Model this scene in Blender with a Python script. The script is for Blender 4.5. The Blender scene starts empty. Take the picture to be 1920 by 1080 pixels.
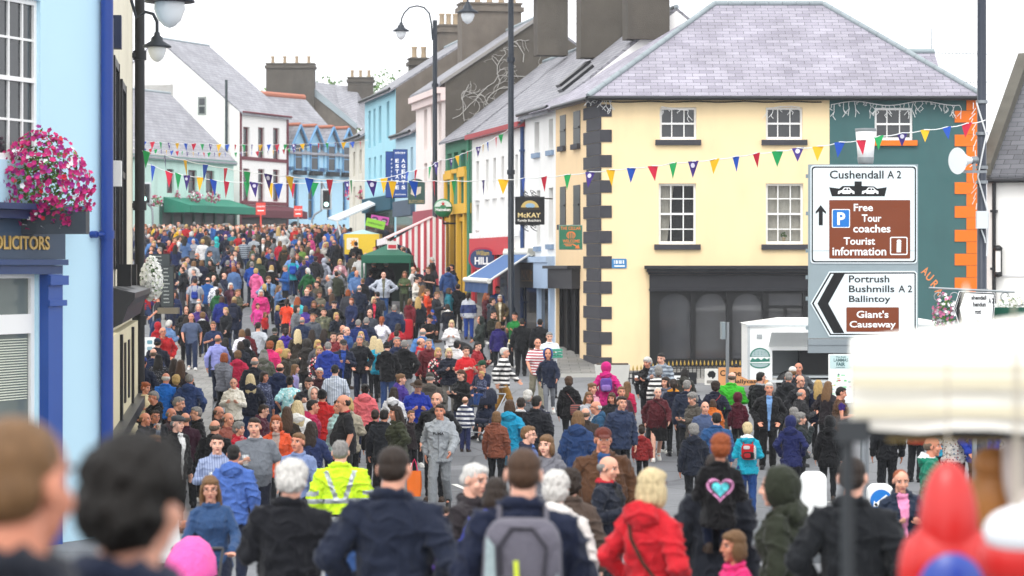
import bpy, bmesh, math, random
from mathutils import Vector, Matrix, noise
R = math.radians
random.seed(7)
SC = bpy.context.scene
COL = SC.collection
# ------------------------------------------------------------------ camera
F = 5000.0            # focal length in pixels of the 1920 wide photograph
ZC = 5.0
cam = bpy.data.cameras.new('camera'); camo = bpy.data.objects.new('camera', cam); COL.objects.link(camo)
camo.location = (0, 0, ZC); camo.rotation_euler = (R(90), 0, 0)
cam.sensor_width = 36; cam.lens = 36 * F / 1920; cam.shift_y = -40 / 1920
cam.clip_start = 0.5; cam.clip_end = 3000
cam.dof.use_dof = True; cam.dof.focus_distance = 52; cam.dof.aperture_fstop = 2.9
SC.camera = camo
# ------------------------------------------------------------------ world, sun, exposure
SUN_EL, SUN_ROT = R(52), R(200)
w = bpy.data.worlds.new('World'); SC.world = w; w.use_nodes = True
nt = w.node_tree; bg = nt.nodes['Background']
sky = nt.nodes.new('ShaderNodeTexSky'); sky.sky_type = 'NISHITA'; sky.sun_disc = False
sky.sun_elevation = SUN_EL; sky.sun_rotation = SUN_ROT; sky.dust_density = 8; sky.air_density = 1.0
hs = nt.nodes.new('ShaderNodeHueSaturation'); hs.inputs['Saturation'].default_value = 0.10
nt.links.new(sky.outputs[0], hs.inputs['Color'])
_tc = nt.nodes.new('ShaderNodeTexCoord'); _cn = nt.nodes.new('ShaderNodeTexNoise'); _cn.inputs['Scale'].default_value = 2.2; _cn.inputs['Detail'].default_value = 6
nt.links.new(_tc.outputs['Generated'], _cn.inputs['Vector'])
_cr = nt.nodes.new('ShaderNodeValToRGB'); _cr.color_ramp.elements[0].position = .3; _cr.color_ramp.elements[1].position = .7   # overcast cloud layer
_cr.color_ramp.elements[0].color = (8.2, 8.4, 8.8, 1); _cr.color_ramp.elements[1].color = (9.6, 9.6, 9.7, 1)
nt.links.new(_cn.outputs[0], _cr.inputs[0])
_mx = nt.nodes.new('ShaderNodeMix'); _mx.data_type = 'RGBA'; _mx.inputs[0].default_value = .85
nt.links.new(hs.outputs[0], _mx.inputs[6]); nt.links.new(_cr.outputs[0], _mx.inputs[7]); nt.links.new(_mx.outputs[2], bg.inputs[0])
bg.inputs[1].default_value = 0.15
sl = bpy.data.lights.new('sun', 'SUN'); sl.energy = 0.8; sl.angle = R(25); sl.color = (1, .97, .92)
so = bpy.data.objects.new('sun', sl); COL.objects.link(so)
_d = Vector((math.sin(SUN_ROT) * math.cos(SUN_EL), math.cos(SUN_ROT) * math.cos(SUN_EL), math.sin(SUN_EL)))
so.rotation_euler = _d.to_track_quat('Z', 'Y').to_euler(); so.location = (0, -30, 60)
SC.view_settings.view_transform = 'Standard'; SC.view_settings.look = 'None'
SC.view_settings.gamma = 1; SC.view_settings.exposure = 0.62
SC.cycles.max_bounces = 5; SC.cycles.diffuse_bounces = 3; SC.cycles.glossy_bounces = 2
SC.cycles.use_denoising = True
# ------------------------------------------------------------------ places
def P(px, py, s):      # photograph pixel and scale (pixels per metre) -> place
    return Vector(((px - 960) / s, F / s, ZC + (500 - py) / s))
_G = [(-20, 3.1), (4.5, 2.97), (12.5, 2.4), (20, 1.9), (28, 1.5), (44, 0.98), (50, 0.88), (56, 0.96), (62, 1.24), (68, 1.45), (76, 1.6), (83, 1.74),
      (95, 2.62), (106, 3.6), (117, 4.5), (128, 5.15), (145, 5.55), (170, 5.95), (200, 6.35), (260, 7.0), (420, 8)]
def g(y):
    if y <= _G[0][0]: return _G[0][1]
    for i in range(len(_G) - 1):
        (x0, z0), (x1, z1) = _G[i], _G[i + 1]
        if y <= x1:
            zm, xm = (_G[i-1][1], _G[i-1][0]) if i else (z0, x0)
            zp, xp = (_G[i+2][1], _G[i+2][0]) if i + 2 < len(_G) else (z1, x1)
            h = x1 - x0; t = (y - x0) / h
            m0 = (z1 - zm) / max(x1 - xm, 1e-6) * h; m1 = (zp - z0) / max(xp - x0, 1e-6) * h
            return ((2*t**3-3*t*t+1)*z0 + (t**3-2*t*t+t)*m0 + (-2*t**3+3*t*t)*z1 + (t**3-t*t)*m1)
    return _G[-1][1]
# ------------------------------------------------------------------ materials
def C(h):
    if not isinstance(h, str): return tuple(h) + (1,)
    c = [int(h[i:i+2], 16) / 255 for i in (0, 2, 4)]
    return tuple((x / 12.92 if x <= .04045 else ((x + .055) / 1.055) ** 2.4) for x in c) + (1,)
_MC = {}
def M(col, rough=.7, var=.12, scale=2.0, bump=0.0, bscale=40.0, metal=0.0, spec=.35, dirt=0.0, alpha=1.0, emit=0.0, sheen=0.0):
    key = (str(col), rough, var, scale, bump, bscale, metal, spec, dirt, alpha, emit, sheen)
    if key in _MC: return _MC[key]
    m = bpy.data.materials.new('paint'); m.use_nodes = True; _MC[key] = m
    n = m.node_tree.nodes; l = m.node_tree.links; b = n['Principled BSDF']
    c = C(col)
    b.inputs['Roughness'].default_value = rough; b.inputs['Metallic'].default_value = metal
    b.inputs['Specular IOR Level'].default_value = spec
    if sheen: b.inputs['Sheen Weight'].default_value = sheen
    tc = n.new('ShaderNodeTexCoord')
    if var > 0:
        t = n.new('ShaderNodeTexNoise'); t.inputs['Scale'].default_value = scale; t.inputs['Detail'].default_value = 5
        l.new(tc.outputs['Object'], t.inputs['Vector'])
        mx = n.new('ShaderNodeMix'); mx.data_type = 'RGBA'
        mx.inputs[6].default_value = tuple(x * (1 - var) for x in c[:3]) + (1,)
        mx.inputs[7].default_value = tuple(min(1, x * (1 + var)) for x in c[:3]) + (1,)
        l.new(t.outputs[0], mx.inputs[0]); out = mx.outputs[2]
        if dirt:
            t2 = n.new('ShaderNodeTexNoise'); t2.inputs['Scale'].default_value = .6; t2.inputs['Detail'].default_value = 8
            mp = n.new('ShaderNodeMapping'); mp.inputs['Scale'].default_value = (2.2, 2.2, .5)
            l.new(tc.outputs['Object'], mp.inputs[0]); l.new(mp.outputs[0], t2.inputs['Vector'])
            rp = n.new('ShaderNodeValToRGB'); rp.color_ramp.elements[0].position = .5; rp.color_ramp.elements[1].position = .78
            rp.color_ramp.elements[1].color = (dirt, dirt, dirt, 1)
            l.new(t2.outputs[0], rp.inputs[0])
            m2 = n.new('ShaderNodeMix'); m2.data_type = 'RGBA'
            m2.inputs[7].default_value = tuple(x * .35 + .02 for x in c[:3]) + (1,)
            l.new(out, m2.inputs[6]); l.new(rp.outputs[0], m2.inputs[0]); out = m2.outputs[2]
        l.new(out, b.inputs['Base Color'])
    else: b.inputs['Base Color'].default_value = c
    if bump:
        t3 = n.new('ShaderNodeTexNoise'); t3.inputs['Scale'].default_value = bscale; t3.inputs['Detail'].default_value = 4
        l.new(tc.outputs['Object'], t3.inputs['Vector'])
        bp = n.new('ShaderNodeBump'); bp.inputs['Strength'].default_value = bump; bp.inputs['Distance'].default_value = .02
        l.new(t3.outputs[0], bp.inputs['Height']); l.new(bp.outputs[0], b.inputs['Normal'])
    if alpha < 1: b.inputs['Alpha'].default_value = alpha
    if emit:
        b.inputs['Emission Color'].default_value = c; b.inputs['Emission Strength'].default_value = emit
    return m
def BRICK(c1, c2, mortar, bw, bh, ms=.01, rough=.65, bump=.4, off=.5, stain=.0):
    m = bpy.data.materials.new('courses'); m.use_nodes = True
    n = m.node_tree.nodes; l = m.node_tree.links; b = n['Principled BSDF']
    uv = n.new('ShaderNodeUVMap'); t = n.new('ShaderNodeTexBrick'); l.new(uv.outputs[0], t.inputs['Vector'])
    t.inputs['Color1'].default_value = C(c1); t.inputs['Color2'].default_value = C(c2); t.inputs['Mortar'].default_value = C(mortar)
    t.inputs['Scale'].default_value = 1; t.inputs['Brick Width'].default_value = bw; t.inputs['Row Height'].default_value = bh
    t.inputs['Mortar Size'].default_value = ms; t.inputs['Mortar Smooth'].default_value = .1; t.inputs['Bias'].default_value = 0; t.offset = off
    tc = n.new('ShaderNodeTexCoord'); nz = n.new('ShaderNodeTexNoise'); nz.inputs['Scale'].default_value = .9; nz.inputs['Detail'].default_value = 7
    l.new(tc.outputs['Object'], nz.inputs['Vector'])
    mx = n.new('ShaderNodeMix'); mx.data_type = 'RGBA'; mx.blend_type = 'MULTIPLY'; mx.inputs[0].default_value = 1
    rp = n.new('ShaderNodeValToRGB'); rp.color_ramp.elements[0].position = .3; rp.color_ramp.elements[1].position = .7
    rp.color_ramp.elements[0].color = (.72, .72, .72, 1); rp.color_ramp.elements[1].color = (1, 1, 1, 1)
    l.new(nz.outputs[0], rp.inputs[0]); l.new(t.outputs[0], mx.inputs[6]); l.new(rp.outputs[0], mx.inputs[7])
    l.new(mx.outputs[2], b.inputs['Base Color']); b.inputs['Roughness'].default_value = rough
    bp = n.new('ShaderNodeBump'); bp.inputs['Strength'].default_value = bump; bp.inputs['Distance'].default_value = .01
    iv = n.new('ShaderNodeMath'); iv.operation = 'SUBTRACT'; iv.inputs[0].default_value = 1
    l.new(t.outputs['Fac'], iv.inputs[1]); l.new(iv.outputs[0], bp.inputs['Height']); l.new(bp.outputs[0], b.inputs['Normal'])
    return m
def STRIPE(c1, c2, period, axis=2, duty=.5, rough=.8, phase=0.0):
    m = bpy.data.materials.new('stripes'); m.use_nodes = True
    n = m.node_tree.nodes; l = m.node_tree.links; b = n['Principled BSDF']; b.inputs['Roughness'].default_value = rough
    tc = n.new('ShaderNodeTexCoord'); sp = n.new('ShaderNodeSeparateXYZ'); l.new(tc.outputs['Object'], sp.inputs[0])
    a = n.new('ShaderNodeMath'); a.operation = 'MULTIPLY_ADD'; a.inputs[1].default_value = 1 / period; a.inputs[2].default_value = phase + 100
    l.new(sp.outputs[axis], a.inputs[0]); f = n.new('ShaderNodeMath'); f.operation = 'FRACT'; l.new(a.outputs[0], f.inputs[0])
    k = n.new('ShaderNodeMath'); k.operation = 'LESS_THAN'; k.inputs[1].default_value = duty; l.new(f.outputs[0], k.inputs[0])
    mx = n.new('ShaderNodeMix'); mx.data_type = 'RGBA'; mx.inputs[6].default_value = C(c1); mx.inputs[7].default_value = C(c2)
    l.new(k.outputs[0], mx.inputs[0]); l.new(mx.outputs[2], b.inputs['Base Color'])
    return m
def SPOT(base, cols, scale=14, thr=.32, rough=.8):
    m = bpy.data.materials.new('print'); m.use_nodes = True
    n = m.node_tree.nodes; l = m.node_tree.links; b = n['Principled BSDF']; b.inputs['Roughness'].default_value = rough
    tc = n.new('ShaderNodeTexCoord'); v = n.new('ShaderNodeTexVoronoi'); v.inputs['Scale'].default_value = scale
    l.new(tc.outputs['Object'], v.inputs['Vector'])
    rp = n.new('ShaderNodeValToRGB'); rp.color_ramp.interpolation = 'CONSTANT'
    el = rp.color_ramp.elements
    el[0].color = C(cols[0]); el[0].position = 0; el[1].color = C(cols[-1]); el[1].position = .66
    if len(cols) > 2: e = el.new(.33); e.color = C(cols[1])
    sp = n.new('ShaderNodeSeparateColor'); l.new(v.outputs['Color'], sp.inputs[0]); l.new(sp.outputs[0], rp.inputs[0])
    k = n.new('ShaderNodeMath'); k.operation = 'LESS_THAN'; k.inputs[1].default_value = thr; l.new(v.outputs['Distance'], k.inputs[0])
    mx = n.new('ShaderNodeMix'); mx.data_type = 'RGBA'; mx.inputs[6].default_value = C(base)
    l.new(k.outputs[0], mx.inputs[0]); l.new(rp.outputs[0], mx.inputs[7]); l.new(mx.outputs[2], b.inputs['Base Color'])
    return m
# ------------------------------------------------------------------ mesh builder
class MB:
    def __init__(s): s.v = []; s.f = []; s.m = []; s.sm = []
    def add(s, vs, fs, mi=0, smooth=False):
        o = len(s.v); s.v += [tuple(x) for x in vs]
        for f in fs: s.f.append(tuple(i + o for i in f)); s.m.append(mi); s.sm.append(smooth)
    def poly(s, pts, mi=0): s.add(pts, [tuple(range(len(pts)))], mi)
    def box(s, x0, x1, y0, y1, z0, z1, mi=0):
        v = [(x, y, z) for z in (z0, z1) for y in (y0, y1) for x in (x0, x1)]
        s.add(v, [(0,2,3,1),(4,5,7,6),(0,1,5,4),(2,6,7,3),(0,4,6,2),(1,3,7,5)], mi)
    def obox(s, c, ax, ay, az, mi=0):
        c, ax, ay, az = map(Vector, (c, ax, ay, az))
        v = [c + ax*i + ay*j + az*k for k in (-1,1) for j in (-1,1) for i in (-1,1)]
        s.add(v, [(0,2,3,1),(4,5,7,6),(0,1,5,4),(2,6,7,3),(0,4,6,2),(1,3,7,5)], mi)
    def prism(s, pts, y0, y1, mi=0, back=True):   # outline in x,z extruded along y
        n = len(pts); ar = sum(pts[i][0]*pts[(i+1)%n][1] - pts[(i+1)%n][0]*pts[i][1] for i in range(n))
        if ar < 0: pts = pts[::-1]
        v = [(x, y0, z) for x, z in pts] + [(x, y1, z) for x, z in pts]
        f = [tuple(range(n))] + ([tuple(range(2*n-1, n-1, -1))] if back else [])
        f += [(i, i+n, (i+1) % n + n, (i+1) % n) for i in range(n)]
        s.add(v, f, mi)
    def xprism(s, pts, x0, x1, mi=0):             # outline in y,z extruded along x
        n = len(pts); v = [(x0, y, z) for y, z in pts] + [(x1, y, z) for y, z in pts]
        s.add(v, [tuple(range(n))[::-1], tuple(range(n, 2*n))] + [(i, (i+1) % n, (i+1) % n + n, i+n) for i in range(n)], mi)
    def tube(s, pts, r, n=8, mi=0, cap=True, flat=1.0):
        pts = [Vector(p) for p in pts]; k = len(pts); rs = r if isinstance(r, (list, tuple)) else [r] * k
        vs = []; up = None
        for i, p in enumerate(pts):
            d = (pts[min(i+1, k-1)] - pts[max(i-1, 0)]).normalized()
            if up is None: up = d.orthogonal().normalized()
            else: up = (up - d * up.dot(d)); up = up.normalized() if up.length > 1e-6 else d.orthogonal().normalized()
            sd = d.cross(up)
            vs += [p + (up * math.cos(a) + sd * math.sin(a) * flat) * rs[i] for a in (2 * math.pi * j / n for j in range(n))]
        fs = [(i*n+j, i*n+(j+1) % n, (i+1)*n+(j+1) % n, (i+1)*n+j) for i in range(k-1) for j in range(n)]
        s.add(vs, fs, mi, True)
        if cap:
            s.add(vs[:n], [tuple(range(n))[::-1]], mi); s.add(vs[-n:], [tuple(range(n))], mi)
    def lathe(s, prof, c=(0, 0, 0), n=16, mi=0, smooth=True):
        vs = [(c[0] + r*math.cos(2*math.pi*j/n), c[1] + r*math.sin(2*math.pi*j/n), c[2] + z) for r, z in prof for j in range(n)]
        k = len(prof)
        s.add(vs, [(i*n+j, i*n+(j+1) % n, (i+1)*n+(j+1) % n, (i+1)*n+j) for i in range(k-1) for j in range(n)], mi, smooth)
        if prof[0][0] > 1e-4: s.add(vs[:n], [tuple(range(n))[::-1]], mi)
        if prof[-1][0] > 1e-4: s.add(vs[-n:], [tuple(range(n))], mi)
    def ell(s, c, r, n=12, m=8, mi=0, rot=None):
        c = Vector(c); vs = []
        for i in range(1, m):
            t = math.pi * i / m
            for j in range(n):
                a = 2 * math.pi * j / n
                p = Vector((r[0]*math.sin(t)*math.cos(a), r[1]*math.sin(t)*math.sin(a), r[2]*math.cos(t)))
                vs.append(c + (rot @ p if rot else p))
        z = Vector((0, 0, r[2])); z = rot @ z if rot else z
        vs += [c + z, c - z]; T, B = len(vs)-2, len(vs)-1
        fs = [(i*n+j, (i+1)*n+j, (i+1)*n+(j+1) % n, i*n+(j+1) % n) for i in range(m-2) for j in range(n)]
        fs += [(T, j, (j+1) % n) for j in range(n)] + [(B, (m-2)*n+(j+1) % n, (m-2)*n+j) for j in range(n)]
        s.add(vs, fs, mi, True)
    def mesh(s, name, mats):
        me = bpy.data.meshes.new(name); me.from_pydata(s.v, [], s.f)
        for m in mats: me.materials.append(m)
        if len(mats) > 1: me.polygons.foreach_set('material_index', s.m)
        me.polygons.foreach_set('use_smooth', s.sm)
        uv = me.uv_layers.new(name='UVMap').data; co = me.vertices
        for p in me.polygons:
            nn = p.normal; u = Vector((-nn.y, nn.x, 0))
            u = u.normalized() if u.length > 1e-4 else Vector((1, 0, 0)); v = nn.cross(u)
            for li in p.loop_indices:
                q = co[me.loops[li].vertex_index].co; uv[li].uv = (q.dot(u), q.dot(v))
        me.update(); return me
    def build(s, name, mats, parent=None, loc=None, rot=None, bevel=0):
        if not isinstance(mats, (list, tuple)): mats = [mats]
        o = bpy.data.objects.new(name, s.mesh(name, mats)); COL.objects.link(o)
        if parent: o.parent = parent
        if loc is not None: o.location = loc
        if rot is not None: o.rotation_euler = rot
        if bevel:
            b = o.modifiers.new('bevel', 'BEVEL'); b.width = bevel; b.segments = 2; b.limit_method = 'ANGLE'
        return o
def tag(o, label=None, cat=None, group=None, kind=None):
    if label: o['label'] = label
    if cat: o['category'] = cat
    if group: o['group'] = group
    if kind: o['kind'] = kind
    return o
def thing(name, label, cat, loc=(0, 0, 0), rz=0.0, group=None):
    o = bpy.data.objects.new(name, None); o.empty_display_size = .2; COL.objects.link(o)
    o.location = loc; o.rotation_euler = (0, 0, rz); return tag(o, label, cat, group)
def rrect(x0, z0, x1, z1, r, n=4):
    p = []
    for cx, cz, a0 in ((x1-r, z1-r, 0), (x0+r, z1-r, 90), (x0+r, z0+r, 180), (x1-r, z0+r, 270)):
        p += [(cx + r*math.cos(R(a0 + 90*i/n)), cz + r*math.sin(R(a0 + 90*i/n))) for i in range(n+1)]
    return p
_TX = {}
def textmesh(s, bold=0.0):
    k = (s, bold)
    if k not in _TX:
        c = bpy.data.curves.new('lettering', 'FONT'); c.body = s; c.extrude = .02; c.offset = bold; c.resolution_u = 3
        o = bpy.data.objects.new('lettering', c); COL.objects.link(o); bpy.context.view_layer.update()
        _TX[k] = bpy.data.meshes.new_from_object(o.evaluated_get(bpy.context.evaluated_depsgraph_get()))
        bpy.data.objects.remove(o); bpy.data.curves.remove(c)
    return _TX[k]
def text(s, x0, x1, z0, z1, y, mat, parent, name='lettering', bold=.012, depth=.004, shear=0.0, caps=None):
    """words fitted to a box in the parent's x,z plane, facing -y"""
    me = textmesh(s, bold).copy(); vs = me.vertices
    xs = [v.co.x for v in vs]; zs = [v.co.y for v in vs]; ax, bx, az, bz = min(xs), max(xs), min(zs), max(zs)
    for v in vs:
        X, Z, D = v.co; v.co = (x0 + (X-ax)/(bx-ax)*(x1-x0) + shear*(Z-az)/(bz-az)*(z1-z0), y - D/.02*depth/2 - depth/2, z0 + (Z-az)/(bz-az)*(z1-z0))
    me.materials.clear(); me.materials.append(mat)
    o = bpy.data.objects.new(name, me); COL.objects.link(o); o.parent = parent; return o
# common paints
WHITE = M('f0f0ee', .6, .04, 1.5, dirt=.12); WHITEF = M('f2f2f0', .45, .03); BLACK = M('17181a', .45, .15); BLACKW = M('26272c', .5, .2, 3)
DARKG = M('3a3d44', .5, .1); GLASS = M((.035, .04, .045), .06, .3, 1.2, spec=.6); GLASSD = M((.012, .013, .015), .08, .3, 1.0, spec=.5)
STEEL = M('8f9498', .4, .15, 6, metal=.7); LAMPB = M('1e2630', .4, .15, 5); SIGNGREY = M('7d888d', .5, .08)
SLATE = BRICK('aaa6b2', '918d9a', '4a484f', .45, .19, .008)
SLATE2 = BRICK('9a999f', '85858c', '55565a', .4, .22, .012)
CHIM = M('6d655c', .95, .35, 1.6, .6, 25, dirt=.5); CHIMD = M('57524b', .95, .3, 1.2, .6, 25, dirt=.6)
POT = M('a8957c', .8, .2); LEAD = M('98a3a8', .5, .15, 3); GUT = M('1c1e22', .4, .1)
# ------------------------------------------------------------------ ground
def asphalt():
    m = bpy.data.materials.new('asphalt'); m.use_nodes = True
    n = m.node_tree.nodes; l = m.node_tree.links; b = n['Principled BSDF']; b.inputs['Roughness'].default_value = .75
    tc = n.new('ShaderNodeTexCoord')
    t = n.new('ShaderNodeTexNoise'); t.inputs['Scale'].default_value = .35; t.inputs['Detail'].default_value = 9
    t2 = n.new('ShaderNodeTexNoise'); t2.inputs['Scale'].default_value = 30; t2.inputs['Detail'].default_value = 3
    for k in (t, t2): l.new(tc.outputs['Object'], k.inputs['Vector'])
    r = n.new('ShaderNodeValToRGB'); r.color_ramp.elements[0].position = .3; r.color_ramp.elements[0].color = (.17, .178, .19, 1)
    r.color_ramp.elements[1].position = .7; r.color_ramp.elements[1].color = (.30, .31, .325, 1)
    l.new(t.outputs[0], r.inputs[0])
    mx = n.new('ShaderNodeMix'); mx.data_type = 'RGBA'; mx.blend_type = 'MULTIPLY'; mx.inputs[0].default_value = .6
    l.new(r.outputs[0], mx.inputs[6]); l.new(t2.outputs[0], mx.inputs[7])
    vo = n.new('ShaderNodeTexVoronoi'); vo.feature = 'DISTANCE_TO_EDGE'; vo.inputs['Scale'].default_value = .42; wn = n.new('ShaderNodeMix'); wn.data_type = 'VECTOR'; wn.inputs[0].default_value = .12
    l.new(tc.outputs['Object'], wn.inputs[4]); l.new(t.outputs[1], wn.inputs[5]); l.new(wn.outputs[1], vo.inputs['Vector'])   # cracks and reinstated trenches
    ck = n.new('ShaderNodeValToRGB'); ck.color_ramp.elements[0].color = (.45, .45, .45, 1); ck.color_ramp.elements[1].position = .018; l.new(vo.outputs['Distance'], ck.inputs[0])
    v2 = n.new('ShaderNodeTexVoronoi'); v2.inputs['Scale'].default_value = .16; l.new(tc.outputs['Object'], v2.inputs['Vector']); sc_ = n.new('ShaderNodeSeparateColor'); l.new(v2.outputs['Color'], sc_.inputs[0])
    pr = n.new('ShaderNodeValToRGB'); pr.color_ramp.elements[0].color = (.68, .68, .7, 1); pr.color_ramp.elements[1].position = .8; l.new(sc_.outputs[0], pr.inputs[0])
    m3 = n.new('ShaderNodeMix'); m3.data_type = 'RGBA'; m3.blend_type = 'MULTIPLY'; m3.inputs[0].default_value = 1; l.new(mx.outputs[2], m3.inputs[6]); l.new(ck.outputs[0], m3.inputs[7])
    m4 = n.new('ShaderNodeMix'); m4.data_type = 'RGBA'; m4.blend_type = 'MULTIPLY'; m4.inputs[0].default_value = 1; l.new(m3.outputs[2], m4.inputs[6]); l.new(pr.outputs[0], m4.inputs[7]); l.new(m4.outputs[2], b.inputs['Base Color'])
    bp = n.new('ShaderNodeBump'); bp.inputs['Strength'].default_value = .3; bp.inputs['Distance'].default_value = .01
    l.new(t2.outputs[0], bp.inputs['Height']); l.new(bp.outputs[0], b.inputs['Normal']); return m
def sheet(name, edge0, edge1, y0, y1, step, dz, mat, nx=1):
    b = MB(); ys = [y0 + (y1-y0)*i/max(1, round((y1-y0)/step)) for i in range(max(1, round((y1-y0)/step))+1)]
    vs = []
    for y in ys:
        a, c = edge0(y), edge1(y)
        vs += [(a + (c-a)*j/nx, y, g(y) + dz) for j in range(nx+1)]
    fs = [(i*(nx+1)+j, i*(nx+1)+j+1, (i+1)*(nx+1)+j+1, (i+1)*(nx+1)+j) for i in range(len(ys)-1) for j in range(nx)]
    b.add(vs, fs, 0, True); return tag(b.build(name, mat), kind='structure')
sheet('ground', lambda y: -600, lambda y: 600, -40, 2400, 2.5, -.004, asphalt(), 8)
RX = lambda y: 2.77 - .2*(y - 83.3)          # right hand facade line
def LX(y): return -6.25 - .1087*(y - 39.6)      # left hand facade line
PAV = BRICK('8f8d88', '7d7c78', '5c5b58', .6, .6, .015, .8, .2)
def kerbed(name, e0, e1, y0, y1):
    b = MB(); ys = [y0 + (y1-y0)*i/20 for i in range(21)]
    for i in range(20):
        a, c = ys[i], ys[i+1]
        q = [(e0(a), a, g(a)+.12), (e1(a), a, g(a)+.12), (e1(c), c, g(c)+.12), (e0(c), c, g(c)+.12)]
        b.poly(q, 0)
        for e, flip in ((e0, 0), (e1, 1)):
            k = [(e(a), a, g(a)-.1), (e(a), a, g(a)+.12), (e(c), c, g(c)+.12), (e(c), c, g(c)-.1)]
            b.poly(k[::-1] if flip else k, 1)
    a = ys[0]; b.poly([(e0(a), a, g(a)-.1), (e1(a), a, g(a)-.1), (e1(a), a, g(a)+.12), (e0(a), a, g(a)+.12)], 1)
    return tag(b.build(name, [PAV, M('b5b3ad', .8, .15, 3)]), kind='structure')
kerbed('pavement', lambda y: RX(y)-2.0, lambda y: RX(y)+.3, 80.5, 140)
kerbed('pavement', lambda y: 4.5, lambda y: 24, 77.5, 84)
kerbed('pavement', lambda y: LX(y)-.5, lambda y: LX(y)+1.7, 58, 120)
PAINT = M('d8d8d2', .7, .25, 8)
def dash(pts, wd, y):
    b = MB()
    for (x0, y0, x1, y1) in pts:
        d = Vector((x1-x0, y1-y0)).normalized(); nx, ny = -d.y*wd, d.x*wd
        b.poly([(x0-nx, y0-ny, g(y0)+.004), (x1-nx, y1-ny, g(y1)+.004), (x1+nx, y1+ny, g(y1)+.004), (x0+nx, y0+ny, g(y0)+.004)][::-1])
    return tag(b.build('road_marking', PAINT), kind='structure')
dash([(-1.1 + .55*i, 50.5 - 2.6*i, -1.1 + .55*i + .35, 50.5 - 2.6*i - 1.7) for i in range(4)], .06, 0)
dash([(3.0 + i*1.6, 45.5 + i*.4, 4.1 + i*1.6, 45.8 + i*.4) for i in range(4)], .06, 0)
dash([(-8.2, 71, -8.0, 72.4), (-7.2, 69, -6.4, 69.1), (-9, 78, -8.8, 80)], .06, 0)
# ------------------------------------------------------------------ buildings
class Face:
    """a facade from a (left, seen from the street) to b; local x along it, local y into the building"""
    def __init__(s, name, label, a, b, z0, cat='building'):
        s.a = Vector(a); s.b = Vector(b); s.d = (s.b - s.a); s.L = s.d.length; s.d.normalize(); s.z0 = z0
        s.rz = math.atan2(s.d.y, s.d.x); s.n = Vector((-s.d.y, s.d.x))
        s.o = thing(name, label, cat, (s.a.x, s.a.y, z0), s.rz)
    def at(s, px, py, off=0.0):      # where the sight line through a photograph pixel meets the facade plane (offset along local y)
        q = s.a + s.n*off; r = Vector(((px-960)/F, 1.0))
        den = r.x*s.d.y - r.y*s.d.x; t = (q.x*s.d.y - q.y*s.d.x)/den
        p = r*t; return ((p - q).dot(s.d), ZC + (500-py)/F*t - s.z0)
    def rect(s, x0, x1, y0, y1, off=0.0):
        a = s.at(x0, y0, off)[0]; b = s.at(x1, y0, off)[0]; xm = (x0+x1)/2
        return min(a, b), max(a, b), s.at(xm, y1, off)[1], s.at(xm, y0, off)[1]
def wall_holes(b, x0, x1, z0, z1, holes, rev=.22, mi=0, y=0.0):
    xs = sorted({x0, x1, *[h[0] for h in holes], *[h[1] for h in holes]}); zs = sorted({z0, z1, *[h[2] for h in holes], *[h[3] for h in holes]})
    xs = [x for x in xs if x0-1e-6 <= x <= x1+1e-6]; zs = [z for z in zs if z0-1e-6 <= z <= z1+1e-6]
    for i in range(len(xs)-1):
        for j in range(len(zs)-1):
            cx, cz = (xs[i]+xs[i+1])/2, (zs[j]+zs[j+1])/2
            if any(h[0] < cx < h[1] and h[2] < cz < h[3] for h in holes): continue
            b.poly([(xs[i], y, zs[j]), (xs[i+1], y, zs[j]), (xs[i+1], y, zs[j+1]), (xs[i], y, zs[j+1])], mi)
    for a, c, d, e in holes:
        b.poly([(a, y, d), (a, y, e), (a, y+rev, e), (a, y+rev, d)], mi); b.poly([(c, y, e), (c, y, d), (c, y+rev, d), (c, y+rev, e)], mi)
        b.poly([(a, y, e), (c, y, e), (c, y+rev, e), (a, y+rev, e)], mi); b.poly([(c, y, d), (a, y, d), (a, y+rev, d), (c, y+rev, d)], mi)
def window(parent, h, cols=2, rows=2, fm=None, sill=None, rev=.16, glass=None, fw=.07, sd=.1, blind=None, sash=True):
    x0, x1, z0, z1 = h; fm = fm or WHITEF; b = MB(); y0, y1 = rev-.05, rev+.02
    b.box(x0, x0+fw, y0, y1, z0, z1); b.box(x1-fw, x1, y0, y1, z0, z1)
    b.box(x0+fw, x1-fw, y0, y1, z0, z0+fw*1.3); b.box(x0+fw, x1-fw, y0, y1, z1-fw, z1)
    if sash: b.box(x0+fw, x1-fw, y0-.015, y1, (z0+z1)/2-.03, (z0+z1)/2+.03)
    t = .016 if cols + rows > 3 else .025
    for i in range(1, cols): x = x0 + (x1-x0)*i/cols; b.box(x-t, x+t, y0+.01, y1-.003, z0+fw*1.3, z1-fw)
    for j in range(1, rows):
        z = z0 + (z1-z0)*j/rows
        if not (sash and abs(z-(z0+z1)/2) < .04): b.box(x0+fw, x1-fw, y0+.013, y1-.006, z-t, z+t)
    o = b.build('window', fm, parent)
    p = MB(); p.box(x0+.02, x1-.02, y1-.03, y1+.005, z0+.02, z1-.02); p.build('pane', glass or GLASS, o)
    if sill:
        q = MB(); q.box(x0-.14, x1+.14, -sd, rev-.052, z0-.17, z0-.003); q.build('sill', sill, o)
    return o
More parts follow.
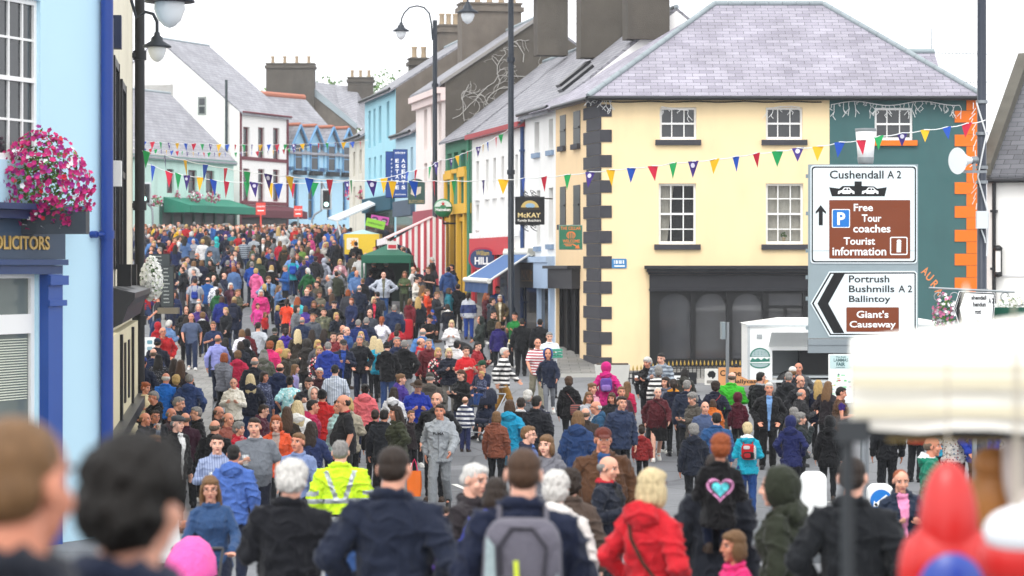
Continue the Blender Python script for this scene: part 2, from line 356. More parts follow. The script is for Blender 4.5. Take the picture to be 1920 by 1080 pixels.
def gable_roof(f, x0, x1, y0, y1, ze, zr, mat, ov=.28, ox=.0, th=.1, yr=None, name='roof'):
    b = MB(); ym = (y0+y1)/2 if yr is None else yr; k = (zr-ze)/(ym-y0); k2 = (zr-ze)/(y1-ym)
    pts = [(y0-ov, ze-ov*k), (ym, zr), (y1+ov, ze-ov*k2), (y1+ov, ze-ov*k2+th), (ym, zr+th*1.25), (y0-ov, ze-ov*k+th)]
    b.xprism(pts, x0-ox, x1+ox); o = b.build(name, mat, f.o)
    r = MB(); r.tube([(x0-ox, ym, zr+th*1.3), (x1+ox, ym, zr+th*1.3)], .09, 8); r.build('ridge_tile', LEAD, o); return o
def chimney(f, x0, x1, y0, y1, z0, z1, mat, pots=2, cap=True, along='x', potm=None):
    b = MB(); b.box(x0, x1, y0, y1, z0, z1)
    if cap: b.box(x0-.1, x1+.1, y0-.1, y1+.1, z1-.32, z1-.12); b.box(x0-.05, x1+.05, y0-.05, y1+.05, z1+.002, z1+.08)
    o = b.build('chimney', mat, f.o)
    for i in range(pots):
        t = (i+.5)/pots; x, y = ((x0+(x1-x0)*t, (y0+y1)/2) if along == 'x' else ((x0+x1)/2, y0+(y1-y0)*t))
        q = MB(); q.lathe([(.15, 0), (.13, .1), (.12, .45), (.15, .5), (.15, .58), (.1, .58)], (x, y, z1+.08), 12); q.build('chimney_pot', potm or POT, o)
    return o
def shell(f, holes, ze, depth, wm, zr=None, yr=None, side=None, z0=-1.5, sl=True, sr=True):
    """front wall with openings, side walls (pentagons up to the ridge), back"""
    b = MB(); L = f.L; wall_holes(b, 0, L, z0, ze, holes); b.build('wall', wm, f.o)
    b = MB(); yr = depth/2 if yr is None else yr
    pent = lambda x: [(x, 0, z0), (x, 0, ze), (x, yr, zr), (x, depth, ze), (x, depth, z0)] if zr else [(x, 0, z0), (x, 0, ze), (x, depth, ze), (x, depth, z0)]
    if sl: b.poly(pent(0.0))
    if sr: b.poly(pent(L)[::-1])
    b.poly([(L, depth, z0), (0, depth, z0), (0, depth, ze), (L, depth, ze)])
    if b.f: b.build('gable_wall', side or wm, f.o)
def gutter(f, x0, x1, z, y=-.3, mat=None, r=.07):
    b = MB(); b.tube([(x0, y, z), (x1, y, z)], r, 8); return b.build('gutter', mat or GUT, f.o)
def pipe(f, x, z0, z1, y=-.08, mat=None, r=.05):
    b = MB(); b.tube([(x, y, z0), (x, y, z1)], r, 10)
    z = z0 + 1
    while z < z1: b.box(x-r*1.7, x+r*1.7, y-r*1.2, y+.08, z, z+.07); z += 1.8
    return b.build('drainpipe', mat or GUT, f.o)
# point on right hand street line for a photograph column
def RL(px, off=0.0):
    k = (px-960)/F; y = (2.77 + .2*83.3)/(.2 + k); return (k*y, y)
# ---- corner building: cream yellow front, street side, hipped slate roof over it and the teal house
S60 = 60.0
CY = 83.3
f = Face('corner_building', 'cream yellow corner building with black quoins and black shopfront under a hipped slate roof', ((1126-960)/60, CY), ((1555-960)/60, CY), 1.4)
CB = f; YEL = M('f3daad', .8, .06, 1.2, .15, 50, dirt=.2); PEACH = M('eccfa4', .8, .06, 1.5, .15, 50, dirt=.15); QUO = M('3b3b41', .7, .15, 4, .2, 40)
EAVE = f.at(1300, 184)[1]
hol = [f.rect(*r) for r in ((1237,1306,201,262),(1436,1505,201,262),(1235,1305,344,458),(1436,1506,344,458))]
shop = f.rect(1218, 1553, 541, 690); hol_all = hol + [shop]
b = MB(); wall_holes(b, 0, f.L, -1.2, EAVE, hol_all, .2); b.build('wall', YEL, f.o)
CURT = M('d9d6c8', .9, .1, 6)
PANE2 = M((.03, .034, .04), .05, .2, spec=.6, alpha=.22)
for i, h in enumerate(hol):
    wo = window(f.o, h, 3, 2 if i < 2 else 4, WHITEF, QUO, glass=(GLASS if i < 2 else PANE2), rev=.17)
    if i >= 2:
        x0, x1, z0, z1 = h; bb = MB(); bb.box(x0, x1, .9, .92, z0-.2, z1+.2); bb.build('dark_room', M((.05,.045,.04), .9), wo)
        bb = MB(); sgn = [(x0, .55 if i == 2 else .98)] + ([(x0+(x1-x0)*.35, .97)] if i == 3 else [])
        n = 26; xw = (x1-x0)*(.42 if i == 2 else 1)
        top = [(x0 + xw*j/n, .25 + .02*math.sin(j*1.9), z1) for j in range(n+1)]
        bot = [(x0 + (xw*j/n)*(.55 if i == 2 else 1), .25 + .02*math.sin(j*1.9), z0) for j in range(n+1)]
        bb.add(top + bot, [(j, j+1, n+2+j, n+1+j) for j in range(n)], 0, True); bb.build('curtain', CURT, wo)
        if i == 3:
            bb = MB(); xm = (x0+x1)/2; bb.lathe([(.04, 0), (.06, .14)], (xm, .25, z0+.08), 10)
            for k in range(14): bb.ell((xm+random.uniform(-.08,.08), .25, z0+.25+random.uniform(0,.12)), (.03,.03,.03), 6, 4, 1)
            bb.build('pot_plant', [M('c8b48c', .7), M('5d7c34', .8)], wo)
# quoins on the corner
b = MB(); zt = EAVE; hq = .395; z = -1.2; k = 0
while z < zt - .05:
    z1 = min(z + hq, zt); e = .35 if k % 2 == 0 else .02
    b.box(-.03, e, -.03, .02, z+.006, z1-.006); 
    z += hq; k += 1
b.build('quoin', QUO, f.o)
# black shopfront
x0, x1, z0, z1 = shop; b = MB(); zc = f.at(1350, 498)[1]; xl = f.at(1208, 500)[0]
b.box(xl, x1+.05, -.42, -.002, zc-.1, zc); b.box(xl+.07, x1, -.32, -.002, zc-.2, zc-.103); b.box(xl+.12, x1, -.2, -.002, zc-.28, zc-.203)
b.box(xl+.16, x1, -.12, -.002, z1, zc-.283); b.box(xl+.14, x1, -.16, -.002, z1-.07, z1-.003)
b.build('fascia', BLACKW, f.o)
b = MB(); zb = z0; cols = [(1218,1236), (1295,1304), (1362,1373), (1429,1441), (1505, 1553)]
for c0, c1 in cols:
    a, e = f.at(c0, 600)[0], f.at(c1, 600)[0]; b.box(a, e, -.06, .12, zb, z1-.075)
b.box(x0+.02, x1, -.055, .115, zb, zb+.3); b.box(x0+.02, x1, -.05, .11, z1-.16, z1-.077)
for c0, c1 in ((1236,1295),(1304,1362),(1373,1429)):
    a, e = f.at(c0, 600)[0], f.at(c1, 600)[0]; zz = z1-.161; hh = .42
    for lft in (0, 1):
        n = 8; cx = (a+e)/2; rx = (e-a)/2
        pts = [((cx - rx*math.cos(t*math.pi/2/n)) if not lft else (cx + rx*math.cos(t*math.pi/2/n)), zz-hh + hh*math.sin(t*math.pi/2/n)) for t in range(n+1)]
        pts += [(a if not lft else e, zz)]
        b.prism(pts, .0, .1)
a, e = f.at(1441, 600)[0], f.at(1505, 600)[0]
b.box(a, e, .0, .1, z1-.62, z1-.52); b.box((a+e)/2-.04, (a+e)/2+.04, -.01, .1, zb, z1-.621)
b.build('shopfront', BLACK, f.o)
b = MB(); b.box(x0, x1, .13, .15, zb, z1); b.build('shop_window', M((.058,.06,.066), .05, .5, .7, spec=.75), f.o)
zz = f.at(1330, 650)[1]
# street name plate (worn, unreadable)
x0, x1, z0, z1 = f.rect(1147, 1175, 485, 503); b = MB(); b.prism(rrect(x0, z0, x1, z1, .04), -.03, -.002); o = b.build('name_plate', M('3d7fb4', .4, .1), f.o)
b = MB()
for k in range(6):
    xx = x0+.07+k*.055; b.box(xx, xx+.02+.02*(k % 2), -.034, -.0305, z0+.14, z1-.05)
b.box(x0+.08, x1-.06, -.034, -.0305, z0+.05, z0+.09); b.build('lettering', WHITEF, o)
# black wavy cable under the eaves
b = MB(); b.tube([(x, -.03, EAVE-.1-.03*math.sin(x*2.1)**2) for x in [i*.3 for i in range(24)]], .02, 6); b.build('cable', BLACK, f.o)
# street side wall of the corner building, same thing: local frame turned
sA = Vector(RL(1042)); sB = Vector(((1126-960)/60, CY))
class Side(Face):
    def __init__(s, a, b, z0, parent):
        s.a = Vector(a); s.b = Vector(b); s.d = (s.b - s.a); s.L = s.d.length; s.d.normalize(); s.z0 = z0
        s.rz = math.atan2(s.d.y, s.d.x); s.n = Vector((-s.d.y, s.d.x)); s.o = None
        s.p = parent; s.ml = parent.o.matrix_basis if False else None
    def adopt(s, o):
        pl = s.p; o.parent = pl.o; q = s.a - pl.a
        o.location = (q.dot(pl.d), q.dot(pl.n), 0); o.rotation_euler = (0, 0, s.rz - pl.rz); return o
sf = Side(sA, sB, 1.4, f)
class _Par: pass
b = MB(); z = -1.2; k = 0; qx = sf.at(1101, 400)[0]
while z < EAVE - .05:
    z1 = min(z + hq, EAVE); b.box(qx - (.45 if k % 2 == 0 else .0), sf.L+.02, -.03, .02, z+.006, z1-.006); z += hq; k += 1
sf.adopt(b.build('quoin', QUO))
hs_ = [sf.rect(*r) for r in ((1052,1060,216,274),(1077,1087,208,270),(1052,1060,350,421),(1077,1087,347,421))]
door = sf.rect(1043, 1087, 541, 690)
b = MB(); wall_holes(b, 0, sf.L, -1.2, EAVE, hs_ + [door], .25); sf.adopt(b.build('wall', PEACH))
for h in hs_:
    b = MB(); b.box(h[0]-.1, h[1]+.1, -.02, .02, h[2], h[3]); b.box(h[0], h[1], -.05, -.021, (h[2]+h[3])/2-.03, (h[2]+h[3])/2+.03); o = sf.adopt(b.build('window', M('0c0c0e', .35, .2)))
    b = MB(); b.box(h[0]-.12, h[1]+.12, -.12, .1, h[2]-.17, h[2]-.003); o2 = sf.adopt(b.build('sill', QUO))
b = MB(); b.box(door[0], door[1], .22, .25, door[2], door[3])
for t in (.0, .33, .66, .96): x = door[0] + (door[1]-door[0])*t; b.box(x, x+.09, .1, .218, door[2], door[3])
sf.adopt(b.build('shopfront', BLACK))
b = MB(); zc = sf.at(1065, 498)[1]; b.box(door[0]-.15, door[1]+.15, -.45, -.002, zc-.1, zc); b.box(door[0]-.05, door[1]+.05, -.28, -.002, door[3]+.0, zc-.103); sf.adopt(b.build('fascia', BLACKW))
# hipped roof
TX = (1839-960)/60 - f.a.x; D = 9.0; RH = 3.35; ov = .3
b = MB(); ex0, ex1, ey0, ey1 = -ov-.1, TX+ov*.2, -ov, D
r0, r1 = 3.9, TX - 4.4; zE = EAVE + .02; zR = zE + RH; yr = 4.5
b.poly([(ex0, ey0, zE), (ex1, ey0, zE), (r1, yr, zR), (r0, yr, zR)]); b.poly([(ex1, ey0, zE), (ex1, ey1, zE), (r1, yr, zR)])
b.poly([(ex1, ey1, zE), (ex0-1.8, ey1, zE), (r0, yr, zR)]+[(r1, yr, zR)]); b.poly([(ex0-1.8, ey1, zE), (ex0, ey0, zE), (r0, yr, zR)])
b.poly([(ex0, ey0, zE-.02), (ex0-1.8, ey1, zE-.02), (ex1, ey1, zE-.02), (ex1, ey0, zE-.02)])
roof = b.build('roof', SLATE, f.o)
b = MB()
for p, q in (((ex0, ey0, zE+.03), (r0, yr, zR+.03)), ((ex1, ey0, zE+.03), (r1, yr, zR+.03)), ((r0, yr, zR+.03), (r1, yr, zR+.03))):
    p, q = Vector(p), Vector(q); n = max(2, int((q-p).length/.42))
    for i in range(n):
        a, c = p.lerp(q, i/n), p.lerp(q, (i+.97)/n); b.tube([a, c], .095, 6, flat=1.0)
b.build('hip_tile', M('8d979b', .6, .25, 2), roof)
b = MB(); b.tube([(ex0, ey0-.05, zE-.04), (ex1, ey0-.05, zE-.04)], .07, 8); b.tube([(ex0-.02, ey0, zE-.04), (ex0-1.05, 4.5, zE-.06)], .07, 8); b.build('gutter', GUT, f.o)
# rear wing with a small gable seen past the hip
w0 = (1690-960)/58 - f.a.x; w1 = (1795-960)/58 - f.a.x; zt = 5 + (500-80)/58 - 1.4
b = MB(); b.xprism([(6.0, zt-1.0), (7.6, zt), (9.2, zt-1.0), (9.2, zt-3.5), (6.0, zt-3.5)], w0-2, w1-.15, 1)
b.poly([(w0-2, 5.8, zt-1.0), (w1, 5.8, zt-1.0), (w1, 7.6, zt+.06), (w0-2, 7.6, zt+.06)], 0)
b.build('rear_wing', [SLATE, M('8b8c90', .8, .2)], f.o)
b = MB(); b.tube([(w0-2, 7.6, zt+.1), (w1, 7.6, zt+.1)], .1, 8); b.tube([(w1-2.2, 5.75, zt-1.02), (w1+.05, 5.75, zt-1.02)], .09, 8, 1); b.build('ridge_tile', [M('93a0a3', .6, .25, 2), GUT], f.o)
b = MB(); b.tube([(w1-.1, 7.6, zt), (w1-.1, 7.6, zt+.9)], .015, 6); b.tube([(w1-.1, 7.6, zt+.05), (w1+1.9, 7.6, zt+.0)], .012, 6); b.tube([(w1-.1, 7.6, zt-.95), (w1+1.9, 7.6, zt-.95)], .012, 6)
for i in range(16): x = w1-.1+i*.12; b.tube([(x, 7.6, zt-.06), (x, 7.6, zt+.1)], .008, 4); b.tube([(x, 7.6, zt-1.05), (x, 7.6, zt-.9)], .008, 4)
b.build('aerial', STEEL, f.o)
# ---- teal house with orange quoins
f = Face('teal_house', 'dark teal rendered house with bright orange quoins and curved restaurant lettering', ((1555-960)/60, CY), ((1838-960)/60, CY), 1.4); TH = f
TEAL = M('3f6465', .8, .12, 1.0, .15, 50, dirt=.25); ORG = M('e8741c', .75, .06, 3)
h = f.rect(1640, 1711, 202, 263); b = MB(); wall_holes(b, 0, f.L, -1.2, EAVE, [h], .2)
b.poly([(f.L, 0, -1.2), (f.L, D, -1.2), (f.L, D, EAVE), (f.L, 0, EAVE)]); b.build('wall', TEAL, f.o)
window(f.o, h, 3, 2, WHITEF, ORG, rev=.12)
b = MB(); z = -1.2; k = 0
while z < EAVE-.03:
    z1 = min(z+.372, EAVE); xa = f.at(1790 if k % 2 else 1812, 300)[0]; b.box(xa, f.L+.03, -.03, .02, z+.005, z1-.005); b.box(f.L-.02, f.L+.03, .02, .5, z+.005, z1-.005); z += .372; k += 1
b.build('quoin', ORG, f.o)
LET = M('e08a52', .6, .1)
for ch, px, py, an in (('R',1628,458,14),('E',1655,455,0),('S',1684,464,-14),('T',1712,483,-28),('A',1735,508,-36),('U',1743,519,-40),('R',1753,533,-46),('A',1761,546,-52)):
    x, z = f.at(px, py); e = bpy.data.objects.new('letter', None)
    o = text(ch, -.09, .09, -.13, .13, 0, LET, f.o, bold=.02); bpy.data.objects.remove(e)
    o.location = (x, -.004, z); o.rotation_euler = (0, R(-an), 0)
# icicle lights under the teal eaves
def icicles(face, px0, px1, py, hgt, seed, parent, spacing=9):
    rnd = random.Random(seed); b = MB(); x = px0; top = []
    while x < px1:
        lx, lz = face.at(x, py + 4*math.sin(x*.05)); top.append((lx, -.06, lz))
        hh = rnd.uniform(.15, 1)*hgt; pts = [(lx, -.06, lz)]; zz = lz; n = 4
        for i in range(n): pts.append((lx + rnd.uniform(-.06, .06), -.06+rnd.uniform(-.02, .02), lz - hh*(i+1)/n))
        b.tube(pts, .012, 4); 
        if hh > hgt*.5: b.tube([pts[2], (pts[2][0]+rnd.choice((-.12,.12)), -.06, pts[2][2]-.14)], .011, 4)
        x += rnd.uniform(.5, 1.4)*spacing
    b.tube(top, .014, 5); return b.build('icicle_lights', M('e9eaea', .5, .05), parent)
icicles(TH, 1558, 1806, 194, .5, 3, TH.o, 8)
icicles(CB, 1101, 1150, 186, .45, 4, CB.o, 6); icicles(CB, 1240, 1300, 203, .4, 5, CB.o, 13); icicles(CB, 1437, 1505, 203, .4, 6, CB.o, 14)
# ------------------------------------------------------------------ terrace on the right hand side of the street
def yloc(f, lx, px):
    q = f.a + f.d*lx; k = (px-960)/F; return (k*q.y - q.x)/(f.n.x - k*f.n.y)
def terrace(name, label, pf, pn, eave, rise, wm, roofm, rects, yr=4.2, depth=8.4, side=None, fm=None, sillm=None, ox=.0, rev=.3, oy=.28, sd=.1):
    f = Face(name, label, RL(pf), RL(pn), g(RL(pn)[1])); ze = f.at(*eave)[1]
    hol = [f.rect(*r[:4]) for r in rects]
    shell(f, hol, ze, depth, wm, ze+rise, yr, side)
    for h in hol: window(f.o, h, 1, 2, fm or WHITEF, sillm, rev=rev, sash=False, sd=sd)
    f.ze, f.zr, f.yr, f.depth = ze, ze+rise, yr, depth
    f.roof = gable_roof(f, 0, f.L, 0, depth, ze, ze+rise, roofm, ov=oy, ox=ox, yr=yr)
    return f
WH = M('efeeea', .7, .04, 1.5, .1, 40, dirt=.15); BSILL = M('7d93ad', .6, .1)
f = terrace('white_house', 'white rendered house with dark blue drainpipe and two rooflights', 985, 1042, (1015, 207), 3.3, WH, SLATE2,
            [(1002,1011,229,287),(1029,1037,223,282),(1006,1013,357,462),(1029,1037,352,458)], sillm=BSILL); W1 = f
pipe(f, f.at(983, 300)[0], .5, f.ze, mat=M('27406e', .4, .1), r=.07); gutter(f, 0, f.L, f.ze-.02)
kk = f.zr-f.ze
for px0, y0 in ((1028, 1.6), (1052, 1.2)):
    b = MB(); x = f.at(px0-35, 215)[0]; b.obox((min(f.L-.6, max(.5, x)), y0, f.ze+kk*y0/4.2+.14), (.35, 0, 0), (0, .55, .55*kk/4.2), (0, -.05, .06)); b.build('rooflight', M('1b1c20', .3, .1), f.roof)
def chim(f, lx, px0, px1, py0, py1, thick, mat, pots=2):
    y0, y1 = yloc(f, lx, px0), yloc(f, lx, px1); q = f.a + f.d*lx + f.n*(y0+y1)/2; s = F/q.y
    zt, zb = ZC + (500-py0)/s - f.z0, ZC + (500-py1)/s - f.z0
    return chimney(f, lx-thick/2, lx+thick/2, y0, y1, zb, zt, mat, pots, along='y')
chim(f, f.L-.1, 1172, 1250, -45, 75, .8, CHIMD, 2); chim(f, .1, 1085, 1166, -40, 110, .8, CHIMD, 3)
f = terrace('white_house', 'long white house with red eaves board above the red betting shop', 885, 985, (935, 240), 3.3, WH, SLATE2,
            [(p, p+5, 302-i*3, 368-i*2) for i, p in enumerate((893, 911, 925, 940, 966))] + [(p, p+5, 384, 424) for p in (893, 966)], sillm=WHITEF); W2 = f
b = MB(); b.box(0, f.L, -.3, -.02, f.ze-.2, f.ze-.02); b.build('eaves_board', M('a02f35', .6, .1), f.o)
for i in range(16): b = MB(); x = .5 + i*(f.L-1)/15; b.box(x, x+.25, -.2, -.002, 3.5, 3.7); b.build('corbel', WHITEF, f.o)
chim(f, .1, 1004, 1061, -20, 105, .8, CHIMD, 2)
GRN = M('3f7d62', .75, .08, 2, dirt=.12); YLW = M('d9a932', .7, .06)
f = terrace('green_house', 'green painted house with yellow window surrounds', 835, 885, (860, 256), 3.2, GRN, SLATE2,
            [(839,847,288,320),(851,859,285,317),(864,873,281,313),(839,848,346,408),(865,874,341,407)], sillm=YLW); GH = f
for h in (f.rect(839,848,346,408), f.rect(865,874,341,407)):
    b = MB()
    for s in (0, 1): x = h[s]; b.box(x-.35 if s == 0 else x+.002, x-.002 if s == 0 else x+.35, -.1, -.002, h[2]-.1, h[3]+.2)
    b.box(h[0]-.35, h[1]+.35, -.13, -.002, h[3]+.203, h[3]+.45); b.build('window_surround', YLW, f.o)
b = MB()
for px in (838, 851, 864, 877):
    x = f.at(px, 500)[0]; b.box(x-.18, x+.18, -.18, -.002, -.5, 3.6)
b.box(.2, f.L-.1, -.25, -.002, 3.603, 4.0); b.build('pilaster', YLW, f.o)
b = MB(); b.box(.4, f.L-.4, -.02, -.002, .3, 3.55); b.build('shop_window', GLASS, f.o)
b = MB(); b.tube([(f.L-.1, -.12, .3), (f.L-.1, -.12, f.ze)], .07, 8); b.build('drainpipe', GRN, f.o)
PINK = M('efe2dc', .75, .05, 2, dirt=.12)
f = terrace('pink_house', 'tall pale pink house with dark roughcast gable and large chimneys', 780, 835, (806, 166), 2.7, PINK, SLATE2,
            [(795,801,204,282),(808,813,199,276),(822,828,194,270),(795,801,306,360),(808,813,303,356),(822,828,300,352)], yr=4.0, depth=8, side=CHIMD, rev=.25); PK = f
b = MB(); b.box(-.02, f.L+.03, -.35, -.002, f.ze-.45, f.ze-.2); b.box(-.02, f.L+.03, -.2, -.002, f.ze-.75, f.ze-.453); b.build('cornice', M('e3d0cb', .7, .05), f.o)
b = MB(); k = (f.zr-f.ze)/f.yr
b.obox((f.L+.02, f.yr/2-.1, f.ze+k*(f.yr/2-.1)+.1), (.09, 0, 0), (0, f.yr/2+.1, k*(f.yr/2+.1)), (0, -.02, .06)); b.build('verge_stone', M('8d8a86', .8, .2), f.o)
# dead creeper on the roughcast gable
rnd = random.Random(11); b = MB()
def creep(y, z, ang, ln, dep):
    p = [(f.L+.03, y, z)]
    for i in range(5):
        ang += rnd.uniform(-.7, .7); y += math.cos(ang)*ln/5; z += math.sin(ang)*ln/5
        lim = f.ze + k*y - .2
        if z > lim: z = lim; ang = -.5
        if y < .1: y = .1
        p.append((f.L+.03, y, z))
        if dep and rnd.random() < .6: creep(y, z, ang + rnd.choice((-1, 1))*rnd.uniform(.6, 1.4), ln*.55, dep-1)
    b.tube(p, .009+.005*dep, 4)
for y, z in ((.2, -2.4), (.3, -1.5), (.8, -1.6), (1.0, -.6), (1.7, -.9), (2.2, -.2), (2.9, .3), (3.3, .9)): creep(y, f.ze + z, rnd.uniform(.2, 1.2), 1.6, 2)
b.build('creeper', M('b5b2ac', .9, .1), f.o)
chim(f, .15, 862, 973, 10, 140, 1.1, CHIM, 5)
f = terrace('blue_house', 'low pale blue house behind the blue estate agent signs', 742, 780, (760, 251), 2.6, M('bcdbe8', .75, .05, 2, dirt=.1), SLATE2,
            [(748,752,285,330),(760,764,280,325),(770,774,276,320)], yr=4.0, depth=8); LB = f
gutter(f, 0, f.L, f.ze-.02)
f = terrace('blue_house', 'tall turquoise blue house with dark gable at the far end of the terrace', 684, 742, (713, 178), 2.6, M('9fd2e0', .75, .05, 2, dirt=.1), SLATE2,
            [(691,695,208,278),(700,704,204,274),(710,715,199,268),(725,730,190,260),(691,695,296,338),(701,705,294,335),(712,716,291,332),(725,730,287,328)], yr=4.0, depth=8, side=CHIM, fm=M('7fb3c6', .6, .05)); TB = f
gutter(f, 0, f.L, f.ze-.02); chim(f, .2, 822, 860, 50, 130, .9, CHIM, 3); chim(f, .15, 768, 803, 112, 150, .9, CHIMD, 2)
f = terrace('cream_house', 'small cream house with stained walls past the turquoise house', 655, 684, (669, 258), 2.6, M('d8d4c6', .8, .15, 2, dirt=.5), SLATE2, [(662,666,285,330),(674,678,280,325),(662,666,350,385),(674,678,348,383)], yr=4, depth=8)
gutter(f, 0, f.L, f.ze-.02)
# ------------------------------------------------------------------ buildings closing the street at the far end
def far(name, label, a, b_, z0, eave, rise, wm, roofm, depth=8, yr=4, side=None, rects=(), fm=None, sillm=None, rev=.2, cols=1, ov=.28):
    f = Face(name, label, a, b_, z0); ze = f.at(*eave)[1]; hol = [f.rect(*r) for r in rects]
    shell(f, hol, ze, depth, wm, ze+rise, yr, side)
    for h in hol: window(f.o, h, cols, 2, fm or WHITEF, sillm, rev=rev, sash=False, fw=.12)
    f.ze, f.zr, f.yr, f.depth = ze, ze+rise, yr, depth
    f.roof = gable_roof(f, 0, f.L, 0, depth, ze, ze+rise, roofm, ov=ov, ox=.05, yr=yr); return f
SLF = BRICK('a3a3aa', '94949b', '75757b', .6, .3, .02)
MINT = M('c2e0d5', .8, .08, 1.2, dirt=.35); MAR = M('6b2b36', .6, .1)
f = far('mint_house', 'pale mint two storey house with green awning and slate roof', (-25.5, 166.5), (-19.0, 182), 5.9, (355, 295), 4.6, MINT, SLF, rects=[(313,326,317,362),(353,369,319,362),(386,402,320,362)], fm=M('57303a', .6, .1), yr=5, depth=10); MH = f
b = MB(); b.box(0, f.L, -.25, -.002, f.ze-.35, f.ze-.05); b.build('eaves_board', M('6f8f88', .8, .2), f.o)
x0, x1, z0, z1 = f.rect(300, 440, 392, 432); b = MB(); b.box(x0, x1, -.03, -.002, z0-.6, z1+.3); b.build('shopfront', M('1c2a28', .4, .3, 2), f.o)
b = MB()
for i in range(8): x = x0 + (x1-x0)*i/7; b.box(x-.12, x+.12, -.12, -.031, z0-.6, z1+.3)
b.build('pilaster', M('245046', .6, .1), f.o)
AWG = M('1f7a63', .7, .08, 2)
def awning(f, x0, x1, zt, zb, proj, mat, valance=.35, name='awning', label=None, vm=None, cheeks=True):
    b = MB(); y1 = -proj
    b.add([(x0, -.02, zt), (x1, -.02, zt), (x1, y1, zb), (x0, y1, zb)], [(3, 2, 1, 0)]); b.add([(x0, -.02, zt-.04), (x1, -.02, zt-.04), (x1, y1+.02, zb-.04), (x0, y1+.02, zb-.04)], [(0, 1, 2, 3)])
    b.box(x0, x1, y1-.02, y1+.02, zb-valance, zb+.01, 1)
    if cheeks:
        for x in (x0, x1): b.poly([(x, -.02, zt), (x, y1, zb), (x, y1, zb-valance), (x, -.02, zb-valance)])
    return b.build(name, [mat, vm or mat], f.o)
x0, x1, z0, z1 = f.rect(306, 430, 372, 402); awning(f, x0, x1, z1+.0, z0+.5, 2.0, AWG, .45)
f = far('white_townhouse', 'white three storey townhouse with maroon window frames and maroon awning', (-18.9, 185), (-16.1, 191.7), 6.1, (494, 214), 5.2, M('f1efeb', .7, .03, dirt=.08), SLF,
        rects=[(456,468,238,300),(484,496,239,300),(512,524,240,301),(456,468,316,378),(484,496,317,378),(512,524,318,378)], fm=MAR, yr=6.5, depth=13); WT = f
b = MB()
for x in (0.0, f.L-.25): b.box(x, x+.25, -.06, -.002, -.5, f.ze)
for py in (299, 381): z = f.at(490, py)[1]; b.box(.25, f.L-.25, -.08, -.002, z-.12, z+.12)
b.build('trim', MAR, f.o); gutter(f, 0, f.L, f.ze-.02, mat=MAR)
awning(f, .2, f.L-.1, f.at(490, 385)[1], f.at(490, 396)[1], 1.6, M('5d2430', .7, .1), .5)
b = MB(); b.box(.2, f.L-.2, -.03, -.002, -.6, f.at(490, 392)[1]); b.build('shopfront', M('2b2226', .4, .4, 2), f.o)
# gable window and downpipe of the white townhouse (local x=0 side wall)
def gpt(f, px, py):   # a pixel on the x=0 gable plane -> local y,z
    y = yloc(f, 0, px); q = f.a + f.n*y; s = F/q.y; return y, ZC + (500-py)/s - f.z0
ya, za = gpt(f, 371, 216); yb, zb = gpt(f, 387, 181); b = MB(); b.box(-.03, .1, min(ya,yb), max(ya,yb), za, zb); o = b.build('window', M('8f9390', .6), f.o)
b = MB(); b.box(-.05, .05, min(ya,yb)+.12, max(ya,yb)-.12, za+.12, (za+zb)/2-.06); b.box(-.05, .05, min(ya,yb)+.12, max(ya,yb)-.12, (za+zb)/2+.06, zb-.12); b.build('pane', GLASS, o)
ya, za = gpt(f, 427, 150); b = MB(); b.tube([(-.2, ya, -.5), (-.2, ya, za)], .1, 8); b.tube([(-.2, ya, za-3), (-.02, ya, za-3.2)], .05, 6); b.build('flue_pipe', M('2e3c3e', .5, .1), f.o)
ya, za = gpt(f, 325, 200); yb, zb = gpt(f, 262, 160); yc, zc = gpt(f, 250, 155)
b = MB(); b.box(.0, 2.0, ya, ya+3.2, 0, zb); b.build('rear_wing', M('f1efeb', .7, .03), f.o)
o = chimney(f, .3, 1.5, ya, ya+2.6, zb, zb+.35, M('dfe6e2', .7, .05), 0)
for i in range(2): q = MB(); q.lathe([(.28, 0), (.26, .4), (.3, 1.0), (.34, 1.3), (.2, 1.3)], (.9, ya+1.0+i*.75, zb+.4), 10); q.build('chimney_pot', [M('c9bfae', .8, .1)], o)
f = far('dormer_house', 'light blue house with four steep dormers and orange ridge tiles', (-16.1, 191.7), (-11.9, 198), 6.2, (598, 285), 4.2, M('b2d8ec', .75, .04, 2, dirt=.1), SLF,
        rects=[(551,560,338,410),(578,590,338,412),(613,622,340,412),(643,651,340,412)], fm=M('4f86b5', .6, .05), depth=9, yr=4.5); DH = f
OT = M('b0705a', .8, .15); BD = M('6a9ac2', .6, .06)
b = MB(); b.tube([(-.05, 4.5, f.zr+.15), (f.L, 4.5, f.zr+.15)], .22, 6)
for i, px in enumerate((559, 589, 621, 651)):
    x = min(max(f.at(px-3, 285)[0], .85), f.L-.85); z = f.ze; m = MB(); hw = .85
    m.box(x-hw+.1, x+hw-.1, -.12, 2.2, z-1.6, z+.6, 0); m.poly([(x-hw+.1, -.12, z+.6), (x+hw-.1, -.12, z+.6), (x, -.12, z+1.7)], 0)
    m.poly([(x-hw-.1, -.35, z+.4), (x, -.35, z+1.85), (x, 3.6, z+1.85), (x-hw-.1, 3.6, z+.4)], 1); m.poly([(x, -.35, z+1.85), (x+hw+.1, -.35, z+.4), (x+hw+.1, 3.6, z+.4), (x, 3.6, z+1.85)], 1)
    for sg in (-1, 1): m.tube([(x, -.4, z+1.85), (x+sg*(hw+.1), -.4, z+.4)], .09, 5, 2)
    m.tube([(x, -.35, z+1.9), (x, 3.4, z+1.9)], .14, 5, 3)
    o = m.build('dormer', [M('9cc9e4', .75, .04, 2), SLF, BD, OT], f.o); window(o, (x-.45, x+.45, z-1.4, z+.5), 1, 2, BD, None, rev=-.17, sash=False)
    m = MB(); m.box(x-.6, x+.6, -.5, -.14, z-1.75, z-1.45); m.build('window_box', M('1d2226', .6), o)
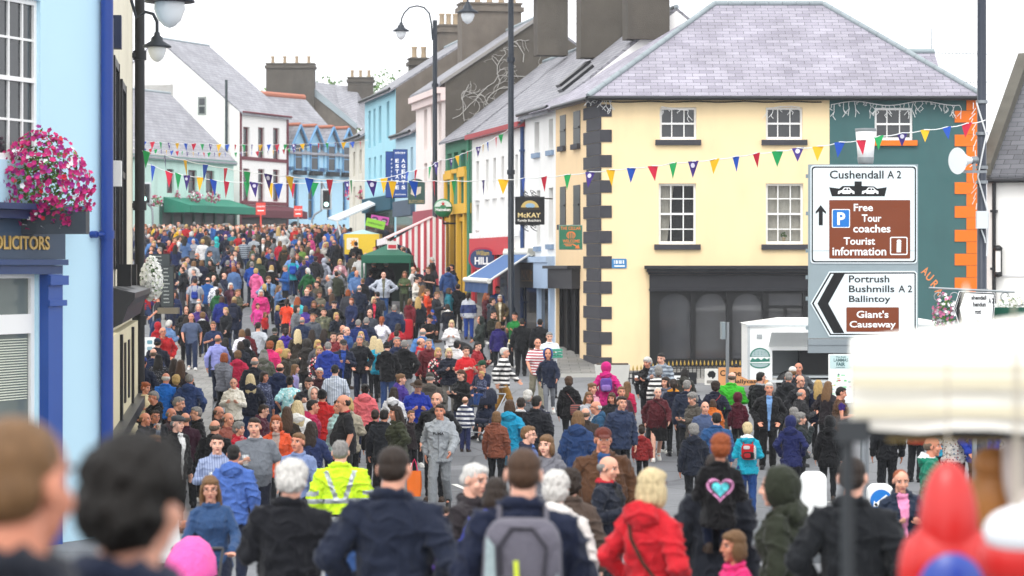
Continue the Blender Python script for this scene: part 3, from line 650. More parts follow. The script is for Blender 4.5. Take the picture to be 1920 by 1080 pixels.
b.build('ridge_tile', OT, f.o)
b = MB(); zz = f.at(600, 318)[1]; b.box(0, f.L, -.12, -.002, zz-.15, zz+.12); b.build('trim', M('3d5f86', .6), f.o)
b = MB(); x0, x1, z0, z1 = f.rect(542, 655, 412, 450); b.box(x0, x1, -.05, -.002, -.5, z0+.3); b.build('shopfront', M('7fb8d6', .6, .1), f.o)
b = MB(); xc = f.at(553, 430)[0]; b.prism([(xc-.9, -.5)] + [(xc-.9*math.cos(t*math.pi/10), f.at(555,438)[1]+.9*math.sin(t*math.pi/10)) for t in range(11)] + [(xc+.9, -.5)], -.08, -.051); b.build('archway', M('12161a', .6), f.o)
# grey roughcast house with wide stack behind, and one more chimney to its right
f = Face('grey_house', 'grey roughcast house with a very wide chimney stack behind the blue dormers', (-19.3, 206), (-11.2, 206), 6.4); s = F/206
pz = lambda py: ZC + (500-py)/s - 6.4
px_ = lambda px: (px-960)/s - f.a.x
b = MB(); b.prism([(px_(497), -1), (px_(497), pz(190)), (px_(545), pz(150)), (px_(590), pz(172)), (px_(668), pz(238)), (px_(668), -1)], 0, .4); b.build('gable_wall', CHIM, f.o)
b = MB(); b.poly([(px_(540), -.05, pz(146)), (px_(672), -.05, pz(240)), (px_(672)+2.2, 9, pz(240)), (px_(540)+3.5, 9, pz(146))]); b.poly([(px_(586), -.07, pz(178)), (px_(590), -.07, pz(166)), (px_(670), -.07, pz(233)), (px_(668), -.07, pz(243))], 1); b.build('roof', [SLF, LEAD], f.o)
b = MB(); b.poly([(px_(586), .5, pz(172)), (px_(668), .5, pz(240)), (px_(705), 8, pz(228)), (px_(660), 8, pz(150)), (px_(590), 8, pz(143))]); b.build('roof', SLF, f.o)
chimney(f, px_(500), px_(590), -.6, .9, pz(225), pz(121), CHIMD, 4)
chimney(f, px_(634)+.3, px_(690), 7, 8.2, pz(180), pz(134), CHIMD, 3)
f.o['label'] = 'grey roughcast house with a very wide chimney stack behind the blue dormers'
# ------------------------------------------------------------------ left hand side
d = Vector((.35, .937)); bb_ = Vector((-5.78, 38)); f = Face('blue_office', 'bright light blue office building with sash window and gilt solicitors sign', bb_ - d*6, bb_, 1.15); BO = f
SKYB = M('bfe2f2', .7, .03, 1.0, .05, 60, dirt=.05); DB = M('1f3f8a', .35, .08, 3); DBW = M('27406e', .4, .1, 3); FASC = M('33465c', .45, .1)
hu = f.rect(-27, 76, -8, 300); hl = f.rect(-120, 72, 508, 900)
b = MB(); wall_holes(b, 0, f.L, -1.2, 13, [hu, hl], .12)
b.poly([(f.L, 0, -1.2), (f.L, 6, -1.2), (f.L, 6, 13), (f.L, 0, 13)]); b.poly([(0, 0, -1.2), (0, 0, 13), (0, 6, 13), (0, 6, -1.2)]); b.build('wall', SKYB, f.o)
b = MB(); b.box(-.1, f.L+.1, -.4, 6.2, 13, 13.3); b.build('roof', SLATE2, f.o)
window(f.o, hu, 4, 4, WHITEF, None, rev=.11, fw=.07); wo = window(f.o, hl, 1, 1, WHITEF, None, rev=.11, fw=.1, sash=False, glass=M('6d7672', .12, .15, 2, spec=.5))
z = f.at(30, 608)[1]; b = MB(); b.box(hl[0]+.1, hl[1]-.1, .03, .13, z-.13, z+.13); b.build('frame', WHITEF, wo)
b = MB(); zt = f.at(30, 632)[1]
for i in range(24): b.obox(((hl[0]+hl[1])/2, .1, zt-.035*i-.03), ((hl[1]-hl[0])/2-.14, 0, 0), (0, .012, .01), (0, -.001, .0012))
b.build('blind', M('dfe3d2', .7, .03), wo)
xr = f.at(122, 400)[0]; z0, z1 = f.at(60, 412)[1], f.at(60, 384)[1]
b = MB(); b.box(0, xr, -.42, -.002, z0+.12, z1); b.box(0, xr-.05, -.3, -.002, z0, z0+.117); b.build('cornice', M('24345c', .4, .1), f.o)
xr = f.at(106, 450)[0]; zb = f.at(60, 486)[1]; b = MB(); b.box(0, xr, -.14, -.002, zb, z0-.003); o = b.build('sign_board', FASC, f.o)
GOLD = M('c6a35a', .35, .15, 8, metal=.3)
xa, xb, za, zc = f.rect(-24, 91, 442, 468, -.14); text('SOLICITORS', xa, xb, za, zc, -.142, GOLD, f.o, bold=.02, depth=.02)
b = MB(); zd = f.at(60, 514)[1]; b.box(0, xr-.02, -.2, -.002, zb-.08, zb-.003); b.box(0, xr-.07, -.14, -.002, zd, zb-.083); b.build('architrave', DBW, f.o)
b = MB(); xp0, xp1 = f.at(74, 600)[0], f.at(101, 600)[0]; b.box(xp0, xp1, -.14, -.002, -1, zd-.003); b.box(xp0-.04, xp1+.06, -.2, -.141, zd-.15, zd-.02); ze_ = f.at(88, 568)[1]; b.box(xp0-.03, xp1+.05, -.18, -.141, ze_-.04, ze_+.04); b.build('pilaster', M('2a4f9a', .4, .1), f.o)
b = MB(); xd = f.at(189, 300)[0]; b.tube([(xd, -.1, -1), (xd, -.1, 13)], .088, 14)
for py in (440,): z = f.at(189, py)[1]; b.tube([(xd, -.1, z-.06), (xd, -.1, z+.06)], .105, 14); b.tube([(xd, -.1, z), (xd-.28, -.1, z)], .03, 8); b.tube([(xd-.28, -.1, z), (xd-.28, 0, z)], .05, 8)
b.build('drainpipe', DB, f.o)
# cream and black timbered pub beyond the blue office
f = Face('pub_building', 'cream walled building with black painted window frames, black pipe and black shop cornice', (-6.25, 39.6), (-8.25, 58), 1.0); PB = f
CRM = M('e9e2cb', .8, .05, 1.5, dirt=.2); BLK = M('141518', .35, .2, 4)
b = MB(); wall_holes(b, 0, f.L, -1.2, 12.5, [], .1); b.poly([(f.L, 0, -1.2), (f.L, 6, -1.2), (f.L, 6, 12.5), (f.L, 0, 12.5)]); b.poly([(0, 0, -1.2), (0, 0, 12.5), (0, 6, 12.5), (0, 6, -1.2)]); b.build('wall', CRM, f.o)
b = MB(); b.box(-.1, f.L+.1, -.35, 6.2, 12.5, 12.8); b.build('roof', SLATE2, f.o)
for i, (p0, p1, y0, y1) in enumerate(((201,205.5,30,505),(208.5,218,112,505),(223,231,155,500))):
    x0, x1, z0, z1 = f.rect(p0, p1, y0, y1); b = MB(); b.box(x0, x0+.14, -.07, -.002, z0, z1); b.box(x1-.14, x1, -.07, -.002, z0, z1); b.box(x0+.14, x1-.14, -.06, -.002, z1-.15, z1); b.box(x0+.14, x1-.14, -.05, -.002, (z0+z1)/2-.06, (z0+z1)/2+.06)
    o = b.build('window', BLK, f.o); b = MB(); b.box(x0+.14, x1-.14, -.03, -.002, z0, z1-.15); b.build('pane', GLASS, o)
b = MB(); x = f.L-.25; b.tube([(x, -.16, -1), (x, -.16, 12.4)], .11, 12)
for py in (85, 380, 605, 740): z = f.at(240, py)[1]; b.tube([(x, -.16, z-.1), (x, -.16, z+.1)], .15, 12); b.box(x-.12, x+.12, -.16, -.002, z-.05, z+.05)
b.build('drainpipe', BLK, f.o)
zc0, zc1 = f.at(225, 588)[1], f.at(225, 545)[1]
b = MB(); b.xprism([(-.002, zc1+.1), (-.42, zc1), (-.42, zc1-.1), (-.3, zc1-.25), (-.2, zc0-.1), (-.002, zc0-.2)], f.at(207, 540)[0], f.L-1.2); b.build('cornice', M('2a2c31', .4, .2, 3), f.o)
for px in (214, 226):
    x, z = f.at(px, 525); b = MB(); b.box(x, x+.5, -.3, -.05, zc1+.1, zc1+.5); b.build('floodlight', BLK, f.o)
b = MB(); b.box(.3, f.L-1.2, -.15, -.002, -1, zc0-.25); b.build('shopfront', M('ddd3b0', .6, .08, 2), f.o)
b = MB()
for x in (7.2, 13.2): b.box(x, x+.35, -.2, -.151, -1, zc0-.3)
for x in (9.2, 11.2): b.box(x, x+.5, -.18, -.151, zc0-1.6, zc0-.5)
b.box(.3, f.L-1.2, -.34, -.151, zc0-2.0, zc0-1.8)
b.build('pilaster', BLK, f.o)
b = MB(); b.box(.5, f.L-1.5, -.2, -.151, -.2, zc0-2.1)
for i in range(24): x = .5+i*.62; b.box(x, x+.3, -.215, -.201, -.2, zc0-2.15)
b.build('panelling', M('e4dab8', .6, .08, 2), f.o)
x, z = f.at(203, 325); b = MB(); b.box(x, x+.35, -.22, -.002, z-.22, z+.22); b.build('alarm_box', WHITEF, f.o)
x, z = f.at(209, 60); b = MB(); b.box(x, x+.35, -.17, -.002, z-.28, z+.3); b.build('alarm_box', M('1c2a4a', .4), f.o)
# white house on the far right
f = Face('white_house', 'white house with slate roof and iron wall lantern at the right edge', (14.86, 83.45), (20.2, 80.75), 1.3); WR = f; s = 62
ze = f.at(1900, 333)[1]; b = MB(); wall_holes(b, 0, f.L, -1.2, ze, [], .1); b.poly([(0, 0, -1.2), (0, 0, ze), (0, 4, ze+3.6), (0, 8, ze), (0, 8, -1.2)]); b.build('wall', WH, f.o)
b = MB(); b.xprism([(-.3, ze-.05), (4, ze+3.6), (4, ze+3.75), (-.3, ze+.08)], .0, f.L); b.build('roof', BRICK('6f7076', '5b5c62', '2e2f33', .5, .24, .012), f.o)
b = MB(); b.xprism([(-.3, ze-.1), (4, ze+3.65), (4, ze+4.2), (-.3, ze+.45)], -.15, .22); b.build('verge_wall', M('5d5a52', .95, .3, 2, dirt=.4), f.o)
gutter(f, 0, f.L, ze-.1); x, z = f.at(1865, 430); pipe(f, x, -1, ze-.1, r=.06)
x, z = f.at(1875, 490); b = MB(); b.lathe([(.02, -.5), (.13, -.46), (.13, -.36), (.1, -.33)], (x, -.2, z), 12); b.lathe([(.1, .33), (.14, .36), (.14, .42), (.05, .5)], (x, -.2, z), 12)
for sx in (-.11, .11): b.box(x+sx-.015, x+sx+.015, -.215, -.185, z-.36, z+.38)
o = b.build('wall_lantern', BLK, f.o); b = MB(); b.lathe([(.085, -.33), (.085, .33)], (x, -.2, z), 12); b.build('glass', M('f2f2ee', .2, .02), o)
xa, za = f.at(1960, 700); b = MB()
for r in (2.25, 2.0): b.tube([(xa + r*math.cos(t*math.pi/14), -.05, za-.2 + r*1.15*math.sin(t*math.pi/14)) for t in range(15)], .1, 6)
b.build('arch_moulding', M('cfd2d4', .7, .05), f.o)
b = MB(); zz = f.at(1900, 517)[1]; b.box(.5, f.L, -.03, -.002, zz-.03, zz+.03); b.build('string_course', M('d9dadb', .7), f.o)
# tree far behind the roofs
def tree(label, loc, h, cw, n, seed, name='tree'):
    rnd = random.Random(seed); o = thing(name, label, 'tree', loc); b = MB(); b.tube([(0,0,-1),(.1,0,h*.3),(0,.1,h*.6),(.1,0,h*.9)], [.35,.28,.18,.05], 8)
    for i in range(7): a = rnd.uniform(0, 6.28); b.tube([(0,0,h*.35+i*.05*h), (math.cos(a)*cw*.35, math.sin(a)*cw*.35, h*.55+i*.05*h)], [.1,.03], 5)
    b.build('trunk', M('4a3f33', .9, .2), o); b = MB(); cl = [(rnd.gauss(0,.42)*cw*.5, rnd.gauss(0,.42)*cw*.5, h*rnd.uniform(.45,1), rnd.uniform(.12,.24)*cw) for i in range(26)]
    for i in range(n):
        x, y, z, r = rnd.choice(cl); v = Vector((rnd.gauss(0,1), rnd.gauss(0,1), rnd.gauss(0,1))).normalized()*r*rnd.uniform(.5,1); c = Vector((x,y,z))+v
        u = Vector((rnd.gauss(0,1),rnd.gauss(0,1),rnd.gauss(0,1))).normalized(); t = u.orthogonal().normalized(); sz = rnd.uniform(.12,.26)
        b.poly([c+u*sz, c+t*sz*.6, c-u*sz, c-t*sz*.6], rnd.randrange(3))
    b.build('crown', [M('4f7233', .8, .2), M('64863e', .8, .2), M('3d5a2a', .8, .2)], o); return o
tree('leafy green tree showing above the white townhouse roof', (-21.5, 228, 8), 11.5, 8, 2600, 2)
tree('low green trees behind the grey house chimneys', (-14, 232, 8), 12.5, 9, 2600, 3)
# ------------------------------------------------------------------ direction signs
SW = M('dfe9ec', .4, .03, 2); SK = M('101214', .4, .05); SBR = M('7a3a1c', .4, .06, 3); SBL = M('1c73c4', .4, .05); SWH = M('f4f6f6', .4, .02)
class Plate:
    def __init__(s, o, cx, sc, z0): s.o, s.cx, s.s, s.z0 = o, cx, sc, z0
    def x(s, px): return (px - s.cx)/s.s
    def z(s, py): return ZC + (500-py)/s.s - s.z0
    def poly(s, pts, y, d, mat, name, parent=None):
        b = MB(); b.prism([(s.x(a), s.z(c)) for a, c in pts], y-d, y); return b.build(name, mat, parent or s.o)
    def rr(s, x0, x1, y0, y1, r, y, d, mat, name, parent=None):
        b = MB(); b.prism(rrect(s.x(x0), s.z(y1), s.x(x1), s.z(y0), r), y-d, y); return b.build(name, mat, parent or s.o)
    def t(s, w, x0, x1, y0, y1, y, mat, bold=.014, parent=None, shear=0): return text(w, s.x(x0), s.x(x1), s.z(y1), s.z(y0), y, mat, parent or s.o, bold=bold, depth=.003, shear=shear)
SY = 41.7
o = thing('direction_sign', 'tall road direction sign with ferry symbol and brown tourist panels above the food van', 'road sign', ((1620-960)/120, SY, g(SY)))
p = Plate(o, 1620, 120, g(SY))
b = MB(); b.tube([(0, .06, -.5), (0, .06, p.z(308))], .045, 12); b.build('post', STEEL, o)
b = MB(); b.box(p.x(1516), p.x(1722), 0, .04, p.z(634), p.z(308)); 
for zz in (330, 400, 470, 520, 560, 615): b.box(p.x(1512), p.x(1722), .042, .075, p.z(zz)-.03, p.z(zz)+.03)
b.build('backing_sheet', M('8e9ca1', .5, .08, 3), o)
b = MB(); b.box(p.x(1516), p.x(1716), .0, .12, p.z(662), p.z(636)); b.box(p.x(1516), p.x(1716), -.012, -.001, p.z(647), p.z(644)); b.build('lower_box', M('848d92', .5, .1, 3), o)
up = p.rr(1520, 1720, 310, 494, .05, -.002, .012, SW, 'upper_plate'); y = -.0145
def border(pts_out, pts_in, y):   # ring between two outlines
    n = len(pts_out); b = MB(); v = [(p.x(a), y, p.z(c)) for a, c in pts_out] + [(p.x(a), y, p.z(c)) for a, c in pts_in]
    b.add(v, [(i, (i+1) % n, (i+1) % n+n, i+n) for i in range(n)]); return b
def rpx(x0, x1, y0, y1, r): return [(a, c) for a, c in rrect(x0, y0, x1, y1, r)]
border(rpx(1522, 1718, 312, 492, 6), rpx(1524.5, 1715.5, 314.5, 489.5, 5), y-.001).build('border', SK, up)
p.t('Cushendall', 1556, 1657, 319.5, 335, y, SK, parent=up); p.t('A 2', 1664, 1690, 320, 334.5, y, SK, parent=up)
z5 = lambda L: [(1480 + a/2, c/2) for a, c in L]
p.poly(z5([(150,702),(188,707),(200,697),(245,697),(245,680),(272,680),(272,697),(318,699),(330,707),(366,702),(358,736),(160,736)]), y, .002, SK, 'ferry_symbol', up)
for dx in (0, 90): 
    c = p.poly([(1480+(a+dx)/2, q/2) for a, q in [(182,727),(184,716),(198,713),(206,703),(226,703),(236,713),(244,717),(245,727)]], y-.002, .002, SWH, 'car_symbol', up)
    p.poly([(1480+(a+dx)/2, q/2) for a, q in [(203,713),(209,706),(216,706),(216,713)]], y-.004, .001, SK, 'window_symbol', up); p.poly([(1480+(a+dx)/2, q/2) for a, q in [(219,713),(219,706),(224,706),(230,713)]], y-.004, .001, SK, 'window_symbol', up)
    for wx in (195, 233): p.poly([(1480+(wx+dx+5*math.cos(t))/2, (727+5*math.sin(t))/2) for t in [k*math.pi/6 for k in range(12)]], y-.004, .001, SK, 'wheel_symbol', up)
br = p.rr(1555, 1707, 375, 485, .015, y, .002, SBR, 'tourist_panel', up); y2 = y-.0025
p.rr(1560, 1594, 392, 427, .02, y2, .001, SWH, 'parking_border', up); p.rr(1561.5, 1592.5, 393.5, 425.5, .018, y2-.0015, .001, SBL, 'parking_panel', up)
p.t('P', 1570, 1585, 398, 422, y2-.003, SWH, .03, up)
for w_, a, c, d, e in (('Free',1601,1637,382,396),('Tour',1616,1653,402,416),('coaches',1600,1670,421,436),('Tourist',1582,1641,445,459),('information',1561,1662,463,479)): p.t(w_, a, c, d, e, y2, SWH, .02, up)
b = border(rpx(1669, 1702, 444, 478, 3), rpx(1671, 1700, 446, 476, 2), y2-.001); b.build('border', SWH, up); p.t('i', 1681, 1690, 449, 473, y2, SWH, .05, up, .02)
p.poly(z5([(118,769),(138,794),(138,802),(126,793),(126,845),(111,845),(111,793),(99,802),(99,794)]), y, .002, SK, 'arrow', up)
b = MB(); b.box(p.x(1521), p.x(1719), -.0165, -.0155, p.z(470.6), p.z(470)); b.build('seam', M('6a6f70', .6), up)
O = [(1520,569),(1555,509),(1716,508),(1720,512),(1720,627),(1716,631),(1555,631)]; I1 = [(1522.5,569),(1556.5,511),(1715,510.5),(1717.5,513),(1717.5,626),(1715,628.5),(1556.5,628.5)]; I2 = [(1526,569),(1558.5,513.5),(1714,513),(1715,514),(1715,625),(1714,626),(1558.5,626)]
lo = p.poly(O, -.002, .012, SW, 'lower_plate'); border(I1, I2, y-.001).build('border', SK, lo)
z7 = lambda L: [(1480 + a/2.4545, 280 + c/2.4545) for a, c in L]
p.poly(z7([(205,573),(256,573),(180,710),(254,846),(204,846),(130,710)]), y, .002, SK, 'chevron', lo)
def t7(w_, a, c, d, e, mat, yy, bold=.014): p.t(w_, 1480+a/2.4545, 1480+c/2.4545, 280+d/2.4545, 280+e/2.4545, yy, mat, bold, lo)
t7('Portrush', 275, 461, 580, 613, SK, y); t7('Bushmills', 275, 484, 626, 658, SK, y); t7('A 2', 503, 566, 626, 658, SK, y); t7('Ballintoy', 275, 466, 673, 712, SK, y)
p.rr(1480+263/2.4545, 1480+505/2.4545, 280+727/2.4545, 280+840/2.4545, .015, y, .002, SBR, 'tourist_panel', lo)
t7("Giant's", 310, 457, 742, 776, SWH, y2, .02); t7('Causeway', 278, 491, 790, 829, SWH, y2, .02)
# second sign and pole on the right
PX = (1850-960)/120
o = thing('utility_pole', 'tall dark steel pole with brackets and white junction box at the right', 'pole', (PX, SY+.4, g(SY))); q = Plate(o, 1850, 120, g(SY))
b = MB(); b.tube([(0,0,-.5), (0,0,q.z(555)), (0,0,q.z(554)), (0,0,q.z(-40))], [.09,.09,.075,.07], 14); b.build('shaft', M('343a46', .4, .12, 4), o)
for py in (188, 248, 312, 340, 545): b = MB(); b.tube([(0,0,q.z(py)-.025), (0,0,q.z(py)+.025)], .095, 12); b.build('bracket', STEEL, o)
b = MB(); b.box(-.11, .06, -.2, -.08, q.z(428), q.z(395)); b.tube([(-.03,-.13,q.z(430)), (.02,-.12,q.z(445)), (.04,-.1,q.z(455))], .012, 6); b.build('junction_box', M('d4dadd', .4, .05), o)
b = MB(); b.tube([(-.1,-.1,q.z(190)), (.05,-.12,q.z(250)), (-.08,-.1,q.z(330)), (.09,-.1,q.z(400)), (.06,-.1,q.z(480))], .014, 5)
for i in range(20): zz = q.z(190+i*10); b.tube([(-.12+random.uniform(-.04,.04),-.08,zz), (-.16+random.uniform(-.06,.06),-.09,zz-.1)], .008, 4)
b.build('cable', M('dadcdd', .5), o)
b = MB(); b.tube([(-.85,-.1,q.z(540)), (.5,-.1,q.z(548))], .018, 6)
for sx in (-.7, -.45, .35): b.tube([(sx + .07*math.cos(t*.6), -.1, q.z(551)+.07*math.sin(t*.6)-.05) for t in range(9)], .01, 5)
b.build('basket_arm', M('a3a8ab', .4, .1, metal=.5), o)
o = thing('loudspeaker', 'white horn loudspeaker clamped to the tall dark pole', 'loudspeaker', P(1826, 300, 120) + Vector((0, .1, 0)))
b = MB(); rot = Matrix.Rotation(R(62), 4, 'Y').to_3x3() @ Matrix.Identity(3)
pr = [(.21, -.40), (.2, -.38), (.13, -.28), (.07, -.15), (.05, -.05)]
for (r, z) in ():
    pass
b.lathe(pr[::-1] if False else pr, (0,0,0), 24); m = b.build('horn', M('e8ebec', .35, .04), o); HQ = Vector((-.84, -.54, -.05)).to_track_quat('-Z', 'Y').to_euler(); m.rotation_euler = HQ; m.scale = (1, 1, .8)
b = MB(); b.lathe([(.05,-.06), (.06,-.02), (.06,.08), (.03,.1)], (0,0,0), 12); m = b.build('driver', STEEL, o); m.rotation_euler = HQ
b = MB(); b.box(-.15, .22, -.03, .03, -.2, -.16); b.box(.0, .04, -.03, .03, -.16, .02); b.build('clamp', STEEL, o)
o = thing('direction_sign', 'smaller left pointing road sign half hidden by white canopy peak on the right', 'road sign', ((1828-960)/122, 40.98, g(41))); q = Plate(o, 1828, 122, g(41)); p = q
b = MB(); b.tube([(.0,.05,-.5), (0,.05,q.z(560))], .04, 10); b.build('post', STEEL, o)
pl = q.poly([(1788,578),(1798,546),(1866,549),(1862,616),(1799,614)], 0, .012, SWH, 'plate'); y = -.013
border([(1789,578),(1799,547),(1865,550),(1861,615),(1800,613)], [(1791,578),(1800.5,549),(1863,552),(1859,613),(1801.5,611)], y-.001).build('border', SK, pl)
q.poly([(1801,549),(1809,549),(1799,578),(1806,611),(1799,611),(1792,578)], y, .002, SK, 'chevron', pl)
q.t('shendall', 1821, 1849, 554, 562, y, SK, .03, pl); q.t('hendun', 1824, 1848, 566, 575, y, SK, .03, pl); q.t('ront', 1828, 1839, 581, 589, y, SK, .03, pl); q.t('A 2', 1853, 1863, 559, 569, y, SK, .03, pl)
q.poly([(1831,600),(1847,603),(1845,614),(1831,611)], y, .002, SK, 'ferry_symbol', pl)
q.poly([(1793,615),(1840,619),(1838,640),(1790,640),(1786,630)], .0, .012, SWH, 'lower_plate'); q.poly([(1795,618),(1800,618),(1795,640),(1790,640)], -.0125, .002, SK, 'lower_chevron')
# lantern behind the sign
o = thing('street_lamp', 'white tapered lantern on a short post behind the big road sign', 'street lamp', ((1623-960)/100, 50, g(50))); q = Plate(o, 1623, 100, g(50))
b = MB(); b.tube([(0,0,-.3), (0,0,q.z(305))], .06, 10); b.build('post', STEEL, o)
b = MB(); b.lathe([(.0, q.z(305)), (.13, q.z(305)), (.13, q.z(297)), (.15, q.z(295)), (.19, q.z(246)), (.0, q.z(246))], (0,0,0), 20); b.build('lantern', M('edeff0', .4, .03), o)
b = MB(); b.lathe([(.2, q.z(246)+.002), (.2, q.z(241)), (.05, q.z(240))], (0,0,0), 20); b.build('cap', M('787f82', .5, .1), o)
b = MB(); b.lathe([(.14, q.z(307)), (.16, q.z(295)-.002), (.1, q.z(294.5))], (0,0,0), 20); b.build('collar', M('787f82', .5, .1), o)
# ------------------------------------------------------------------ street lamps
def lantern(b1, b2, c, k=1.0):
    b1.lathe([(.0,.5*k),(.07*k,.48*k),(.08*k,.4*k),(.15*k,.34*k),(.16*k,.26*k),(.36*k,.14*k),(.37*k,.1*k),(.3*k,.1*k)], c, 20); b2.lathe([(.22*k,.098*k),(.23*k,.0),(.17*k,-.16*k),(.08*k,-.25*k),(.0,-.28*k)], c, 20)
GLOBE = M('e9edf0', .12, .05, spec=.6)
def lamp_post(label, px, s, top, arm, lx_px, ly, k, thick=.1):
    Y = F/s; o = thing('street_lamp', label, 'street lamp', ((px-960)/s, Y, g(Y)+.1)); q = Plate(o, px, s, g(Y)+.1)
    b = MB(); zt = q.z(top); b.tube([(0,0,-.3),(0,0,1.2),(0,0,1.25),(0,0,zt)], [thick*1.45,thick*1.4,thick,thick*.85], 14)
    b.tube([(0,0,.0),(0,0,.3)], thick*1.8, 14)
    for zz in (zt*.45, zt*.75): b.tube([(0,0,zz),(0,0,zz+.15)], thick*1.25, 14)
    b.build('post', LAMPB, o)
    pts = [(q.x(a), 0, q.z(c)) for a, c in arm]; b = MB(); b.tube(pts, .035, 8); b.build('arm', LAMPB, o)
    b1, b2 = MB(), MB(); c = (q.x(lx_px), 0, q.z(ly)); lantern(b1, b2, c, k); b1.tube([(c[0],0,c[2]+.45*k), pts[-1]], .03, 8); h = b1.build('lamp_head', LAMPB, o); b2.build('lamp_glass', GLOBE, h); return o
lamp_post('tallest black street lamp beside the butchers sign with lantern hanging left', 958, 55, -60, [(958,-20),(950,-45),(930,-62),(905,-62),(884,-40),(877,-10),(877,5)], 877, 30, 1.0, .11)
lamp_post('black swan neck street lamp beside the striped awning', 815.5, 45, 38, [(811,75),(809,45),(805,25),(795,14),(782,11),(768,14),(758,24),(753,35),(752,46)], 752, 63, .95, .11)
def wall_lamp(label, px, py, s, k, wx, wy):
    Y = F/s; c = P(px, py, s); o = thing('wall_lamp', label, 'wall lamp', c); b1, b2 = MB(), MB(); lantern(b1, b2, (0,0,0), k); b2o = b1.build('lamp_head', LAMPB, o); b2.build('lamp_glass', GLOBE, b2o)
    b = MB(); wv = P(wx, wy, s) - c; b.tube([(0,0,.45*k),(0,0,.75*k),(wv.x*.15,0,.95*k),(wv.x*.45,0,1.0*k),(wv.x*.8,0,.85*k),tuple(wv)], .035, 8); b.build('arm', LAMPB, o)
wall_lamp('nearest black bracket lantern hanging from the black timbered pub', 318, 17, 128, 1.0, 243, -4)
wall_lamp('second black bracket lantern lower and farther along the pub wall', 294.5, 96, 92, .8, 246, 0)
def traffic_light(label, px0, px1, y0, y1, s, pole):
    Y = F/s; o = thing('traffic_light', label, 'traffic light', ((px0+px1)/2/s - 960/s, Y, g(Y))); q = Plate(o, (px0+px1)/2, s, g(Y))
    b = MB(); b.box(q.x(px0)-.1, q.x(px1)+.1, -.12, -.1, q.z(y1)-.1, q.z(y0)+.1, 1); b.box(q.x(px0), q.x(px1), -.3, -.122, q.z(y1), q.z(y0), 0); h = b.build('signal_head', [M('20262a', .5, .1), M('c9d0d2', .5)], o)
    for i, m in enumerate((M('1a1210', .4), M('1a1610', .4), M('c8fff0', .4, emit=1.0))):
        b = MB(); zc = q.z(y0 + (y1-y0)*(.2+.3*i)); b.lathe([(.0,0),(.15,0),(.15,.05)], (0,0,0), 14); l_ = b.build('lamp', m, h); l_.location = (0,-.31,zc); l_.rotation_euler = (R(90),0,0)
    b = MB(); b.tube([(q.x(a), .05, q.z(c)) for a, c in pole] + [(q.x(pole[-1][0]), .05, -.2)], .07, 8); b.build('post', STEEL, o)
traffic_light('green traffic light at the left in front of the mint house', 262, 281, 345, 380, 30, [(277,383),(281,386),(285,392),(286,405)])
traffic_light('green traffic light in front of the blue dormer house', 606, 619, 357, 390, 30, [(612,360),(603,340),(602,395),(590,402),(585,412)])
# ------------------------------------------------------------------ bunting
BC = [M('1e9e58', .6, .05), M('43307f', .6, .05), M('e9b51f', .6, .05), M('1f50b4', .6, .05), M('c8223f', .6, .05)]; EMB = M('d9d6ea', .6)
def bunting(label, pts, tri0, seed, first=0, y_off=0, twist=.5, group='strings of bunting across the street', shrink=(1, 1)):
    """pts: (px,py,scale) of the flags along the cord"""
    rnd = random.Random(seed); W_ = [P(*q) for q in pts]; o = thing('bunting', label, 'bunting', W_[0], group=group)
    L = [q - W_[0] for q in W_]; b = MB(); fine = []
    for i in range(len(L)-1):
        for t in range(4): c = L[i].lerp(L[i+1], t/4); c.z -= .02*math.sin(math.pi*t/4); fine.append(c)
    b.tube(fine + [L[-1]], .008, 5); b.build('cord', M('eef0f0', .6), o)
    for i in range(1, len(L)-1):
        k = (i + first) % 5; d = (L[i+1]-L[i-1]).normalized(); tri = tuple(x*(shrink[0] + (shrink[1]-shrink[0])*i/len(L))*rnd.uniform(.9, 1.08) for x in tri0); wv = d*tri[0]/2
        a = Vector((-d.y, d.x, 0)); a.normalize(); tw = rnd.uniform(-twist, twist); lean = rnd.uniform(-.12, .12)
        wv = Matrix.Rotation(tw, 3, 'Z') @ wv; tip = L[i] + Vector((lean*tri[1], rnd.uniform(-.2,.2)*tri[1], -tri[1])) + wv*rnd.uniform(-.2,.2)
        b = MB(); e = Vector((0, .004, 0)); A, B_ = L[i]-wv, L[i]+wv; mid = (A+B_+tip)/3 + a*rnd.uniform(-.05,.05)*tri[0]
        b.add([A, B_, tip, mid], [(0,3,1),(1,3,2),(2,3,0)], 0, True); b.add([A+e, B_+e, tip+e, mid+e], [(1,3,0),(2,3,1),(0,3,2)], 0, True)
        fl = b.build('flag', BC[k], o)
        if k == 1:
            c = (A+B_+tip)/3*.75 + L[i]*.25; nv = (B_-A).cross(tip-A).normalized(); nv = nv if nv.y < 0 else -nv; u = (B_-A).normalized(); v_ = nv.cross(u); b = MB()
            b.poly([c + nv*.012 + (u*math.cos(t*math.pi/4) + v_*math.sin(t*math.pi/4))*tri[0]*.2 for t in range(8)]); b.build('emblem', EMB, fl)
A_ = [(250,278,86),(275,283,87),(309,291,88),(347,300,89),(385,308,90),(423,315,91),(463,321,92),(503,326,93),(543,330,94),(580,334,95),(618,336,96),(658,337.5,97),(697,338.5,98),(736,339,99),(775,339,100),(813,339,101),(851,338.5,102),(906,337.5,104),(944,336,105),(981,334,106),(1020,331,107),(1064,327,108),(1107,322,109),(1145,318,110),(1184,314.5,111),(1224,311,112),(1262,305,113),(1300,302,114),(1340,298,114.5),(1380,293,115),(1418,287,116),(1458,283,116.5),(1496,277,117),(1534,274,117.5),(1575,266,118),(1615,262,118.5),(1648,255,119),(1692,249,119),(1735,243,119.5),(1775,238,120),(1813,231,120),(1848,225,120)]
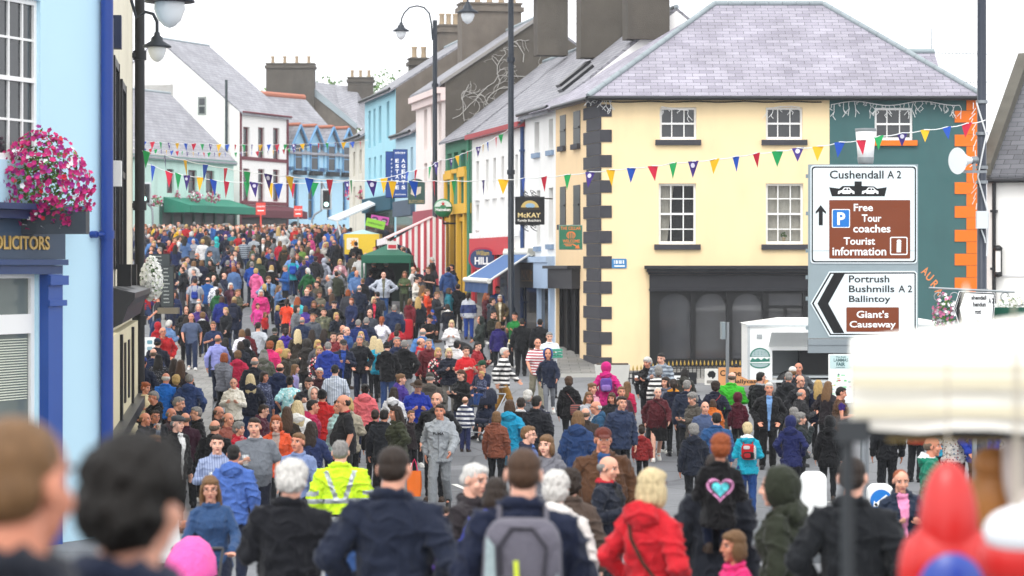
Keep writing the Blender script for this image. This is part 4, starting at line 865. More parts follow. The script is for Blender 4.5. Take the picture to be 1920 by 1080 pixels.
bunting('nearest string of large bunting flags running from the pub to the tall dark pole', A_, (.27, .35), 1, 4, shrink=(1.05, .58))
bunting('bunting running under the big flags in front of the mint and white houses', [(258,300,75),(287,310,75),(317,322,75),(334,325,75),(350,328,75),(375,332,75),(400,337,75),(425,340,75),(463,341,75),(476,341,75),(506,343,75),(522,343,75),(548,343,75),(590,342,75),(650,340,75),(720,334,72),(764,322,68),(780,318,66),(806,312,64),(817,304,62),(826,300,61)], (.22, .4), 2, 2, twist=1.0)
bunting('bunting climbing to the tallest lamp post past the green house', [(826,300,61),(846,297,60),(857,292,60),(866,288,59),(877,284,59),(888,279,58),(897,275,58),(906,270,57),(914,266,57),(930,257,56),(939,252,56),(953,243,55)], (.25, .34), 3, 0, twist=.6)
bunting('upper line of small bunting flags high across the far street', [(250,262,48)] + [(270+15.6*i, 265+6*math.sin(i/26*3.14), 48-.15*i) for i in range(27)] + [(690,262,43)], (.22, .3), 4, 2)
bunting('lower line of tiny bunting flags across the far street', [(250,276,48)] + [(262+10*i, 277+9*math.sin(i/30*3.14), 48-.1*i) for i in range(31)] + [(585,274,43)], (.15, .22), 5, 1, twist=1.2)
# ------------------------------------------------------------------ flowers
LEAFG = [M('4d7a2c', .7, .2), M('628f35', .7, .2), M('375c24', .7, .2)]
def flowers(name, label, loc, r, nf, nl, cols, fs, seed, trough=None, cat='flowers', drop=.35, group=None):
    rnd = random.Random(seed); o = thing(name, label, cat, loc, group=group); b = MB()
    def pt(k): 
        v = Vector((rnd.gauss(0,1), rnd.gauss(0,1), rnd.gauss(0,1))).normalized()*k; return Vector((v.x*r[0], v.y*r[1], v.z*r[2] - drop*r[2]*abs(v.x)))
    for i in range(nl):
        c = pt(rnd.uniform(.3, 1.02)); u = Vector((rnd.gauss(0,1),rnd.gauss(0,1),rnd.gauss(0,1))).normalized(); t = u.orthogonal().normalized(); sz = fs*rnd.uniform(.5,1.1)
        b.poly([c+u*sz, c+t*sz*.45, c-u*sz, c-t*sz*.45], rnd.randrange(3))
    b.build('foliage', LEAFG, o); b = MB()
    for i in range(nf):
        k = rnd.uniform(.8, 1.06); c = pt(k); n = (Vector((c.x/r[0], c.y/r[1]-.5, c.z/r[2]))).normalized() + Vector((rnd.gauss(0,.3),rnd.gauss(0,.3),rnd.gauss(0,.3))); n.normalize()
        u = n.orthogonal().normalized(); v = n.cross(u); sz = fs*rnd.uniform(.7,1.15); a0 = rnd.uniform(0,6.28); mi = rnd.choices(range(len(cols)), [q[1] for q in cols])[0]
        ring = [c + n*sz*.25 + (u*math.cos(a0+j*math.pi/5) + v*math.sin(a0+j*math.pi/5))*sz*(1 if j % 2 == 0 else .72) for j in range(10)]
        b.add([c]+ring, [(0, 1+j, 1+(j+1) % 10) for j in range(10)], mi)
    b.build('blossom', [M(q[0], .6, .1) for q in cols], o)
    if trough: b = MB(); trough(b); b.build('planter', M('26303a' if trough.__name__ != 'green' else '1f5a48', .5, .1), o)
    return o
MAG = [('ab1466', 5), ('c2266f', 3), ('8e1a78', 2), ('f0eef0', .7), ('c4202f', .5)]
def tr1(b): b.box(-1.1, .62, -.12, .2, -.75, -.45)
c = P(84, 335, 139); c.y -= .3
flowers('flower_box', 'big magenta and white petunias spilling over the solicitors sign', c, (.7, .32, .66), 900, 1300, MAG, .042, 1, tr1)
flowers('flower_basket', 'white trailing flowers above the chalkboards on the left pavement', P(284, 522, 88), (.23, .25, .46), 620, 620, [('f6f7f2', 6), ('e6ecd8', 1)], .04, 2, drop=.12)
flowers('flower_basket', 'pink and white basket left of the second road sign', P(1772, 582, 119), (.2, .2, .28), 150, 260, [('d77a9e', 3), ('e6e2e6', 3), ('b0648f', 1)], .035, 3)
def green(b): b.lathe([(.0,-.36),(.2,-.3),(.28,-.16),(.3,-.05)], (-.05,0,.1), 16)
flowers('flower_basket', 'white flowers in a green planter at the right edge', P(1896, 582, 119), (.32, .2, .26), 260, 260, [('eceee8', 5), ('e3d9c0', 1)], .03, 4, green)
HB = [('c25b86', 3), ('e4dfe2', 2), ('a02c50', 2)]
for i, px in enumerate((325, 366, 399)):
    flowers('window_box', 'pink flower box under the %s window of the mint house' % ('left', 'middle', 'right')[i], P(px, 366+i, 28.6), (.5, .3, .38), 90, 120, HB, .08, 10+i, group='flower boxes on the mint house')
flowers('hanging_basket', 'green and pink basket beside the left traffic light', P(293, 376, 30), (.4, .3, .35), 40, 160, HB, .08, 14)
flowers('hanging_basket', 'round hanging basket on the lamp post beside the striped awning', P(812, 448, 45.2), (.42, .4, .42), 70, 420, [('c9607d', 2), ('d9d2d2', 2)], .06, 15)
flowers('flower_box', 'pink red flowers above the white shop awning', P(700, 362, 37), (.85, .3, .4), 240, 200, [('b92a5c', 4), ('d86a8e', 3), ('8a2347', 2)], .07, 16)
flowers('hanging_basket', 'small dark pink basket on the dormer house corner', P(654, 360, 33), (.2, .2, .4), 50, 60, [('b92a5c', 4), ('d86a8e', 2)], .07, 17)
def blur_words(q, x0, x1, y0, y1, mat, seed=1, parent=None):   # lettering too small to read in the photograph
    rnd = random.Random(seed); b = MB(); x = x0; w_ = (y1-y0)*.6
    while x + w_*.6 < x1:
        k = rnd.uniform(.5, .9)*w_; t = rnd.uniform(0, .35)*(y1-y0); b.box(q.x(x), q.x(x+k*.35), q.y-.004, q.y, q.z(y1), q.z(y0+t)); b.box(q.x(x+k*.36), q.x(x+k), q.y-.004, q.y, q.z((y0+y1)/2+.1*(y1-y0)), q.z((y0+y1)/2-.12*(y1-y0))); x += k + w_*.25
    return b.build('lettering', mat, parent or q.o)
# ------------------------------------------------------------------ hanging and projecting signs
def board(name, label, x0, x1, y0, y1, s, mat, cat='sign', r=.02, d=.08, edge=None):
    Y = F/s; cx = (x0+x1)/2; cy = (y0+y1)/2; c = P(cx, cy, s); o = thing(name, label, cat, c); q = Plate(o, cx, s, c.z)
    if edge: q.rr(x0-1.2, x1+1.2, y0-1.2, y1+1.2, r, .0+d, d-.004, edge, 'frame')
    q.pl = q.rr(x0, x1, y0, y1, r, 0, d, mat, 'panel'); q.y = -d-.001; return q
q = board('hanging_sign', 'black butchers sign with gold lettering and scrolled ironwork by the tall lamp post', 967, 1020, 370, 420, 57, M('16171a', .4, .1), edge=M('33353a', .5))
q.t('McKAY', 971, 1014, 399, 408, q.y, M('e2cd92', .4), .02); q.t('Family Butchers', 971, 1014, 411, 417, q.y, M('f0efe8', .4), .01)
q.poly([(976+17.5-17*math.cos(t*math.pi/12), 391-15*math.sin(t*math.pi/12)) for t in range(13)], q.y, .004, M('c9b06a', .5, .2), 'emblem'); q.poly([(994+9*math.cos(t*math.pi/8), 386+5*math.sin(t*math.pi/8)) for t in range(16)], q.y-.005, .004, M('8fb2cc', .5, .2), 'emblem_centre'); q.rr(976, 1012, 389, 393.5, .01, q.y-.005, .004, M('3b3220', .5), 'emblem_band')
b = MB()
for sg, py in ((1, 368), (-1, 422)):
    for cx in (985, 1001):
        for k in range(2): b.tube([(q.x(cx + (4+3*k)*math.cos(t*.55+k)), -.04, q.z(py - sg*(4+2*k)) + (4+2*k)/57*math.sin(t*.55)*.9) for t in range(10)], .012, 5)
    b.tube([(q.x(975), -.04, q.z(py)), (q.x(1012), -.04, q.z(py))], .012, 5)
b.tube([(q.x(1020), -.04, q.z(372)), (q.x(1036), .5, q.z(372))], .02, 6); b.build('scrollwork', BLACK, q.o)
q = board('hanging_sign', 'green sign with orange lettering and an arrow beside the black quoins', 1049, 1091, 423, 467, 60, M('2d6b4f', .5, .1), edge=M('9aa19a', .5))
OL = M('d8763c', .5); q.t('THE CELLAR', 1051, 1089, 425, 431, q.y, OL, .02); q.t('WELCOME', 1055, 1087, 449, 455, q.y, OL, .02); q.rr(1062, 1079, 434, 448, .12, q.y, .004, OL, 'gate'); q.rr(1064, 1077, 436, 448, .1, q.y-.005, .003, M('2d6b4f', .5, .1), 'gate_opening')
for k in range(3): q.rr(1065.5+4*k, 1067+4*k, 436, 447.5, .005, q.y-.009, .003, OL, 'bar')
q.rr(1057, 1075, 457, 458.5, .01, q.y, .003, OL, 'small_print'); q.rr(1060, 1072, 460, 461.5, .01, q.y, .003, OL, 'small_print'); q.poly([(1075,457),(1082,461),(1084,458),(1087,466),(1078,466),(1080,463),(1074,459)], q.y, .004, OL, 'arrow')
q = board('projecting_sign', 'oval blue betting shop sign with red rim over the blue awning', 878, 931, 464, 506, 50, M('b3344a', .4, .05), r=.42, d=.14)
q.rr(881.5, 927.5, 467.5, 502.5, .34, q.y, .01, M('33476e', .4, .05), 'face'); q.t('HILL', 890, 919, 482, 496, q.y-.011, SWH, .04); q.t('William', 892, 917, 470, 479, q.y-.011, M('c9b65a', .5), .01, shear=.05)
b = MB(); b.box(q.x(905)-.1, q.x(905)+1.2, .0, .06, q.z(508)-.02, q.z(508)+.04); b.build('bracket', BLACK, q.o)
c = P(831, 390, 46.5); o = thing('globe_sign', 'green and white globe pub sign with red star by the black lamp', 'sign', c)
b = MB(); b.ell((0,0,0), (.38,.2,.38), 24, 14, 0); b.build('globe', M('2f7f54', .3, .1, 2), o)
b = MB(); b.prism([(.34*math.cos(t*math.pi/10)*.98, .05 + .26*math.sin(t*math.pi/10)) for t in range(11)], -.185, -.12); b.build('upper_face', M('d6e4dc', .3, .05), o)
b = MB(); b.prism([(.1*(1 if k % 2 == 0 else .4)*math.sin(k*math.pi/5), .17 + .1*(1 if k % 2 == 0 else .4)*math.cos(k*math.pi/5)) for k in range(10)], -.2, -.186); b.build('star', M('c2262c', .4), o)
text('Heineken', -.3, .3, -.13, .0, -.2, SWH, o, bold=.03, depth=.02)
b = MB(); b.tube([(0,0,-.36),(0,0,-.62),(.9,.1,-.62)], .04, 8); b.build('bracket', BLACK, o)
q = board('hanging_sign', 'dark green butchers sign with rounded top past the estate agent boards', 765, 797, 342, 383, 44, M('33524a', .5, .15), r=.05)
q.poly([(781+13*math.cos(t*math.pi/8), 343-8*math.sin(t*math.pi/8)) for t in range(9)], 0, .08, M('33524a', .5, .15), 'top'); q.t('BUTCHERS', 767, 795, 375, 381, q.y, M('a9946a', .5), .01); q.poly([(772,352),(790,350),(789,362),(778,368),(770,364)], q.y, .006, M('cfc6b4', .6, .2), 'picture'); q.rr(769, 777, 346, 353, .1, q.y, .006, M('8a7a5a', .6), 'picture')
NB = M('274a8e', .5, .08)
q = board('hanging_sign', 'nearer tall blue vertical estate agents sign with white lettering', 738, 763, 281, 370, 42, NB, r=.01, edge=M('1c2f5c', .5))
for i, ch in enumerate('ESTATE'): q.t(ch, 741.5, 748, 298+i*10, 305+i*10, q.y, SWH, .03)
for i, ch in enumerate('AGENTS'): q.t(ch, 753, 760, 298+i*10, 305+i*10, q.y, SWH, .03)
blur_words(q, 741, 761, 284, 289, SWH, 3); blur_words(q, 741, 761, 363, 366, SWH, 4)
q = board('hanging_sign', 'partly covered tall blue vertical sign behind the nearer blue one', 724, 740, 285, 370, 40.6, NB, r=.01, edge=M('1c2f5c', .5))
for i in range(9): blur_words(q, 733.5, 738, 296+i*7.5, 301.5+i*7.5, SWH, i)
RED = M('d8493f', .5, .06)
for (a, c, d, e, lb) in ((480,498,380,403,'red letting board on a red post before the maroon awning'),(551,567,386,407,'red letting board before the blue dormer house')):
    q = board('letting_board', lb, a, c, d, e, 31, RED, cat='sign', r=.01, d=.05); blur_words(q, a+1.5, c-1, d+5, d+9, SWH, a); q.rr(a+3, c-3, d+14, d+16, .01, q.y, .003, SWH, 'small_print'); q.rr((a+c)/2-1.5, (a+c)/2+1.5, e, e+32, .01, .0, .05, RED if a == 480 else SIGNGREY, 'post')
q = board('placard', 'bright green stall placard below the pink one', 686, 722, 412, 427, 43, M('8fd03f', .6, .05), r=.01, d=.03); q.o.rotation_euler = (0, R(14), 0); blur_words(q, 690, 718, 417.5, 422, M('2a4a1c', .6), 8)
q = board('placard', 'bright pink stall placard with two dark badges', 695, 729, 405, 420, 42.8, M('c453a6', .6, .05), r=.01, d=.03); q.o.rotation_euler = (0, R(10), 0)
for cx in (703, 721): q.rr(cx-6, cx+6, 408, 417, .1, q.y, .004, M('5b1f57', .6), 'badge'); q.y -= .006; blur_words(q, cx-4.5, cx+4.5, 411, 414, SWH, 9); q.y += .006
# ------------------------------------------------------------------ awnings and stalls along the street
CAN = M('e9e6e2', .8, .06, 2)
# blue awning on the white house
o = thing('awning', 'blue shop awning with white casing over the butchers shop', 'awning', (W1.a.x, W1.a.y, W1.z0), W1.rz)
x0 = W1.at(957, 470)[0]; x1 = W1.at(1003, 474)[0]; zt = W1.at(980, 476)[1]; xa, za = W1.at(872, 524, -1.9); xb, zb = W1.at(917, 527, -1.9); BLU = STRIPE('41679a', '365a8b', .5, 0)
b = MB(); b.box(x0, x1, -.25, -.02, zt-.05, zt+.2, 0); b.tube([(x0, -.15, zt+.05), (x1, -.15, zt+.05)], .14, 10); b.build('casing', M('e4e2d6', .5, .06), o)
b = MB(); A0, A1, B1, B0 = Vector((x0,-.2,zt)), Vector((x1,-.2,zt)), Vector((xb,-1.9,zb)), Vector((xa,-1.9,za)); dn = Vector((0,0,-.03))
n = 10; tp = [A0.lerp(A1, i/n) for i in range(n+1)] + [B0.lerp(B1, i/n) for i in range(n+1)]
b.add(tp, [(i, n+1+i, n+2+i, i+1) for i in range(n)]); b.add([v+dn for v in tp], [(i, i+1, n+2+i, n+1+i) for i in range(n)]); b.build('canopy', BLU, o)
b = MB(); b.tube([B0, B1], .09, 10); b.tube([A1 + dn, B1], .04, 6); b.tube([A0 + dn, B0], .04, 6); b.build('front_bar', M('dfdfda', .5), o)
b = MB(); k = 14; v = []
for i in range(k+1): t = B0.lerp(B1, i/k); v += [t + Vector((0, .03*math.sin(i*1.7), -.05)), t + Vector((0, .03*math.sin(i*1.7+.4)-.03, -.42))]
b.add(v, [(2*i, 2*i+1, 2*i+3, 2*i+2) for i in range(k)], 0, True); b.build('valance', M('35507a', .8, .1, 3), o)
# butchers shopfront under it, betting shop front, green house pub front
LBL = M('a7bcd6', .6, .06)
b = MB(); xs = [W1.at(p_, 560)[0] for p_ in (992, 1013, 1040)]; zz = [W1.at(1015, p_)[1] for p_ in (492, 540, 690)]
b.box(xs[1], xs[2], -.25, -.002, zz[1], zz[0]); b.box(xs[1]+.1, xs[1]+.35, -.15, -.002, -.5, zz[1]-.003); b.box(xs[2]-.35, xs[2], -.15, -.002, -.5, zz[1]-.003); b.box(0, xs[2], -.3, -.002, zz[0]+.003, zz[0]+.2); b.build('shopfront', LBL, W1.o)
b = MB(); b.box(0, xs[1]-.003, -.2, -.002, zz[1], zz[0]-.003); sg = b.build('shop_sign', M('2e2a28', .5, .3, 4), W1.o)
b = MB(); b.box(.3, xs[1]-.3, -.206, -.201, zz[1]+.22, zz[1]+.27)
for i in range(7): x = .3 + i*(xs[1]-.8)/7; b.box(x, x+.12, -.206, -.201, zz[1]+.3, zz[0]-.25); b.box(x+.13, x+.3, -.206, -.201, zz[0]-.4-.12*(i % 3), zz[0]-.3-.12*(i % 3))
b.build('lettering', M('6d5638', .5, .2), sg)
b = MB(); b.box(.0, xs[1]+.09, -.03, -.002, -.5, zz[1]-.003); b.box(xs[1]+.36, xs[2]-.36, -.03, -.002, -.5, zz[1]-.003); b.build('shop_window', GLASSD, W1.o)
RS = M('c4333c', .6, .06); xs = [W2.at(p_, 470)[0] for p_ in (889, 930, 956)]; zz = [W2.at(925, p_)[1] for p_ in (446, 478, 560)]
b = MB(); b.box(xs[0], xs[2]+.5, -.2, -.002, zz[1], zz[0]); b.box(xs[0], xs[0]+.3, -.12, -.002, -.5, zz[1]-.003); b.box(xs[1], xs[1]+.4, -.12, -.002, -.5, zz[1]-.003); b.box(xs[2]+.2, xs[2]+.5, -.12, -.002, -.5, zz[1]-.003); b.build('shopfront', RS, W2.o)
b = MB(); b.box(xs[0]+.31, xs[2]+.19, -.03, -.002, -.5, zz[1]-.003); b.build('shop_window', GLASS, W2.o)
b = MB(); b.box(xs[2]+.6, W2.L-.3, -.08, -.002, -.5, 2.6); b.build('doorway', M('3c4654', .5, .2), W2.o)
for fz, cc in ((PK, 'a03b4b'), (LB, '3d4f63'), (TB, '2d6f86'), (f if False else TB, '2d6f86')):
    if fz.o.get('done'): continue
    fz.o['done'] = 1; b = MB(); b.box(.3, fz.L-.3, -.2, -.002, 2.7, 3.4); b.build('fascia', M(cc, .6, .1), fz.o); b = MB(); b.box(.4, fz.L-.4, -.03, -.002, -.4, 2.69); b.build('shop_window', GLASS, fz.o); del fz.o['done']
# striped awning
s = 46.5; o = thing('striped_awning', 'red and white striped awning and side curtain beside the green house', 'awning', P(800, 470, s)); q = Plate(o, 800, s, P(800,470,s).z)
RW = STRIPE('bd4a55', 'ebe6e4', .245, 0, .5)
b = MB(); out = [(733,452),(812,405.5),(834,414),(836,540),(790,524),(768,466),(752,459)]; n = 30; v = []
def yb_(px, pts):
    for (a, c), (d, e) in pts:
        if a <= px <= d: return c + (e-c)*(px-a)/max(d-a, 1e-6)
    return pts[-1][1][1]
for i in range(n+1):
    px = 733 + 103*i/n; t = yb_(px, [((733,452),(812,405.5)),((812,405.5),(836,415))]); l_ = yb_(px, [((733,453),(768,466)),((768,466),(790,524)),((790,524),(836,540))])
    yy = .07*math.sin(i*1.3) + .03*math.sin(i*2.9); v += [(q.x(px), yy*.3, q.z(t)), (q.x(px), yy, q.z(l_))]
b.add(v, [(2*i, 2*i+1, 2*i+3, 2*i+2) for i in range(n)], 0, True); b.build('side_curtain', RW, o)
b = MB(); r4 = [(703,446,0),(724,446,0),(812,405,0),(800,405,2.6)]
pa = [Vector((q.x(703), 2.4, q.z(447)-.05)), Vector((q.x(724), -.05, q.z(447))), Vector((q.x(812), -.05, q.z(405))), Vector((q.x(802), 2.4, q.z(404)))]
b.add(pa + [v_ + Vector((0,0,-.05)) for v_ in pa], [(0,1,2,3),(7,6,5,4),(0,4,5,1),(1,5,6,2),(2,6,7,3)]); b.build('canopy', M('e3bcbc', .8, .08, 2), o)
b = MB(); b.obox((pa[0]+pa[1])/2 + Vector((0,0,-.1)), (pa[1]-pa[0])/2, (.05,.0,0), (0,0,.13)); b.build('front_bar', M('e6dedd', .6), o)
b = MB(); b.tube([(q.x(733),0,q.z(450)), (q.x(790),.4,q.z(422))], .03, 6); b.tube([pa[1], (q.x(724), -.05, -.5)], .0001, 3); b.build('arm', BLACK, o)
# green gazebo
def gazebo(label, px, py, s, w_, dpt, h, rise, mat, vmat=None, legs=M('6d7274', .5), tag_='gazebo', val=.3, side=None):
    Y = F/s; z0 = g(Y); o = thing(tag_, label, 'gazebo', ((px-960)/s, Y, z0)); zt = P(px, py, s).z - z0; b = MB(); hw, hd = w_/2, dpt/2; ap = (0, hd, zt); c4 = [(-hw,0,zt-rise),(hw,0,zt-rise),(hw,dpt,zt-rise),(-hw,dpt,zt-rise)]
    for i in range(4):
        a, c = Vector(c4[i]), Vector(c4[(i+1) % 4]); A = Vector(ap); n = 8
        for k in range(n):   # sagging panels
            p0, p1 = a.lerp(c, k/n), a.lerp(c, (k+1)/n); sag = lambda t: Vector((0,0,-.06*math.sin(math.pi*t)*rise))
            b.poly([p0, p1, A.lerp(p1, .5)+sag(.5), A.lerp(p0, .5)+sag(.5)]); b.poly([A.lerp(p0, .5)+sag(.5), A.lerp(p1, .5)+sag(.5), A])
        for k in range(n): p0, p1 = a.lerp(c, k/n), a.lerp(c, (k+1)/n); b.poly([p0+Vector((0,0,-val)), p1+Vector((0,0,-val)), p1, p0], 1)
    b.build('canopy', [mat, vmat or mat], o)
    for x, y, z in c4: q_ = MB(); q_.tube([(x*.97, .03 + y*.98, 0), (x*.97, .03 + y*.98, z)], .035, 6); q_.build('leg', legs, o)
    if side: q_ = MB(); q_.box(-hw+.05, hw-.05, dpt-.05, dpt-.02, .4, zt-rise-.1); q_.build('back_curtain', side, o)
    return o
GZ = M('1b5b46', .7, .08, 2)
gazebo('green pop up gazebo in front of the striped side curtain', 724, 458, 49, 1.9, 2.6, 2.6, .42, GZ, side=M('35453f', .9), legs=GZ)
b = MB(); c = P(738, 457, 48.5); o = board('placard', 'small red and white sign on top of the green gazebo', 726, 745, 452, 468, 48.8, M('d5cfca', .6, .1), r=.02, d=.05); o.rr(728, 743, 459, 466, .02, o.y, .004, M('b8323c', .6), 'face')
o = gazebo('yellow market stall with pale teal roof and sun picture banner', 678, 430, 43, 1.6, 2.0, 2.2, .2, M('9fc3c4', .7, .1), M('e3c240', .7, .06), val=.25)
q = board('banner', 'yellow stall banner with an orange sun picture', 646, 704, 440, 477, 43.4, M('e8c63a', .7, .06, 2), r=.01, d=.02)
q.rr(650, 672, 446, 468, .05, q.y, .003, M('ece6cf', .7), 'picture'); q.poly([(664+8*(1 if k % 2 == 0 else .6)*math.cos(k*math.pi/8), 456+8*(1 if k % 2 == 0 else .6)*math.sin(k*math.pi/8)) for k in range(16)], q.y-.004, .003, M('e0982c', .7), 'sun')
# white shop awning left of the estate agents
o = thing('awning', 'pale grey shop awning with dark underside left of the yellow stall', 'awning', P(660, 395, 38.5)); q = Plate(o, 660, 38.5, P(660,395,38.5).z)
b = MB(); pa = [Vector((q.x(611),1.5,q.z(407))), Vector((q.x(634),-.6,q.z(413))), Vector((q.x(712),-.6,q.z(379))), Vector((q.x(690),1.5,q.z(374)))]; dn = Vector((0,0,-.08))
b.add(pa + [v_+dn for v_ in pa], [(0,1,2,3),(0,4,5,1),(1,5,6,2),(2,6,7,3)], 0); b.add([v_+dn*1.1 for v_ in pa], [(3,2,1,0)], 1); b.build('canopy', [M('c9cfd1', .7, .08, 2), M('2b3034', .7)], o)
b = MB(); b.tube([pa[1]+dn, (q.x(640), -.5, -1.2)], .05, 6); b.build('prop', WHITEF, o)
# chalkboards
for (x0, x1, y0, y1, s, lb) in ((279,318,477,510,62,'small grey chalkboard standing farther back on the left pavement'),(303,325,500,575,66,'tall grey chalkboard with a wooden foot on the left pavement')):
    q = board('chalkboard', lb, x0, x1, y0, y1, s, M('3b4142', .8, .1, 3), d=.04, edge=M('26292b', .6)); rnd = random.Random(x0)
    for k in range(int((y1-y0)/7)):
        yy = y0+4+k*7; xx = x0+4; n = rnd.randint(5, 8); b = MB(); L = rnd.uniform(.5, .85)*(x1-x0-8)
        b.tube([(q.x(xx+L*i/(4*n)), q.y-.003, q.z(yy)+.02*math.sin(i*2.3)) for i in range(4*n+1)], .008, 4); b.build('chalk_writing', M('b9bdb9', .9), q.o)
    b = MB(); b.box(q.x(x0)-.1, q.x(x1)+.15, -.15, .25, q.z(y1)-.2, q.z(y1)-.03); b.build('foot', M('6b6353', .8, .2), q.o)
# ------------------------------------------------------------------ burger van
s = 70.0; Y = F/s; zg = g(Y)
o = thing('food_van', 'white catering van with green burger picture and open serving hatch', 'catering van', ((1403-960)/s, Y, zg)); q = Plate(o, 1403, s, zg); VW = M('eef0ee', .35, .03, 2, dirt=.06)
zt = q.z(608); x1 = q.x(1790); hx0, hx1, hz0, hz1 = q.x(1448), q.x(1700), q.z(712), q.z(657)
b = MB(); wall_holes(b, 0, x1, .45, zt, [(hx0, hx1, hz0, hz1)], .08); b.poly([(0,0,.45),(0,0,zt),(0,2.1,zt),(0,2.1,.45)]); b.poly([(x1,0,.45),(x1,2.1,.45),(x1,2.1,zt),(x1,0,zt)]); b.poly([(x1,2.1,.45),(0,2.1,.45),(0,2.1,zt),(x1,2.1,zt)]); b.build('body', VW, o)
b = MB(); b.add([(-.05,-.05,zt),(x1,-.05,zt),(x1,2.15,zt),(-.05,2.15,zt),(.9,.9,zt+.16),(x1-.9,.9,zt+.16),(x1-.9,1.3,zt+.16),(.9,1.3,zt+.16)], [(0,1,5,4),(1,2,6,5),(2,3,7,6),(3,0,4,7),(4,5,6,7)]); b.build('roof', VW, o)
b = MB(); b.box(-.06, x1+.05, -.06, -.003, zt-.06, zt-.002); b.box(-.02, .04, -.03, -.003, .45, zt-.06); b.build('trim', M('b9bfc1', .4, .1, metal=.3), o)
b = MB(); b.box(.05, x1-.05, 1.9, 1.95, .5, zt); b.box(.05, x1-.05, .1, 1.9, .5, .55); b.build('interior', M('b4bbbe', .6, .15), o)
b = MB(); b.box(hx0+.85, hx0+1.75, 1.0, 1.5, hz0-.1, hz1-.05); b.build('kitchen_unit', M('1d1f22', .4, .3), o)
b = MB(); b.box(hx0-.1, hx1, -.35, -.003, hz0-.06, hz0-.003); b.build('counter', M('d8dcdc', .3, .05, metal=.3), o)
b = MB(); b.obox(((q.x(1448)+hx1)/2, -.42, hz1+.33), ((hx1-q.x(1448))/2+.1, 0, 0), (0, .42, -.2), (0, .012, .025)); b.build('hatch_lid', VW, o)
b = MB(); b.box(q.x(1444), q.x(1512), -.012, -.003, q.z(632), q.z(629)); b.box(q.x(1419), q.x(1429), -.02, -.003, q.z(635), q.z(627)); b.build('vent', M('9ba1a3', .5), o)
def arcp(cx, cy, rx, ry, a0, a1, n=12): return [(cx + rx*math.cos(R(a0+(a1-a0)*i/n)), cy - ry*math.sin(R(a0+(a1-a0)*i/n))) for i in range(n+1)]
bg_ = thing; BGm = M('2a7565', .5, .06); BGl = M('9fb3b4', .5, .06); pic = q.poly(arcp(1425, 676, 20, 21, 0, 360, 24)[:-1], -.003, .003, M('e7ebe9', .5), 'burger_picture')
q.poly(arcp(1425, 669, 19, 17, 0, 180), -.0065, .003, BGm, 'bun', pic); q.poly(arcp(1425, 668.5, 16.5, 14, 0, 180), -.010, .002, BGl, 'bun', pic); q.poly([(1407,676),(1411,671),(1416,674),(1421,671),(1427,675),(1433,671),(1438,674),(1443,671),(1443,678),(1407,679)], -.0065, .003, BGm, 'lettuce', pic)
q.poly(arcp(1425, 681, 19, 10, 180, 360), -.0065, .003, BGm, 'bun', pic); q.poly(arcp(1425, 682, 16, 6.5, 180, 360), -.010, .002, BGl, 'bun', pic)
for k in range(7): q.poly(arcp(1415+(k % 4)*6.5, 660+(k//4)*4, 1.1, .8, 0, 360, 6)[:-1], -.0125, .001, BGm, 'seed', pic)
for wx in (1.1, x1-1.2): b = MB(); b.lathe([(.0,-.1),(.2,-.1),(.33,-.07),(.35,0),(.33,.07),(.2,.1),(.0,.1)], (0,0,0), 20); w_ = b.build('wheel', BLACK, o); w_.location = (wx, .1, .35); w_.rotation_euler = (R(90), 0, 0)
# poster map
q = board('poster', 'fair poster with a street map on a white board by the burger van queue', 1553, 1600, 664, 755, 88, M('eef3f1', .5, .03), d=.03)
q.rr(1556, 1597, 666, 691, .02, q.y, .002, M('c3dcdd', .5), 'heading'); TP = M('2f5f63', .5); q.t('The Auld', 1567, 1585, 667.5, 671, q.y-.003, TP, .0); q.t('LAMMAS', 1563, 1590, 672, 678, q.y-.003, TP, .01); q.t('FAIR', 1568, 1584, 679.5, 686, q.y-.003, TP, .03); q.y -= .003; blur_words(q, 1567, 1585, 687.5, 689.5, TP, 2); q.y += .003
rnd = random.Random(5)
for k in range(26):
    x, yv = rnd.uniform(1557, 1592), rnd.uniform(695, 750); wv = rnd.uniform(2, 8); hv = rnd.uniform(1, 4); q.rr(x, min(x+wv, 1598), yv, yv+hv, .004, q.y - k*.0001, .001, M(rnd.choice(('7fd08c','9be0b0','c05a5a','5a6a7a','d99acb','e0cf8a','8fd0d0')), .6), 'map_patch')
b = MB(); b.box(q.x(1575)-.03, q.x(1575)+.03, .0, .05, -1.6, .5); b.build('post', STEEL, q.o)
# ------------------------------------------------------------------ railings, banners and small street furniture by the corner building
s = 64.0; Y = F/s; o = thing('railing', 'black iron railing with gold spearheads outside the black shopfront', 'railing', ((1165-960)/s, Y, g(Y))); q = Plate(o, 1165, s, g(Y)); b = MB(); b2 = MB(); L = q.x(1410); n = 34
for i in range(n):
    x = L*i/(n-1); zt = q.z(697 - 12*min(1, i/14)); b.tube([(x,0,-.1),(x,0,zt)], .012, 6); b2.lathe([(.0,-.02),(.03,.02),(.025,.06),(.0,.16)], (x,0,zt), 6)
b.tube([(0,0,q.z(702)),(L*.42,0,q.z(690)),(L,0,q.z(690))], .018, 6); b.tube([(0,0,.1),(L,0,.1)], .018, 6); b.build('bars', BLACK, o); b2.build('spearheads', M('b99a4a', .35, .1, metal=.5), o)
for px in (1165, 1380): b = MB(); x = q.x(px); b.tube([(x,0,0),(x,0,q.z(690))], .045, 8); b.ell((x,0,q.z(687)), (.07,.07,.09), 10, 6); b.build('post', BLACK, o)
q = board('banner', 'black barber shop banner with white lettering tied to the railing', 1185, 1306, 698, 765, 65, M('1b1c20', .6, .15, 2), cat='banner', d=.02); q.t('BARBER', 1190, 1298, 704, 721, q.y, SWH, .04); q.t('SHOP', 1192, 1280, 738, 756, q.y, SWH, .04)
